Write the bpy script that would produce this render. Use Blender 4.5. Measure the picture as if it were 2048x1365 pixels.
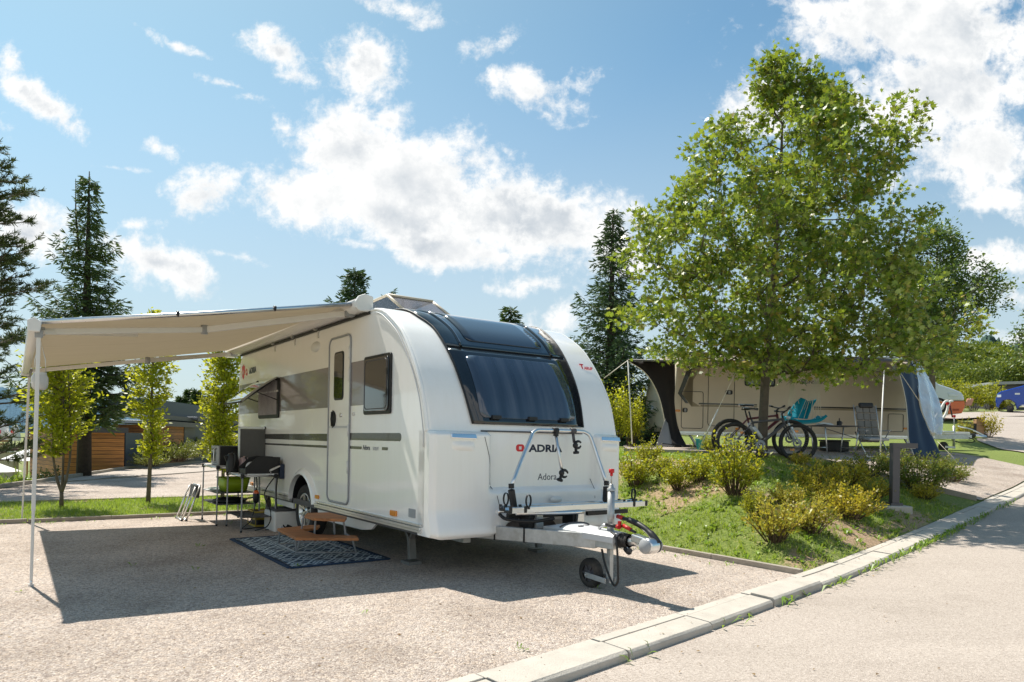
import bpy, bmesh, math, random
import numpy as np
from mathutils import Vector, Matrix, noise
R_=math.radians
for o in list(bpy.data.objects): bpy.data.objects.remove(o)
scene=bpy.context.scene
col=scene.collection
# ---------------------------------------------------------------- camera
F_PX=1395.; ROLL=math.atan(.0176); EYE=1.27; YC=881.6
cs,sn=math.cos(ROLL),math.sin(ROLL)
cam=bpy.data.cameras.new('camera'); cam_o=bpy.data.objects.new('camera',cam); col.objects.link(cam_o)
cam.sensor_width=36; cam.lens=36*F_PX/2048; cam.shift_y=(YC-682.5)/2048
cam.clip_start=.05; cam.clip_end=9000
cam_o.matrix_world=Matrix(((cs,-sn,0,0),(0,0,-1,0),(sn,cs,0,EYE),(0,0,0,1)))
scene.camera=cam_o
# site frame: the near caravan stands square to its pitch
ORG=Vector((-1.42,7.1,0)); ANG=math.atan2(.5817,.8135)
RX=Vector((math.cos(ANG),math.sin(ANG),0)); BX=Vector((-math.sin(ANG),math.cos(ANG),0))
# ---------------------------------------------------------------- sun and sky
sun_v=(-.2*RX+1.34*BX+Vector((0,0,2.12))).normalized()
SUN_EL=math.asin(sun_v.z)
sl=bpy.data.lights.new('sun','SUN'); sl.energy=4.9; sl.angle=R_(.5); sl.color=(1,.94,.84)
so=bpy.data.objects.new('sun',sl); col.objects.link(so)
so.rotation_euler=sun_v.to_track_quat('Z','Y').to_euler(); so.location=(0,0,30)
scene.view_settings.view_transform='Standard'; scene.view_settings.look='None'
scene.view_settings.gamma=1; scene.view_settings.exposure=.57
scene.cycles.max_bounces=8; scene.cycles.transparent_max_bounces=8
def px_ray(x,y):
    u=x-1024; v=YC-y
    return Vector(((u*cs-v*sn)/F_PX,1,(u*sn+v*cs)/F_PX))
world=bpy.data.worlds.new('World'); scene.world=world; world.use_nodes=True
def build_world():
    nt=world.node_tree; nt.nodes.clear(); N=nt.nodes.new; L=nt.links.new
    out=N('ShaderNodeOutputWorld'); bg=N('ShaderNodeBackground'); bg.inputs[1].default_value=.15
    L(bg.outputs[0],out.inputs[0])
    sky=N('ShaderNodeTexSky'); sky.sky_type='NISHITA'; sky.sun_disc=False
    sky.sun_elevation=SUN_EL; sky.sun_rotation=math.atan2(sun_v.x,sun_v.y)
    sky.air_density=1.0; sky.dust_density=.7; sky.ozone_density=1.2; sky.altitude=600
    tc=N('ShaderNodeTexCoord')
    nrm=N('ShaderNodeVectorMath'); nrm.operation='NORMALIZE'; L(tc.outputs['Generated'],nrm.inputs[0])
    sp=N('ShaderNodeSeparateXYZ'); L(nrm.outputs[0],sp.inputs[0])
    def M(op,a,b=None,c=None,clamp=False):
        n=N('ShaderNodeMath'); n.operation=op; n.use_clamp=clamp
        for i,q in enumerate((a,b,c)):
            if q is None: continue
            if isinstance(q,(int,float)): n.inputs[i].default_value=q
            else: L(q,n.inputs[i])
        return n.outputs[0]
    ay=M('MAXIMUM',M('ABSOLUTE',sp.outputs[1]),.12)
    u=M('DIVIDE',sp.outputs[0],ay); v=M('DIVIDE',sp.outputs[2],ay)
    cb=N('ShaderNodeCombineXYZ'); L(u,cb.inputs[0]); L(v,cb.inputs[1])
    p=cb.outputs[0]
    def noise_tex(vec,scale,detail,rough,dist=0.):
        n=N('ShaderNodeTexNoise'); n.inputs['Scale'].default_value=scale; n.inputs['Detail'].default_value=detail
        n.inputs['Roughness'].default_value=rough; n.inputs['Distortion'].default_value=dist; L(vec,n.inputs['Vector']); return n
    wn=noise_tex(p,5.,3,.5)
    sub=N('ShaderNodeVectorMath'); sub.operation='SUBTRACT'; L(wn.outputs['Color'],sub.inputs[0]); sub.inputs[1].default_value=(.5,.5,.5)
    sc=N('ShaderNodeVectorMath'); sc.operation='SCALE'; L(sub.outputs[0],sc.inputs[0]); sc.inputs['Scale'].default_value=.07
    ad=N('ShaderNodeVectorMath'); ad.operation='ADD'; L(p,ad.inputs[0]); L(sc.outputs[0],ad.inputs[1])
    pw=ad.outputs[0]
    # clouds: (centre x, centre y, radius, radius, tilt) as seen when standing here
    C=[(690,290,120,105,-10),(640,400,160,80,5),(830,370,190,105,8),(1010,430,240,95,12),(1130,440,150,75,18),(960,510,120,38,10),
       (760,430,220,75,10),(890,500,180,50,8),
       (745,125,75,85,-20),(560,95,100,36,32),(610,150,50,25,20),(430,395,62,50,-20),(470,350,26,18,0),(565,255,32,22,20),(780,235,60,35,0),
       (1050,185,92,45,15),(990,70,58,32,-30),(1175,150,42,20,-20),(1090,230,60,18,10),
       (1860,50,330,110,0),(1870,190,230,110,-8),(1960,320,160,95,0),(1510,215,90,52,-25),(1880,360,110,30,-5),(2010,405,100,38,0),
       (80,195,105,30,32),(15,120,40,18,20),(60,450,110,60,0),(300,530,150,48,22),(350,570,100,25,18),(270,462,50,12,0),
       (1075,575,88,26,0),(1010,590,40,12,0),(1125,645,70,40,-30),(1240,510,60,50,0),
       (1990,530,80,30,0),(2015,595,55,30,0),(2030,680,40,20,0),(318,285,30,16,20),(495,200,45,12,15),(790,10,80,22,5),
       (350,80,60,9,20),(450,165,40,9,20),(470,520,60,10,5),(230,330,50,7,10),(700,500,50,10,10),
       (300,-120,200,70,0),(900,-200,240,80,0),(1500,-160,150,60,0),(-150,250,120,60,0),(2300,200,200,120,0)]
    cur=None
    for (cx,cy,rx,ry,tilt) in C:
        r=px_ray(cx,cy)
        m=N('ShaderNodeMapping'); m.vector_type='TEXTURE'; L(pw,m.inputs[0])
        m.inputs['Location'].default_value=(r.x,r.z,0); m.inputs['Rotation'].default_value=(0,0,-R_(tilt))
        m.inputs['Scale'].default_value=(1.12*rx/F_PX,1.12*ry/F_PX,1)
        ln=N('ShaderNodeVectorMath'); ln.operation='LENGTH'; L(m.outputs[0],ln.inputs[0])
        k=max(.34,min(1.,(rx*ry)**.5/95))       # small clouds are thin and ragged
        e=M('MULTIPLY_ADD',ln.outputs['Value'],-k,k*.96)
        cur=e if cur is None else M('MAXIMUM',cur,e)
    base=M('MAXIMUM',cur,-1.2)
    n1=noise_tex(p,9.,12,.64,.1); nf=noise_tex(p,38.,8,.68,.2); n2=noise_tex(pw,4.2,6,.55)
    field=M('ADD',M('MULTIPLY',base,.85),M('MULTIPLY',M('SUBTRACT',n1.outputs[0],.5),1.9))
    field=M('ADD',field,M('MULTIPLY',M('SUBTRACT',nf.outputs[0],.5),.95))
    field=M('ADD',field,M('MULTIPLY_ADD',M('LESS_THAN',sp.outputs[1],0.),.60,.02))   # unseen extra cloud added behind the camera to brighten the caravan front
    mr=N('ShaderNodeMapRange'); mr.interpolation_type='SMOOTHSTEP'; L(field,mr.inputs[0]); mr.inputs[1].default_value=-.06; mr.inputs[2].default_value=.44
    # a second sample of the billows, offset away from the sun, shades the clouds' undersides
    off=N('ShaderNodeVectorMath'); off.operation='ADD'; L(p,off.inputs[0]); off.inputs[1].default_value=(-.02,.035,0)
    n3=noise_tex(off.outputs[0],9.,9,.64,.1)
    relief=M('MULTIPLY',M('SUBTRACT',n3.outputs[0],n1.outputs[0]),2.0)
    core=N('ShaderNodeMapRange'); core.interpolation_type='SMOOTHSTEP'; L(field,core.inputs[0]); core.inputs[1].default_value=.28; core.inputs[2].default_value=.85
    g=M('MULTIPLY',core.outputs[0],M('ADD',M('MULTIPLY',n2.outputs[0],4.2),-1.35,clamp=True))
    g=M('ADD',g,relief,clamp=True)
    cc=N('ShaderNodeMix'); cc.data_type='RGBA'; L(g,cc.inputs['Factor'])
    cc.inputs['A'].default_value=(4.75,4.75,4.7,1); cc.inputs['B'].default_value=(2.8,3.05,3.3,1)
    # thin milky air near the horizon
    hz=N('ShaderNodeMapRange'); hz.interpolation_type='SMOOTHSTEP'; L(v,hz.inputs[0]); hz.inputs[1].default_value=.62; hz.inputs[2].default_value=0.; hz.inputs[3].default_value=0; hz.inputs[4].default_value=.85
    hs=N('ShaderNodeHueSaturation'); hs.inputs['Saturation'].default_value=1.0; hs.inputs['Value'].default_value=.93; L(sky.outputs[0],hs.inputs['Color'])
    sd_=N('ShaderNodeVectorMath'); sd_.operation='DOT_PRODUCT'; L(nrm.outputs[0],sd_.inputs[0]); sd_.inputs[1].default_value=tuple(sun_v)
    ss_=N('ShaderNodeMapRange'); L(sd_.outputs['Value'],ss_.inputs[0]); ss_.inputs[1].default_value=.66; ss_.inputs[2].default_value=.92; ss_.inputs[3].default_value=1.; ss_.inputs[4].default_value=.72; L(ss_.outputs[0],hs.inputs['Saturation'])
    hm=N('ShaderNodeMix'); hm.data_type='RGBA'; L(hz.outputs[0],hm.inputs['Factor']); tn=N('ShaderNodeMix'); tn.data_type='RGBA'; tn.blend_type='MULTIPLY'; tn.inputs['Factor'].default_value=1; L(hs.outputs[0],tn.inputs['A']); tn.inputs['B'].default_value=(.62,.79,.72,1); L(tn.outputs['Result'],hm.inputs['A']); hm.inputs['B'].default_value=(2.75,3.08,3.3,1)
    mx=N('ShaderNodeMix'); mx.data_type='RGBA'; L(mr.outputs[0],mx.inputs['Factor']); L(hm.outputs['Result'],mx.inputs['A']); L(cc.outputs['Result'],mx.inputs['B'])
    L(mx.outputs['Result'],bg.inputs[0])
    world.cycles.sampling_method='MANUAL'; world.cycles.sample_map_resolution=512
build_world()
# ---------------------------------------------------------------- helpers
rnd=random.Random(7)
def tag(o,label=None,cat=None,group=None,kind=None):
    if label: o['label']=label
    if cat: o['category']=cat
    if group: o['group']=group
    if kind: o['kind']=kind
    return o
def thing(name,label,cat,loc=(0,0,0),rotz=0,group=None,scale=None):
    o=bpy.data.objects.new(name,None); col.objects.link(o); o.location=loc; o.rotation_euler=(0,0,rotz)
    o.empty_display_size=.2
    if scale: o.scale=(scale,)*3 if isinstance(scale,(int,float)) else scale
    return tag(o,label,cat,group)
def copy_tree(o,parent=None):
    c=o.copy(); col.objects.link(c); c.parent=parent
    for ch in [x for x in list(bpy.data.objects) if x.parent==o]: copy_tree(ch,c)
    return c
class MB:
    def __init__(s): s.v=[]; s.f=[]; s.sm=[]; s.mi=[]; s.m=0; s.T=None
    def add(s,vs,fs,smooth=False):
        b=len(s.v)
        if s.T is not None: vs=[s.T@Vector(q) for q in vs]
        s.v.extend([tuple(q) for q in vs])
        for f in fs: s.f.append([b+i for i in f]); s.sm.append(smooth); s.mi.append(s.m)
        return s
    def box(s,c,d,rz=0,M=None):
        x,y,z=d[0]/2,d[1]/2,d[2]/2
        vs=[Vector((a*x,b*y,e*z)) for e in(-1,1) for b in(-1,1) for a in(-1,1)]
        m=M if M is not None else Matrix.Rotation(rz,4,'Z')
        vs=[m@q+Vector(c) for q in vs]
        return s.add(vs,[(0,2,3,1),(4,5,7,6),(0,1,5,4),(2,6,7,3),(0,4,6,2),(1,3,7,5)])
    def bx(s,x0,x1,y0,y1,z0,z1): return s.box(((x0+x1)/2,(y0+y1)/2,(z0+z1)/2),(abs(x1-x0),abs(y1-y0),abs(z1-z0)))
    def bar(s,p0,p1,w,h,up=(0,0,1)):
        p0=Vector(p0);p1=Vector(p1); d=p1-p0; l=d.length; d.normalize(); u=Vector(up); sd=d.cross(u)
        if sd.length<1e-4: sd=d.cross(Vector((1,0,0)))
        sd.normalize(); u=sd.cross(d)
        M=Matrix((sd,d,u)).transposed().to_4x4()
        return s.box((p0+p1)/2,(w,l,h),M=M)
    def tube(s,pts,r,n=8,closed=False,caps=True):
        pts=[Vector(q) for q in pts]; k=len(pts); rs=r if isinstance(r,(list,tuple)) else [r]*k
        vs=[];fs=[]; ref=None
        for i,p in enumerate(pts):
            a=pts[i-1] if (i>0 or closed) else p; b=pts[(i+1)%k] if (i<k-1 or closed) else p
            t=(b-a)
            if t.length<1e-9: t=Vector((0,0,1))
            t.normalize()
            if ref is None:
                ref=Vector((0,0,1)) if abs(t.z)<.9 else Vector((1,0,0))
            sd=t.cross(ref); 
            if sd.length<1e-5: sd=t.cross(Vector((.3,.8,.1)))
            sd.normalize(); up=sd.cross(t).normalized(); ref=up
            for j in range(n):
                q=2*math.pi*j/n; vs.append(p+sd*math.cos(q)*rs[i]+up*math.sin(q)*rs[i])
        m=k if closed else k-1
        for i in range(m):
            a=i*n;b=((i+1)%k)*n
            for j in range(n): fs.append((a+j,a+(j+1)%n,b+(j+1)%n,b+j))
        s.add(vs,fs,True)
        if caps and not closed:
            b=len(s.v)-len(vs)
            s.f.append([b+j for j in range(n)][::-1]);s.sm.append(False);s.mi.append(s.m)
            s.f.append([b+(k-1)*n+j for j in range(n)]);s.sm.append(False);s.mi.append(s.m)
        return s
    def cyl(s,p0,p1,r0,r1=None,n=12): return s.tube([p0,p1],[r0,r0 if r1 is None else r1],n)
    def lathe(s,prof,n=24,T=None,smooth=True):
        vs=[];fs=[]
        for (r,z) in prof:
            for j in range(n):
                q=2*math.pi*j/n; w=Vector((r*math.cos(q),r*math.sin(q),z)); vs.append(T@w if T is not None else w)
        for i in range(len(prof)-1):
            for j in range(n): fs.append((i*n+j,i*n+(j+1)%n,(i+1)*n+(j+1)%n,(i+1)*n+j))
        return s.add(vs,fs,smooth)
    def prism(s,poly,a,b,axis='x',smooth=False):
        def mk(t,p):
            return {'x':(t,p[0],p[1]),'y':(p[0],t,p[1]),'z':(p[0],p[1],t)}[axis]
        n=len(poly); vs=[mk(a,p) for p in poly]+[mk(b,p) for p in poly]
        s.add(vs,[tuple(range(n))[::-1],tuple(range(n,2*n))]); 
        base=len(s.v)-2*n
        for i in range(n):
            j=(i+1)%n; s.f.append([base+i,base+j,base+n+j,base+n+i]); s.sm.append(smooth); s.mi.append(s.m)
        return s
    def grid(s,fn,nu,nv,smooth=True,flip=False):
        vs=[fn(i/nu,j/nv) for j in range(nv+1) for i in range(nu+1)]
        w=nu+1; fs=[]
        for j in range(nv):
            for i in range(nu):
                q=(j*w+i,j*w+i+1,(j+1)*w+i+1,(j+1)*w+i); fs.append(q[::-1] if flip else q)
        return s.add(vs,fs,smooth)
    def sphere(s,c,r,n=12,m=8,sc=(1,1,1)):
        c=Vector(c)
        def fn(u,v):
            a=u*2*math.pi;b=(v-.5)*math.pi
            return c+Vector((r*sc[0]*math.cos(a)*math.cos(b),r*sc[1]*math.sin(a)*math.cos(b),r*sc[2]*math.sin(b)))
        return s.grid(fn,n,m)
    def build(s,name,mats,parent=None,bevel=0,subsurf=0,label=None,solid=0,fixn=True):
        me=bpy.data.meshes.new(name); me.from_pydata(s.v,[],s.f)
        if not isinstance(mats,(list,tuple)): mats=[mats]
        for m in mats: me.materials.append(m)
        me.polygons.foreach_set('use_smooth',s.sm); me.polygons.foreach_set('material_index',s.mi); me.update()
        if fixn:
            bm=bmesh.new(); bm.from_mesh(me); bmesh.ops.recalc_face_normals(bm,faces=bm.faces); bm.to_mesh(me); bm.free()
        o=bpy.data.objects.new(name,me); col.objects.link(o)
        if parent is not None: o.parent=parent
        if solid:
            md=o.modifiers.new('solid','SOLIDIFY'); md.thickness=solid; md.offset=0
        if bevel:
            md=o.modifiers.new('bevel','BEVEL'); md.width=bevel; md.segments=2; md.limit_method='ANGLE'; md.angle_limit=R_(40)
        if subsurf:
            md=o.modifiers.new('sub','SUBSURF'); md.levels=subsurf; md.render_levels=subsurf
        if label: o['label']=label
        return o
def np_mesh(name,V,k,mat,parent=None,smooth=False):
    V=np.asarray(V,dtype=np.float32).reshape(-1,3); nf=len(V)//k
    me=bpy.data.meshes.new(name); me.vertices.add(len(V)); me.vertices.foreach_set('co',V.ravel())
    me.loops.add(len(V)); me.loops.foreach_set('vertex_index',np.arange(len(V),dtype=np.int32))
    me.polygons.add(nf); me.polygons.foreach_set('loop_start',np.arange(0,len(V),k,dtype=np.int32))
    me.polygons.foreach_set('loop_total',np.full(nf,k,dtype=np.int32))
    me.update(calc_edges=True); me.validate()
    me.materials.append(mat)
    o=bpy.data.objects.new(name,me); col.objects.link(o)
    if parent is not None: o.parent=parent
    return o
def arc(cx,cy,r,a0,a1,n=6): return [(cx+r*math.cos(R_(a0+(a1-a0)*i/n)),cy+r*math.sin(R_(a0+(a1-a0)*i/n))) for i in range(n+1)]
def rrect(x0,x1,y0,y1,r,n=5):
    return arc(x1-r,y0+r,r,-90,0,n)+arc(x1-r,y1-r,r,0,90,n)+arc(x0+r,y1-r,r,90,180,n)+arc(x0+r,y0+r,r,180,270,n)
def smooth_path(pts,k=6):
    P=[Vector(p) for p in pts]; out=[]
    for i in range(len(P)-1):
        a=P[i-1] if i>0 else P[i]*2-P[i+1]; b=P[i];c=P[i+1];d=P[i+2] if i+2<len(P) else P[i+1]*2-P[i]
        for j in range(k):
            t=j/k
            out.append(.5*((2*b)+(c-a)*t+(2*a-5*b+4*c-d)*t*t+(-a+3*b-3*c+d)*t**3))
    out.append(P[-1]); return out
def sstep(a,b,x):
    t=max(0,min(1,(x-a)/(b-a))) if b!=a else float(x>a); return t*t*(3-2*t)
def interp(tab,x): return float(np.interp(x,[a for a,b in tab],[b for a,b in tab]))
_font_cache={}
def text_mesh(name,body,size,mat,parent,M,thick=.002,bold=0.,xs=1.,shear=0.):
    cu=bpy.data.curves.new(name,'FONT'); cu.body=body; cu.size=size; cu.extrude=thick; cu.offset=bold; cu.shear=shear
    cu.resolution_u=3
    o=bpy.data.objects.new(name+'_c',cu); col.objects.link(o)
    dg=bpy.context.evaluated_depsgraph_get(); dg.update()
    me=bpy.data.meshes.new_from_object(o.evaluated_get(dg)); me.name=name
    bpy.data.objects.remove(o); bpy.data.curves.remove(cu)
    me.transform(M@Matrix.Diagonal((xs,1,1,1))); me.materials.clear(); me.materials.append(mat)
    t=bpy.data.objects.new(name,me); col.objects.link(t); t.parent=parent; return t
def axes(o,x,y):
    x=Vector(x).normalized();y=Vector(y).normalized();z=x.cross(y)
    m=Matrix((x,y,z)).transposed().to_4x4(); m.translation=Vector(o); return m
# ---------------------------------------------------------------- materials
def nm(name):
    m=bpy.data.materials.new(name); m.use_nodes=True; nt=m.node_tree
    return m,nt,nt.nodes['Principled BSDF'],nt.nodes.new,nt.links.new
def mat(name,c,rough=.5,metal=0,coat=0,var=0.,vs=8.,bump=0.,bs=60.,spec=.5,trans=0,ior=1.45,dirt=None,dirts=3.,sheen=0,emit=0):
    m,nt,b,N,L=nm(name)
    b.inputs['Base Color'].default_value=(*c,1); b.inputs['Roughness'].default_value=rough; b.inputs['Metallic'].default_value=metal
    b.inputs['Coat Weight'].default_value=coat; b.inputs['Coat Roughness'].default_value=.04; b.inputs['Specular IOR Level'].default_value=spec
    b.inputs['Transmission Weight'].default_value=trans; b.inputs['IOR'].default_value=ior
    tc=N('ShaderNodeTexCoord')
    cur=None
    if var or dirt:
        n=N('ShaderNodeTexNoise'); n.inputs['Scale'].default_value=vs; n.inputs['Detail'].default_value=6; n.inputs['Roughness'].default_value=.65; L(tc.outputs['Object'],n.inputs['Vector'])
        mr=N('ShaderNodeMapRange'); L(n.outputs[0],mr.inputs[0]); mr.inputs[1].default_value=.25;mr.inputs[2].default_value=.75; mr.inputs[3].default_value=1-var; mr.inputs[4].default_value=1+var*.6
        mx=N('ShaderNodeVectorMath'); mx.operation='SCALE'; mx.inputs[0].default_value=c; L(mr.outputs[0],mx.inputs['Scale']); cur=mx.outputs[0]
        if dirt:
            n2=N('ShaderNodeTexNoise'); n2.inputs['Scale'].default_value=dirts; n2.inputs['Detail'].default_value=8; n2.inputs['Roughness'].default_value=.7; L(tc.outputs['Object'],n2.inputs['Vector'])
            r2=N('ShaderNodeMapRange'); r2.interpolation_type='SMOOTHSTEP'; L(n2.outputs[0],r2.inputs[0]); r2.inputs[1].default_value=.5; r2.inputs[2].default_value=.75; r2.inputs[4].default_value=.7
            m2=N('ShaderNodeMix'); m2.data_type='RGBA'; L(r2.outputs[0],m2.inputs['Factor']); L(cur,m2.inputs['A']); m2.inputs['B'].default_value=(*dirt,1); cur=m2.outputs['Result']
        L(cur,b.inputs['Base Color'])
        r3=N('ShaderNodeMapRange'); L(n.outputs[0],r3.inputs[0]); r3.inputs[3].default_value=max(0,rough-.06); r3.inputs[4].default_value=min(1,rough+.1); L(r3.outputs[0],b.inputs['Roughness'])
    if bump:
        n=N('ShaderNodeTexNoise'); n.inputs['Scale'].default_value=bs; n.inputs['Detail'].default_value=4; L(tc.outputs['Object'],n.inputs['Vector'])
        bp=N('ShaderNodeBump'); bp.inputs['Strength'].default_value=1; bp.inputs['Distance'].default_value=bump; L(n.outputs[0],bp.inputs['Height']); L(bp.outputs[0],b.inputs['Normal'])
    if emit: b.inputs['Emission Color'].default_value=(*c,1); b.inputs['Emission Strength'].default_value=emit
    return m
def ramp(nt,fac,stops):
    r=nt.nodes.new('ShaderNodeValToRGB'); e=r.color_ramp.elements
    while len(e)<len(stops): e.new(.5)
    for i,(p,c) in enumerate(stops): e[i].position=p; e[i].color=(*c,1)
    nt.links.new(fac,r.inputs[0]); return r.outputs[0]
def leafmat(name,cols,trans=.35,tc=(.30,.42,.03),rough=.45,spec=.45):
    m,nt,b,N,L=nm(name)
    g=N('ShaderNodeNewGeometry')
    k=len(cols); c=ramp(nt,g.outputs['Random Per Island'],[(i/max(1,k-1),q) for i,q in enumerate(cols)])
    tcn=N('ShaderNodeTexCoord'); n=N('ShaderNodeTexNoise'); n.inputs['Scale'].default_value=1.4; n.inputs['Detail'].default_value=2; L(tcn.outputs['Object'],n.inputs['Vector'])
    hs=N('ShaderNodeHueSaturation'); mr=N('ShaderNodeMapRange'); L(n.outputs[0],mr.inputs[0]); mr.inputs[1].default_value=.3; mr.inputs[2].default_value=.7; mr.inputs[3].default_value=.75; mr.inputs[4].default_value=1.3
    L(mr.outputs[0],hs.inputs['Value']); L(c,hs.inputs['Color'])
    L(hs.outputs[0],b.inputs['Base Color']); b.inputs['Roughness'].default_value=rough; b.inputs['Specular IOR Level'].default_value=spec
    t=N('ShaderNodeBsdfTranslucent'); t.inputs[0].default_value=(*tc,1)
    mx=N('ShaderNodeMixShader'); mx.inputs[0].default_value=trans; L(b.outputs[0],mx.inputs[1]); L(t.outputs[0],mx.inputs[2])
    L(mx.outputs[0],nt.nodes['Material Output'].inputs[0]); return m
M={}
M['white']=mat('gloss_white_panel',(.89,.875,.84),.18,coat=.6,var=.015,vs=2)
def panel_white():
    m,nt,b,N,L=nm('gloss_white_panel'); tc=N('ShaderNodeTexCoord'); mp=N('ShaderNodeMapping'); mp.inputs['Scale'].default_value=(7,7,.55); L(tc.outputs['Object'],mp.inputs[0])
    n=N('ShaderNodeTexNoise'); n.inputs['Scale'].default_value=2; n.inputs['Detail'].default_value=8; n.inputs['Roughness'].default_value=.7; L(mp.outputs[0],n.inputs['Vector'])
    c=ramp(nt,n.outputs[0],[(.2,(.855,.84,.80)),(.48,(.888,.873,.84)),(.7,(.90,.89,.865))]); L(c,b.inputs['Base Color'])
    r=N('ShaderNodeMapRange'); L(n.outputs[0],r.inputs[0]); r.inputs[3].default_value=.34; r.inputs[4].default_value=.14; L(r.outputs[0],b.inputs['Roughness'])
    b.inputs['Coat Weight'].default_value=.6; b.inputs['Coat Roughness'].default_value=.05
    n2=N('ShaderNodeTexNoise'); n2.inputs['Scale'].default_value=1.6; n2.inputs['Detail'].default_value=2; L(tc.outputs['Object'],n2.inputs['Vector']); bp=N('ShaderNodeBump'); bp.inputs['Distance'].default_value=.004; L(n2.outputs[0],bp.inputs['Height']); L(bp.outputs[0],b.inputs['Normal']); L(bp.outputs[0],b.inputs['Coat Normal'])
    return m
M['white']=panel_white()
M['offwhite']=mat('white_plastic',(.72,.71,.68),.4,var=.05,vs=6)
M['cream']=mat('cream_panel',(.68,.575,.44),.35,var=.04,vs=3)
M['trim']=mat('aluminium_trim',(.72,.72,.72),.3,metal=.9,var=.05)
M['alu']=mat('brushed_aluminium',(.75,.75,.75),.28,metal=1,var=.08,vs=20)
M['galv']=mat('galvanised_steel',(.50,.51,.51),.45,metal=.75,var=.25,vs=14,dirt=(.30,.28,.24),dirts=5)
M['chrome']=mat('chrome',(.85,.85,.85),.04,metal=1)
M['black']=mat('black_plastic',(.016,.016,.017),.45,var=.2)
M['rubber']=mat('rubber',(.028,.027,.026),.8,var=.3,vs=12,dirt=(.12,.10,.08))
M['blackgloss']=mat('black_gloss',(.009,.013,.018),.05,coat=1)
M['navygloss']=mat('dark_front_panel',(.014,.03,.048),.06,coat=1)
M['greyband']=mat('grey_band_film',(.24,.215,.215),.2,coat=.5)
M['darkband']=mat('dark_band_film',(.055,.052,.048),.25,coat=.4)
M['amber']=mat('amber_lens',(.75,.26,.03),.2,coat=.5)
M['red']=mat('red_plastic',(.55,.015,.02),.35)
M['redfilm']=mat('red_film',(.62,.02,.03),.3)
M['navyfilm']=mat('navy_film',(.01,.018,.045),.3)
M['grey']=mat('grey_plastic',(.33,.34,.35),.5,var=.08)
M['lightgrey']=mat('light_grey_plastic',(.52,.53,.54),.45,var=.06)
M['darkgrey']=mat('dark_grey_metal',(.075,.072,.078),.5,var=.1)
M['lime']=mat('lime_plastic',(.28,.40,.012),.4)
M['teal']=mat('teal_plastic',(.0,.20,.18),.4)
M['greenmetal']=mat('dark_green_metal',(.006,.05,.035),.4)
M['rope']=mat('cotton_rope',(.66,.60,.48),.9)
M['turq']=mat('turquoise_cloth',(.0,.25,.36),.85,var=.15,vs=20)
M['orange']=mat('orange_paint',(.70,.13,.02),.25,coat=.6)
M['silver']=mat('silver_paint',(.55,.60,.64),.25,coat=.6)
M['blue']=mat('blue_car_paint',(.004,.045,.36),.2,coat=1)
M['brown_panel']=mat('tan_film',(.34,.27,.17),.4)
M['handle_red']=mat('red_handle',(.45,.02,.015),.4)
M['concrete']=mat('cast_concrete',(.50,.455,.395),.85,var=.16,vs=5,bump=.004,bs=90,dirt=(.36,.32,.27),dirts=2.2)
M['edging']=mat('concrete_edging',(.33,.29,.24),.9,var=.25,vs=9,bump=.003,bs=70)
M['stucco']=mat('beige_render',(.44,.37,.28),.9,var=.08)
def wood_mat(name,c,board=0,axis='Z',scale=1.):
    m,nt,b,N,L=nm(name); tc=N('ShaderNodeTexCoord')
    mp=N('ShaderNodeMapping'); mp.inputs['Scale'].default_value={'Z':(2,2,30),'X':(2,30,30)}[axis]; L(tc.outputs['Object'],mp.inputs[0])
    n=N('ShaderNodeTexNoise'); n.inputs['Scale'].default_value=scale; n.inputs['Detail'].default_value=6; L(mp.outputs[0],n.inputs['Vector'])
    d=[q*.62 for q in c]; l=[min(1,q*1.2) for q in c]
    cc=ramp(nt,n.outputs[0],[(.3,d),(.7,l)])
    if board:
        sp=N('ShaderNodeSeparateXYZ'); L(tc.outputs['Object'],sp.inputs[0])
        dv=N('ShaderNodeMath'); dv.operation='DIVIDE'; L(sp.outputs[2],dv.inputs[0]); dv.inputs[1].default_value=board
        fr=N('ShaderNodeMath'); fr.operation='FRACT'; L(dv.outputs[0],fr.inputs[0])
        fl=N('ShaderNodeMath'); fl.operation='FLOOR'; L(dv.outputs[0],fl.inputs[0])
        wn=N('ShaderNodeTexWhiteNoise'); wn.noise_dimensions='1D'; L(fl.outputs[0],wn.inputs['W'])
        gr=N('ShaderNodeMath'); gr.operation='LESS_THAN'; L(fr.outputs[0],gr.inputs[0]); gr.inputs[1].default_value=.09
        hv=N('ShaderNodeHueSaturation'); mr=N('ShaderNodeMapRange'); L(wn.outputs[0],mr.inputs[0]); mr.inputs[3].default_value=.75; mr.inputs[4].default_value=1.15; L(mr.outputs[0],hv.inputs['Value']); L(cc,hv.inputs['Color'])
        mx=N('ShaderNodeMix'); mx.data_type='RGBA'; L(gr.outputs[0],mx.inputs['Factor']); L(hv.outputs[0],mx.inputs['A']); mx.inputs['B'].default_value=(.04,.02,.01,1)
        cc=mx.outputs['Result']
        bp=N('ShaderNodeBump'); bp.invert=True; bp.inputs['Distance'].default_value=.01; L(gr.outputs[0],bp.inputs['Height']); L(bp.outputs[0],b.inputs['Normal'])
    L(cc,b.inputs['Base Color']); b.inputs['Roughness'].default_value=.6
    return m
M['cladding']=wood_mat('larch_cladding',(.48,.19,.045),board=.135)
M['benchwood']=wood_mat('oiled_bench_wood',(.42,.16,.05),axis='X')
M['fencewood']=wood_mat('fence_wood',(.46,.26,.13))
M['bark']=mat('bark',(.13,.105,.08),.9,var=.4,vs=10,bump=.01,bs=35)
M['sprucebark']=mat('spruce_bark',(.06,.045,.035),.95,var=.4,vs=12,bump=.02,bs=20)
M['twig']=mat('twig_bark',(.10,.065,.04),.9,var=.3)
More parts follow.
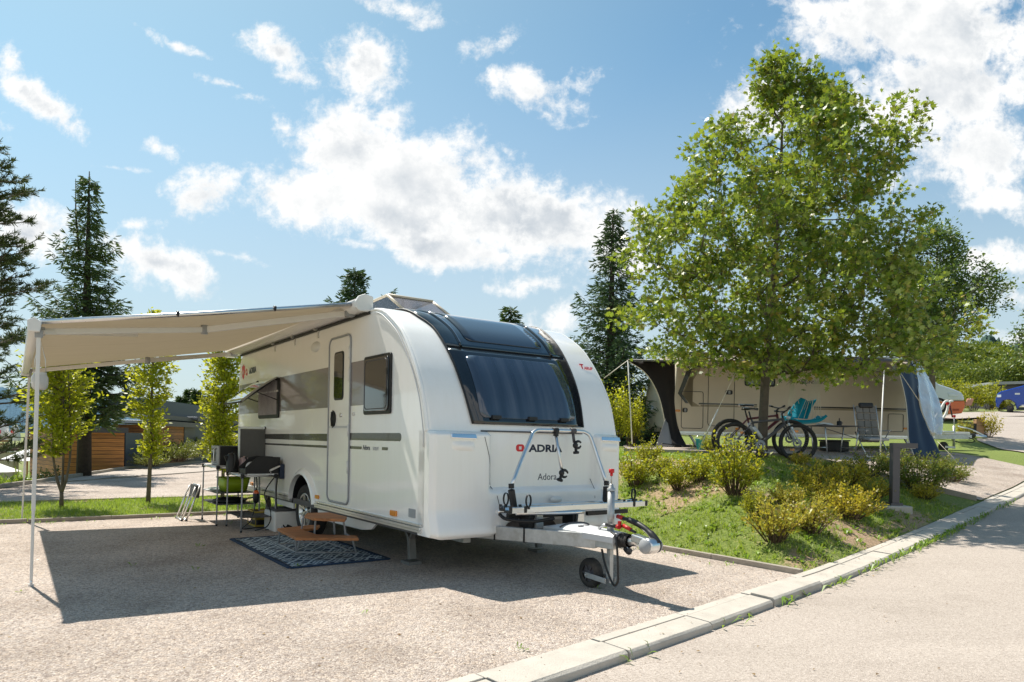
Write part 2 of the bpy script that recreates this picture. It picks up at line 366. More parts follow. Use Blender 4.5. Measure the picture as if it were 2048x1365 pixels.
# foliage
M['maple']=leafmat('maple_leaf',[(.025,.065,.010),(.055,.12,.014),(.11,.185,.02),(.20,.28,.03),(.40,.44,.12),(.035,.085,.012),(.27,.32,.05),(.15,.23,.025),(.40,.28,.06),(.07,.14,.018)],.27,(.44,.56,.045),.42,.45)
M['darkleaf']=leafmat('dark_leaf',[(.04,.085,.014),(.07,.125,.02),(.12,.17,.03)],.28,(.2,.30,.04))
M['hornbeam']=leafmat('hornbeam_leaf',[(.08,.13,.01),(.13,.19,.012),(.20,.25,.014),(.28,.30,.018),(.10,.15,.012)],.48,(.62,.62,.03))
M['spruce']=leafmat('spruce_needles',[(.034,.066,.024),(.055,.098,.03),(.11,.155,.042),(.065,.095,.032)],.2,(.12,.18,.04),.6,.3)
M['fir']=leafmat('fir_needles',[(.036,.074,.034),(.055,.10,.04),(.10,.15,.052)],.2,(.10,.16,.05),.6,.3)
M['pine']=leafmat('pine_needles',[(.05,.08,.028),(.08,.11,.034),(.12,.14,.05)],.2,(.09,.12,.03),.6,.3)
M['shrub']=leafmat('spirea_leaf',[(.12,.17,.012),(.20,.25,.015),(.29,.31,.02),(.15,.17,.015),(.36,.31,.03)],.36,(.58,.56,.03))
M['shrubgold']=leafmat('golden_spirea_leaf',[(.34,.33,.02),(.46,.38,.03),(.18,.22,.014),(.48,.33,.04),(.52,.42,.07),(.15,.18,.012)],.34,(.66,.56,.04))
M['shruborange']=leafmat('russet_spirea_leaf',[(.22,.27,.02),(.34,.32,.035),(.42,.28,.06),(.16,.20,.02),(.52,.45,.08),(.24,.28,.03)],.33,(.60,.52,.05))
M['shrubdark']=leafmat('dark_spirea_leaf',[(.08,.13,.015),(.12,.17,.018),(.16,.20,.02),(.26,.24,.03),(.14,.08,.04)],.3,(.32,.38,.03))  # darker green kind, with a few brown leaves
M['grass']=leafmat('grass_blades',[(.15,.23,.03),(.21,.31,.035),(.28,.35,.06),(.38,.36,.13),(.15,.25,.03)],.35,(.42,.56,.05))
M['weed']=leafmat('weed_leaf',[(.10,.20,.02),(.16,.28,.03),(.24,.34,.05)],.3,(.35,.5,.04))
M['juniper']=leafmat('juniper',[(.02,.05,.012),(.035,.07,.015),(.06,.10,.02)],.2,(.1,.16,.02))
M['hedgeleaf']=leafmat('hedge_leaf',[(.10,.14,.03),(.15,.18,.04),(.22,.24,.06),(.20,.13,.05)],.25,(.3,.34,.05))
M['slopeleaf']=leafmat('slope_tree_leaf',[(.07,.12,.015),(.10,.15,.02),(.14,.18,.03),(.17,.19,.03)],.3,(.25,.30,.03))
# ---------------------------------------------------------------- terrain
ZR=[(-20,-.055),(5,-.055),(6.9,-.03),(9,.08),(14,.43),(18,.85),(24,1.5),(33,2.7),(40,3.3),(80,6)]
ZP=[(0,1.0),(12,1.0),(14,1.08),(20,1.16),(22,1.24),(28,2.1),(33,2.78),(38,3.26),(45,3.9),(80,6.5),(200,12),(9000,20)]
XL=[(-20,-10),(10,-10.6),(16.8,-11.6),(25,-13.8),(32,-14.2),(60,-14.6),(9000,-15)]
def smin(a,b,k=.15):
    h=max(0,min(1,.5+.5*(b-a)/k)); return b*(1-h)+a*h-k*h*(1-h)
def loc2(X,Y): 
    dx,dy=X-ORG.x,Y-ORG.y; return dx*RX.x+dy*RX.y, dx*BX.x+dy*BX.y
def W(lx,ly,z=0): return ORG+RX*lx+BX*ly+Vector((0,0,z))
def kd(X,Y): return (Y-X-3.73)/math.sqrt(2)
def zf(X,Y):
    lx,ly=loc2(X,Y); d=kd(X,Y); Yf=(X+Y+3.73)/2
    if d<-.13: return interp(ZR,Yf)
    zk=interp(ZR,Yf)+.06+(.33-.20*sstep(10.5,13.5,Yf))*max(0,d-.155)
    b=(lx-3.33)/3.4
    z1=0 if b<=0 else 1.3*(b if b>.12 else b*b/.12*.5+b*.5)
    fade=1-sstep(5.5,12,ly)      # the bank is a feature of the near pitch
    zp=interp(ZP,Y)*sstep(-6,1.5,X)
    if b>0: z1=smin(z1,zp,.2); z=smin(z1,max(zk,.0),.12) if zk<zp+.5 else z1
    else: z=0 if zk>-.05 else zk
    z=max(z,0 if zk>0 else zk) if b<=.3 else z
    xl=interp(XL,Y)
    if X<xl-.25: z=z-1.4*sstep(0,1.3,xl-.25-X)
    return z
def hit(px,py,z0=0.,tmin=3.,tmax=120):
    r=px_ray(px,py); t=tmin
    while t<tmax:
        if EYE+r.z*t<=zf(r.x*t,t)+z0: break
        t+=.02 if t<30 else .1
    return Vector((r.x*t,t,zf(r.x*t,t)))
def P(px,py,D):
    r=px_ray(px,py)*D; r.z+=EYE; return r
def PZ(px,py,z):
    r=px_ray(px,py); t=(z-EYE)/r.z; return Vector((r.x*t,t,z))
def sheet(name,A,Bl,nu,nv,m,dz=0.,zfun=zf,label=None,extra=None):
    """A and Bl: world xy polylines of equal length; the sheet spans between them."""
    A=[Vector((a[0],a[1],0)) for a in A]; Bl=[Vector((a[0],a[1],0)) for a in Bl]
    def at(Pl,u):
        k=len(Pl)-1; t=u*k; i=min(int(t),k-1); return Pl[i].lerp(Pl[i+1],t-i)
    mb=MB()
    def fn(u,v):
        p=at(A,u).lerp(at(Bl,u),v); return Vector((p.x,p.y,zfun(p.x,p.y)+dz+(extra(p.x,p.y) if extra else 0)))
    mb.grid(fn,nu,nv)
    o=mb.build(name,m); o['kind']='structure'
    return o
def ground_mats():
    # gravel: small rounded stones of many tones
    m,nt,b,N,L=nm('gravel'); tc=N('ShaderNodeTexCoord')
    v=N('ShaderNodeTexVoronoi'); v.inputs['Scale'].default_value=95; L(tc.outputs['Object'],v.inputs['Vector'])
    v2=N('ShaderNodeTexVoronoi'); v2.inputs['Scale'].default_value=44; L(tc.outputs['Object'],v2.inputs['Vector'])
    sp=N('ShaderNodeSeparateColor'); L(v.outputs['Color'],sp.inputs[0])
    c=ramp(nt,sp.outputs[0],[(0,(.30,.24,.20)),(.25,(.42,.35,.30)),(.5,(.475,.40,.345)),(.75,(.515,.445,.39)),(1,(.63,.565,.505))])
    sp2=N('ShaderNodeSeparateColor'); L(v2.outputs['Color'],sp2.inputs[0])
    c2=ramp(nt,sp2.outputs[1],[(0,(.72,.70,.70)),(.5,(1,1,1)),(1,(1.12,1.08,1.02))])
    mm=N('ShaderNodeMix'); mm.data_type='RGBA'; mm.blend_type='MULTIPLY'; mm.inputs['Factor'].default_value=1; L(c,mm.inputs['A']); L(c2,mm.inputs['B'])
    n=N('ShaderNodeTexNoise'); n.inputs['Scale'].default_value=1.1; n.inputs['Detail'].default_value=5; L(tc.outputs['Object'],n.inputs['Vector'])
    c3=ramp(nt,n.outputs[0],[(.25,(.74,.71,.68)),(.5,(1,.99,.98)),(.75,(1.14,1.15,1.16))])
    m2=N('ShaderNodeMix'); m2.data_type='RGBA'; m2.blend_type='MULTIPLY'; m2.inputs['Factor'].default_value=1; L(mm.outputs['Result'],m2.inputs['A']); L(c3,m2.inputs['B'])
    mpw=N('ShaderNodeMapping'); mpw.inputs['Rotation'].default_value=(0,0,-ANG); mpw.inputs['Scale'].default_value=(1.5,.22,1); L(tc.outputs['Object'],mpw.inputs[0])
    nw=N('ShaderNodeTexNoise'); nw.inputs['Scale'].default_value=1.3; nw.inputs['Detail'].default_value=4; L(mpw.outputs[0],nw.inputs['Vector'])
    cw=ramp(nt,nw.outputs[0],[(.3,(.88,.865,.85)),(.5,(1,1,1)),(.7,(1.05,1.06,1.07))])
    m3=N('ShaderNodeMix'); m3.data_type='RGBA'; m3.blend_type='MULTIPLY'; m3.inputs['Factor'].default_value=1; L(m2.outputs['Result'],m3.inputs['A']); L(cw,m3.inputs['B']); m2=m3
    L(m2.outputs['Result'],b.inputs['Base Color']); b.inputs['Roughness'].default_value=.9
    n4=N('ShaderNodeTexNoise'); n4.inputs['Scale'].default_value=9; n4.inputs['Detail'].default_value=9; n4.inputs['Roughness'].default_value=.8; L(tc.outputs['Object'],n4.inputs['Vector'])
    ad=N('ShaderNodeMath'); ad.operation='MULTIPLY_ADD'; L(v.outputs['Distance'],ad.inputs[0]); ad.inputs[1].default_value=-.9; L(n4.outputs[0],ad.inputs[2])
    bp=N('ShaderNodeBump'); bp.inputs['Strength'].default_value=.9; bp.inputs['Distance'].default_value=.013; L(ad.outputs[0],bp.inputs['Height']); L(bp.outputs[0],b.inputs['Normal'])
    M['gravel']=m
    # asphalt: pale, old, sun bleached
    m,nt,b,N,L=nm('asphalt'); tc=N('ShaderNodeTexCoord')
    v=N('ShaderNodeTexVoronoi'); v.inputs['Scale'].default_value=130; L(tc.outputs['Object'],v.inputs['Vector'])
    sp=N('ShaderNodeSeparateColor'); L(v.outputs['Color'],sp.inputs[0])
    c=ramp(nt,sp.outputs[0],[(0,(.27,.225,.19)),(.3,(.375,.32,.275)),(.7,(.42,.36,.31)),(1,(.52,.455,.40))])
    n=N('ShaderNodeTexNoise'); n.inputs['Scale'].default_value=.9; n.inputs['Detail'].default_value=9; n.inputs['Roughness'].default_value=.68; n.inputs['Distortion'].default_value=.6
    mp=N('ShaderNodeMapping'); mp.inputs['Rotation'].default_value=(0,0,-R_(45)); mp.inputs['Scale'].default_value=(.45,1.3,1); L(tc.outputs['Object'],mp.inputs[0]); L(mp.outputs[0],n.inputs['Vector'])
    c3=ramp(nt,n.outputs[0],[(.22,(.74,.72,.70)),(.42,(.96,.955,.95)),(.6,(1.03,1.03,1.03)),(.8,(1.14,1.13,1.12))])
    m2=N('ShaderNodeMix'); m2.data_type='RGBA'; m2.blend_type='MULTIPLY'; m2.inputs['Factor'].default_value=1; L(c,m2.inputs['A']); L(c3,m2.inputs['B'])
    L(m2.outputs['Result'],b.inputs['Base Color']); b.inputs['Roughness'].default_value=.85
    bp=N('ShaderNodeBump'); bp.inputs['Distance'].default_value=.003; L(v.outputs['Distance'],bp.inputs['Height']); L(bp.outputs[0],b.inputs['Normal'])
    M['asphalt']=m
    # lawn soil: grass cover with bare dry patches
    m,nt,b,N,L=nm('lawn'); tc=N('ShaderNodeTexCoord')
    a=N('ShaderNodeAttribute'); a.attribute_name='bare'
    n=N('ShaderNodeTexNoise'); n.inputs['Scale'].default_value=28; n.inputs['Detail'].default_value=8; n.inputs['Roughness'].default_value=.75; L(tc.outputs['Object'],n.inputs['Vector'])
    g=ramp(nt,n.outputs[0],[(.3,(.08,.115,.02)),(.5,(.16,.215,.035)),(.65,(.27,.29,.07)),(.8,(.40,.36,.15))])
    s=ramp(nt,n.outputs[0],[(.3,(.22,.14,.08)),(.5,(.38,.26,.16)),(.7,(.52,.39,.26))])
    ad=N('ShaderNodeMath'); ad.operation='MULTIPLY_ADD'; L(n.outputs[0],ad.inputs[0]); ad.inputs[1].default_value=.8; L(a.outputs['Fac'],ad.inputs[2])
    mr=N('ShaderNodeMapRange'); mr.interpolation_type='SMOOTHSTEP'; L(ad.outputs[0],mr.inputs[0]); mr.inputs[1].default_value=.75; mr.inputs[2].default_value=1.0
    mx=N('ShaderNodeMix'); mx.data_type='RGBA'; L(mr.outputs[0],mx.inputs['Factor']); L(g,mx.inputs['A']); L(s,mx.inputs['B'])
    L(mx.outputs['Result'],b.inputs['Base Color']); b.inputs['Roughness'].default_value=.95
    bp=N('ShaderNodeBump'); bp.inputs['Distance'].default_value=.03; L(n.outputs[0],bp.inputs['Height']); L(bp.outputs[0],b.inputs['Normal'])
    M['lawn']=m
    M['earth']=mat('earth',(.16,.13,.07),.95,var=.5,vs=.4,bump=.02,bs=8)
    M['field']=mat('meadow',(.17,.20,.055),.95,var=.35,vs=1.2,dirt=(.26,.21,.10),dirts=.5,bump=.03,bs=14)
ground_mats()
def bare(X,Y):
    lx,ly=loc2(X,Y)
    v=noise.fractal(Vector((X*.9,Y*.9,3.3)),1.,2.,4)*.55+.25
    if lx>3.3:
        v+=.20*sstep(4.6,5.6,lx)*(1-sstep(8,11,Y-0*X))*1.0      # trodden soil round the shrubs
        v+=.26*math.exp(-((kd(X,Y)-.35)/.2)**2)
        v-=.15*(1-sstep(3.6,4.8,lx))
        if Y>13: v-=.45
        # worn patch under the maple
        v+=.30*math.exp(-((X-2.6)**2+(Y-12)**2)/3)
    else:
        v+=.10+.25*math.exp(-((ly-5.3)/.18)**2)+.25*math.exp(-((ly-8.55)/.2)**2)
        if ly>9: v-=.2
    return max(0,min(1,v))
def add_bare(o):
    me=o.data; at=me.attributes.new('bare','FLOAT','POINT')
    at.data.foreach_set('value',[bare(v.co.x,v.co.y) for v in me.vertices])
# base sheet out to the horizon
def zbase(X,Y):
    if abs(X)>200 or Y>300 or Y<-60:
        return -1.5
    r=math.hypot(X,Y-20)
    return zf(X,Y)-.08 if r<120 else zf(X,Y)*max(0,1-(r-120)/80)-.3-1.2*min(1,(r-120)/80)
def base_ground():
    def warp(t): s=abs(t); return math.copysign(60*s+3500*max(0,s-.5)**3*8 if s>.5 else 60*s,t)
    mb=MB(); mb.grid(lambda u,v: (lambda x,y:Vector((x,y+18,zbase(x,y+18))))(warp(u*2-1),warp(v*2-1)),260,260)
    o=mb.build('ground',M['field']); o['kind']='structure'
base_ground()
# kerb line: X = Y-3.73 ; point at foot Yf and distance d
def K(Yf,d): return (Yf-3.73-d/math.sqrt(2), Yf+d/math.sqrt(2))
rng=[-6+i*.5 for i in range(0,95)]
sheet('road',[K(y,-.15) for y in rng],[K(y,-9) for y in rng],190,14,M['asphalt'],dz=-.001,zfun=lambda X,Y: interp(ZR,(X+Y+3.73)/2))
# near gravel pitch (flat), cut by the kerb
def pitch():
    mb=MB(); pts=[]
    kp=[Vector((*K(y,.43),0)) for y in np.arange(-2,8.0,.25)]
    def lxk(ly):   # local x of the inner kerb line at a given local y
        # W(lx,ly): find lx with kd=.43
        a=0.;b=40.
        p0=W(0,ly); d0=kd(p0.x,p0.y); p1=W(1,ly); d1=kd(p1.x,p1.y)
        return (.155-d0)/(d1-d0)
    def fn(u,v):
        ly=-7.2+v*(5.18+7.2); x1=min(3.285,lxk(ly)); lx=-16+u*(x1+16); p=W(lx,ly); return Vector((p.x,p.y,zf(p.x,p.y)+.004))
    mb.grid(fn,80,80); o=mb.build('gravel_pitch',M['gravel']); o['kind']='structure'
pitch()
# rear gravel track beyond the grass strip, asphalt path beside the cabins
g1=[W(-16,8.6),W(-8,8.6),W(0,8.6),W(4,8.6)]
def xy(v): return (v.x,v.y)
pa=[PZ(-60,978,0),PZ(84,968.5,0),PZ(404,945,0),PZ(470,940,0)]
sheet('gravel_track',[xy(W(-14,8.6)),xy(W(-5,8.6)),xy(W(0,8.6)),xy(W(4,8.6))],[xy(q) for q in pa],90,40,M['gravel'],dz=.004,zfun=lambda X,Y:0)
pb=[(-11.0,13.5),(-11.6,16.8),(-13.8,25),(-14.2,32),(-14.4,40)]
pc=[(-10.4,12.5),(-11.35,15.6),(-11.5,20),(-10.6,24.3),(-9,40)]
sheet('path',pb,pc,50,8,M['asphalt'],dz=.012,zfun=lambda X,Y:0)
# lawns
strip=sheet('grass_strip',[xy(W(x,5.26)) for x in (-16,-8,0,3.3)],[xy(W(x,8.56)) for x in (-16,-8,0,3.3)],220,50,M['lawn'],dz=.01,zfun=lambda X,Y:0); add_bare(strip)
def bank():
    mb=MB()
    # rows follow the kerb, columns run up the bank to the edging
    def fn(u,v):
        ly=-3.6+v*26
        lx0=3.37
        p0=W(0,ly); d0=kd(p0.x,p0.y); p1=W(1,ly); d1=kd(p1.x,p1.y); xk=(.16-d0)/(d1-d0)
        if xk<lx0: xk=lx0
        lx=lx0+u*(min(xk,30)-lx0); p=W(lx,ly); return Vector((p.x,p.y,zf(p.x,p.y)))
    mb.grid(fn,170,260); o=mb.build('lawn_bank',M['lawn']); o['kind']='structure'; add_bare(o); return o
bank_o=bank()
# upper gravel pitch in front of the second caravan
up_a=[(2.3,13.75),(4,13.35),(6.9,12.85),K(12.05,.17)]
up_b=[(3.4,21.5),(6,22.0),(10.5,22.4),K(17.0,.17)]
up_b2=[(3.4,21.5),(7,21.9),(12,21.0),K(16.6,.17)]
sheet('upper_gravel_pitch',up_a,up_b2,70,60,M['gravel'],dz=.02)
# cross road at the top right
cr_a=[P(1880,846,31),P(1990,838,33),P(2120,836,36),P(2400,835,42)]
cr_b=[P(1880,832,36),P(1990,826,38.5),P(2120,822,44),P(2400,815,52)]
sheet('cross_road',[xy(q) for q in cr_a],[xy(q) for q in cr_b],40,10,M['asphalt'],dz=.03)
sheet('side_road',[(14.9,20.2),(16,24),(18.5,28),(22.5,33)],[(22,22),(24,26),(26,30),(29,34)],40,16,M['asphalt'],dz=.035)
# kerb of cast blocks
def kerb():
    mb=MB(); rr=random.Random(3)
    y=-2.0; i=0
    while y<26:
        L_=1.0/math.sqrt(2); g=.006
        for (d0,d1,h0,h1) in ((-.15,.062,.052,.064),(.068,.155,.064,.068)):
            ya=y+(.0 if d0==0 else .0); a=ya+g; b=ya+L_-g
            dzb=rr.uniform(-.006,.006); sk=rr.uniform(-.006,.006)
            if i in (4,11) and d0<0: dzb+=.014
            vs=[]
            for yy in (a,(a+b)/2,b):
                zr=interp(ZR,yy)
                for (d,h) in ((d0+(.0),-.2),(d0,h0-(.016 if d0<0 else 0)),(d0+(.02 if d0<0 else .004),h0+.001),(d1-.004,h1),(d1,-.2)):
                    X,Y=K(yy,d+sk+(rr.uniform(-.004,.004) if d==-.15 else 0)); vs.append((X,Y,zr+h+dzb))
            fs=[]
            for s_ in (0,5):
                for k in range(4): fs.append((s_+k,s_+k+1,s_+k+6,s_+k+5))
            fs+= [(0,1,2,3,4),(14,13,12,11,10)]
            mb.add(vs,fs)
        y+=L_; i+=1
    o=mb.build('kerb',M['concrete'],bevel=.006); o['kind']='structure'
kerb()
def strip_edging(name,pts,w=.06,h=.06,zfun=zf,below=.2):
    mb=MB(); P_=[Vector((p[0],p[1],0)) for p in pts]
    out=[]
    for a,b in zip(P_,P_[1:]):
        n=max(1,int((b-a).length/1.0)); t=(b-a).normalized(); s_=Vector((-t.y,t.x,0))*w/2
        for k in range(n):
            p=a.lerp(b,k/n)+t*.004; q=a.lerp(b,(k+1)/n)-t*.004; dz=rnd.uniform(-.006,.006)
            vs=[]
            for c in (p,q):
                z=zfun(c.x,c.y)+h+dz
                vs+=[(c.x-s_.x,c.y-s_.y,z-below),(c.x-s_.x,c.y-s_.y,z),(c.x+s_.x,c.y+s_.y,z),(c.x+s_.x,c.y+s_.y,z-below)]
            mb.add(vs,[(0,1,5,4),(1,2,6,5),(2,3,7,6),(0,3,2,1),(4,5,6,7)])
    o=mb.build(name,M['edging'],bevel=.004); o['kind']='structure'
def ly_kerb(lx):
    a=W(lx,0); b=W(lx,-1); d0=kd(a.x,a.y); d1=kd(b.x,b.y); return -(.17-d0)/(d1-d0)
strip_edging('lawn_edging',[xy(W(3.33,ly_kerb(3.33))),xy(W(3.33,8))])
strip_edging('grass_edging',[xy(W(-16,5.22)),xy(W(3.3,5.22))])
strip_edging('track_edging',[xy(W(-16,8.6)),xy(W(3.3,8.6))],h=.04)
strip_edging('path_edging',[(-11.0,13.5),(-11.62,16.8),(-13.82,25),(-14.22,32)],w=.10,h=.10,below=.6,zfun=lambda X,Y:0)
strip_edging('path_border',[xy(q) for q in pa],w=.05,h=.03,zfun=lambda X,Y:0)
strip_edging('pitch_border',[(2.2,13.72),(4,13.3),(6.9,12.8),K(12.0,.22)],w=.08,h=.09)
# loose stones along kerb and gravel
def stones():
    rr=random.Random(5); V=[]
    base=[(1,0,0),(.2,.9,.1),(-.8,.5,0),(-.7,-.6,.1),(.3,-.9,0),(0,0,.8)]
    F=[(0,1,5),(1,2,5),(2,3,5),(3,4,5),(4,0,5)]
    def put(X,Y,z,s):
        a=rr.uniform(0,6.28); c,s_=math.cos(a),math.sin(a); q=[]
        for (x,y,h) in base:
            x*=s*rr.uniform(.7,1.2); y*=s*rr.uniform(.6,1.1); q.append((X+x*c-y*s_,Y+x*s_+y*c,z+h*s*.7-.001))
        for f in F:
            for i in f: V.append(q[i])
    for _ in range(5200):
        px=rr.uniform(-40,1550); py=rr.uniform(1050,1400); p=PZ(px,py,0)
        lx,ly=loc2(p.x,p.y)
        if kd(p.x,p.y)<.2 or lx>3.2 or ly>5.1: continue
        put(p.x,p.y,.004,rr.choice((.005,.006,.008,.008,.011)))
    for _ in range(900):
        Yf=rr.uniform(2.4,7.5); d=-.155-abs(rr.gauss(0,.12)) if rr.random()<.8 else -.16-rr.uniform(0,1.5); X,Y=K(Yf,d); put(X,Y,interp(ZR,Yf),rr.choice((.003,.004,.006,.008)))
    for _ in range(70):
        Yf=rr.uniform(2.4,9); X,Y=K(Yf,rr.uniform(-.13,.14)); put(X,Y,interp(ZR,Yf)+.066,rr.choice((.004,.006)))
    o2=[]
    for _ in range(260):
        px=rr.uniform(-40,1900); py=rr.uniform(1040,1400); p=PZ(px,py,0); lx,ly=loc2(p.x,p.y); d=kd(p.x,p.y)
        if d<-.3 and rr.random()<.6: continue
        z=zf(p.x,p.y)+.006; a=rr.uniform(0,6.28); l=rr.uniform(.012,.03); w=l*.35; c,s_=math.cos(a),math.sin(a)
        o2+=[(p.x,p.y,z),(p.x+c*l*.5-s_*w,p.y+s_*l*.5+c*w,z+.008*rr.random()),(p.x+c*l,p.y+s_*l,z+.004),(p.x+c*l*.5+s_*w,p.y+s_*l*.5-c*w,z+.01*rr.random())]
    o=np_mesh('dry_leaves',o2,4,leafmat('dry_leaf',[(.22,.13,.05),(.30,.20,.08),(.14,.09,.05)],.2,(.3,.2,.08))); tag(o,'small dry leaves scattered over the gravel, kerb and road','leaves',kind='stuff')
    o=np_mesh('loose_stones',V,3,mat('loose_stone',(.44,.35,.28),.9,var=.5,vs=30)); tag(o,'small loose stones scattered over the gravel pitch and along the kerb','gravel',kind='stuff')
stones()
# grass blades
def grass():
    rr=np.random.RandomState(11); 
    def blades(name,pts,label,m,hs=(.03,.07),w=.006):
        V=[]
        for (X,Y,z,s) in pts:
            n=rr.randint(3,6)
            for _ in range(n):
                a=rr.uniform(0,6.28); r=rr.uniform(0,.03); x=X+math.cos(a)*r; y=Y+math.sin(a)*r
                h=rr.uniform(*hs)*s; l=rr.uniform(.2,.9)*h; b=a+rr.uniform(-.8,.8); pa_=b+1.57; ww=w*rr.uniform(.6,1.3)
                V+=[(x-math.cos(pa_)*ww,y-math.sin(pa_)*ww,z),(x+math.cos(pa_)*ww,y+math.sin(pa_)*ww,z),(x+math.cos(b)*l,y+math.sin(b)*l,z+h)]
        o=np_mesh(name,V,3,m); tag(o,label,'grass',kind='stuff')
    pts=[]
    for _ in range(26000):
        ly=rr.uniform(-3.5,8); p0=W(0,ly); d0=kd(p0.x,p0.y); p1=W(1,ly); d1=kd(p1.x,p1.y); xk=(.16-d0)/(d1-d0)
        lx=rr.uniform(3.4,9.5)
        if lx>xk-.05: continue
        p=W(lx,ly)
        if p.y>13.6 and p.x>2.2: continue
        if rr.uniform()< bare(p.x,p.y)*1.3-.2: continue
        pts.append((p.x,p.y,zf(p.x,p.y)-.004,1.))
    for _ in range(3000):   # lawn uphill behind
        X=rr.uniform(.5,5); Y=rr.uniform(13,24); 
        if X>2.2+.1*(Y-13) : continue
        pts.append((X,Y,zf(X,Y),1.1))
    blades('lawn_grass',pts,'sunlit short grass growing in tufts on the sloping bank','' or M['grass'])
    pts=[]
    for _ in range(13000):
        lx=rr.uniform(-9,1.5); ly=rr.uniform(5.3,8.55); p=W(lx,ly)
        if rr.uniform()<bare(p.x,p.y)*1.1: continue
        pts.append((p.x,p.y,.005,1.1))
    blades('strip_grass',pts,'bright green grass of the strip behind the gravel pitch',M['grass'],(.03,.08))
    # weeds in the gutter
    V=[]
    for (Yf,n,sp) in ((5.35,8,.12),(6.0,16,.12),(6.75,26,.10),(7.35,30,.14),(8.0,50,.2),(8.6,90,.25),(9.2,120,.3),(9.9,90,.3),(10.8,60,.3),(12,40,.4),(4.4,6,.1)):
        for _ in range(n):
            y=Yf+rr.normal(0,sp); X,Y=K(y,-.155-abs(rr.normal(0,.04))); z=interp(ZR,y)
            a=rr.uniform(0,6.28); l=rr.uniform(.04,.10); ww=l*.13; h=rr.uniform(.02,.08); b=a+1.57
            c=Vector((X,Y,z)); t=c+Vector((math.cos(a)*l,math.sin(a)*l,h)); mdd=c.lerp(t,.5)+Vector((0,0,h*.4)); s_=Vector((math.cos(b)*ww,math.sin(b)*ww,0))
            V+=[c,mdd+s_,t,mdd-s_]
    o=np_mesh('gutter_weeds',[tuple(q) for q in V],4,M['weed']); tag(o,'green weeds growing in the gutter along the kerb','weeds',kind='stuff')
    V=[]
    for _ in range(150):
        if rr.uniform()<.6: lx=rr.uniform(-9,3.1); ly=5.1-abs(rr.normal(0,.12))
        else: lx=3.2-abs(rr.normal(0,.12)); ly=rr.uniform(-2.3,4)
        if rr.uniform()<.2: lx=rr.uniform(-6,3); ly=rr.uniform(-5,4)
        p=W(lx,ly)
        if kd(p.x,p.y)<.25: continue
        for k in range(rr.randint(3,8)):
            a=rr.uniform(0,6.28); l=rr.uniform(.02,.05); ww=l*.16; h=rr.uniform(.01,.04); b=a+1.57
            c=Vector((p.x+rr.normal(0,.015),p.y+rr.normal(0,.015),.006)); t=c+Vector((math.cos(a)*l,math.sin(a)*l,h)); mdd=c.lerp(t,.55)+Vector((0,0,h*.4)); s_=Vector((math.cos(b)*ww,math.sin(b)*ww,0))
            V+=[c,mdd+s_,t,mdd-s_]
    o=np_mesh('gravel_weeds',[tuple(q) for q in V],4,M['weed']); tag(o,'tiny weeds coming up along the edges of the gravel pitch','weeds',kind='stuff')
    # broad-leaved weeds and clover on the lawn
    V=[]
    for _ in range(900):
        ly=rr.uniform(-3.5,3.); lx=rr.uniform(3.4,8); p=W(lx,ly)
        if kd(p.x,p.y)<.2: continue
        z=zf(p.x,p.y)
        for k in range(rr.randint(4,9)):
            a=rr.uniform(0,6.28); l=rr.uniform(.03,.07)*(1.7 if rr.uniform()<.08 else 1); ww=l*.25; h=rr.uniform(.01,.05); b=a+1.57
            c=Vector((p.x,p.y,z)); t=c+Vector((math.cos(a)*l,math.sin(a)*l,h)); mdd=c.lerp(t,.55)+Vector((0,0,h*.5)); s_=Vector((math.cos(b)*ww,math.sin(b)*ww,0))
            V+=[c,mdd+s_,t,mdd-s_]
    o=np_mesh('lawn_weeds',[tuple(q) for q in V],4,M['weed']); tag(o,'low broad-leaved weeds among the grass of the bank','weeds',kind='stuff')
grass()
# ---------------------------------------------------------------- the near caravan
car=thing('caravan','large white touring caravan with dark curved front window and rolled out beige awning','caravan',ORG,ANG)
PROF=[(.3,2.605),(.02,2.603),(-.19,2.56),(-.35,2.485),(-.57,2.346),(-.724,2.197),(-.871,2.015),(-.986,1.84),(-1.073,1.66),(-1.14,1.42),(-1.158,1.30),(-1.16,.9),(-1.165,.5)]
PF=[(v.x,v.y) for v in smooth_path([(a,b,0) for a,b in PROF],5)]
def prof_at(z):      # local y and outward normal of the front at height z (below the roof crown)
    for (y0,z0),(y1,z1) in zip(PF,PF[1:]):
        if z1<=z<=z0 and z0>z1: t=(z0-z)/(z0-z1); return y0+(y1-y0)*t
    return PF[-1][0] if z<1 else PF[0][0]
def prof_s():
    s=[0]
    for a,b in zip(PF,PF[1:]): s.append(s[-1]+math.dist(a,b))
    return s
PS=prof_s()
def prof_pt(s):      # point and outward normal by arc length
    i=max(0,min(len(PF)-2,int(np.searchsorted(PS,s))-1)); t=(s-PS[i])/(PS[i+1]-PS[i])
    a,b=PF[i],PF[i+1]; y=a[0]+(b[0]-a[0])*t; z=a[1]+(b[1]-a[1])*t
    def nr(k): 
        k0=max(0,k-1);k1=min(len(PF)-1,k+1); d=(PF[k1][0]-PF[k0][0],PF[k1][1]-PF[k0][1]); l=math.hypot(*d); return (d[1]/l,-d[0]/l)
    n0,n1=nr(i),nr(i+1); n=(n0[0]+(n1[0]-n0[0])*t,n0[1]+(n1[1]-n0[1])*t)
    if n[0]>0 and n[1]<.5: n=(-n[0],-n[1])
    l=math.hypot(*n); return y,z,n[0]/l,n[1]/l
def s_of_z(z):
    for i in range(len(PF)-1):
        if PF[i+1][1]<=z<=PF[i][1] and PF[i][1]>PF[i+1][1]: return PS[i]+(PS[i+1]-PS[i])*(PF[i][1]-z)/(PF[i][1]-PF[i+1][1])
WID=2.3
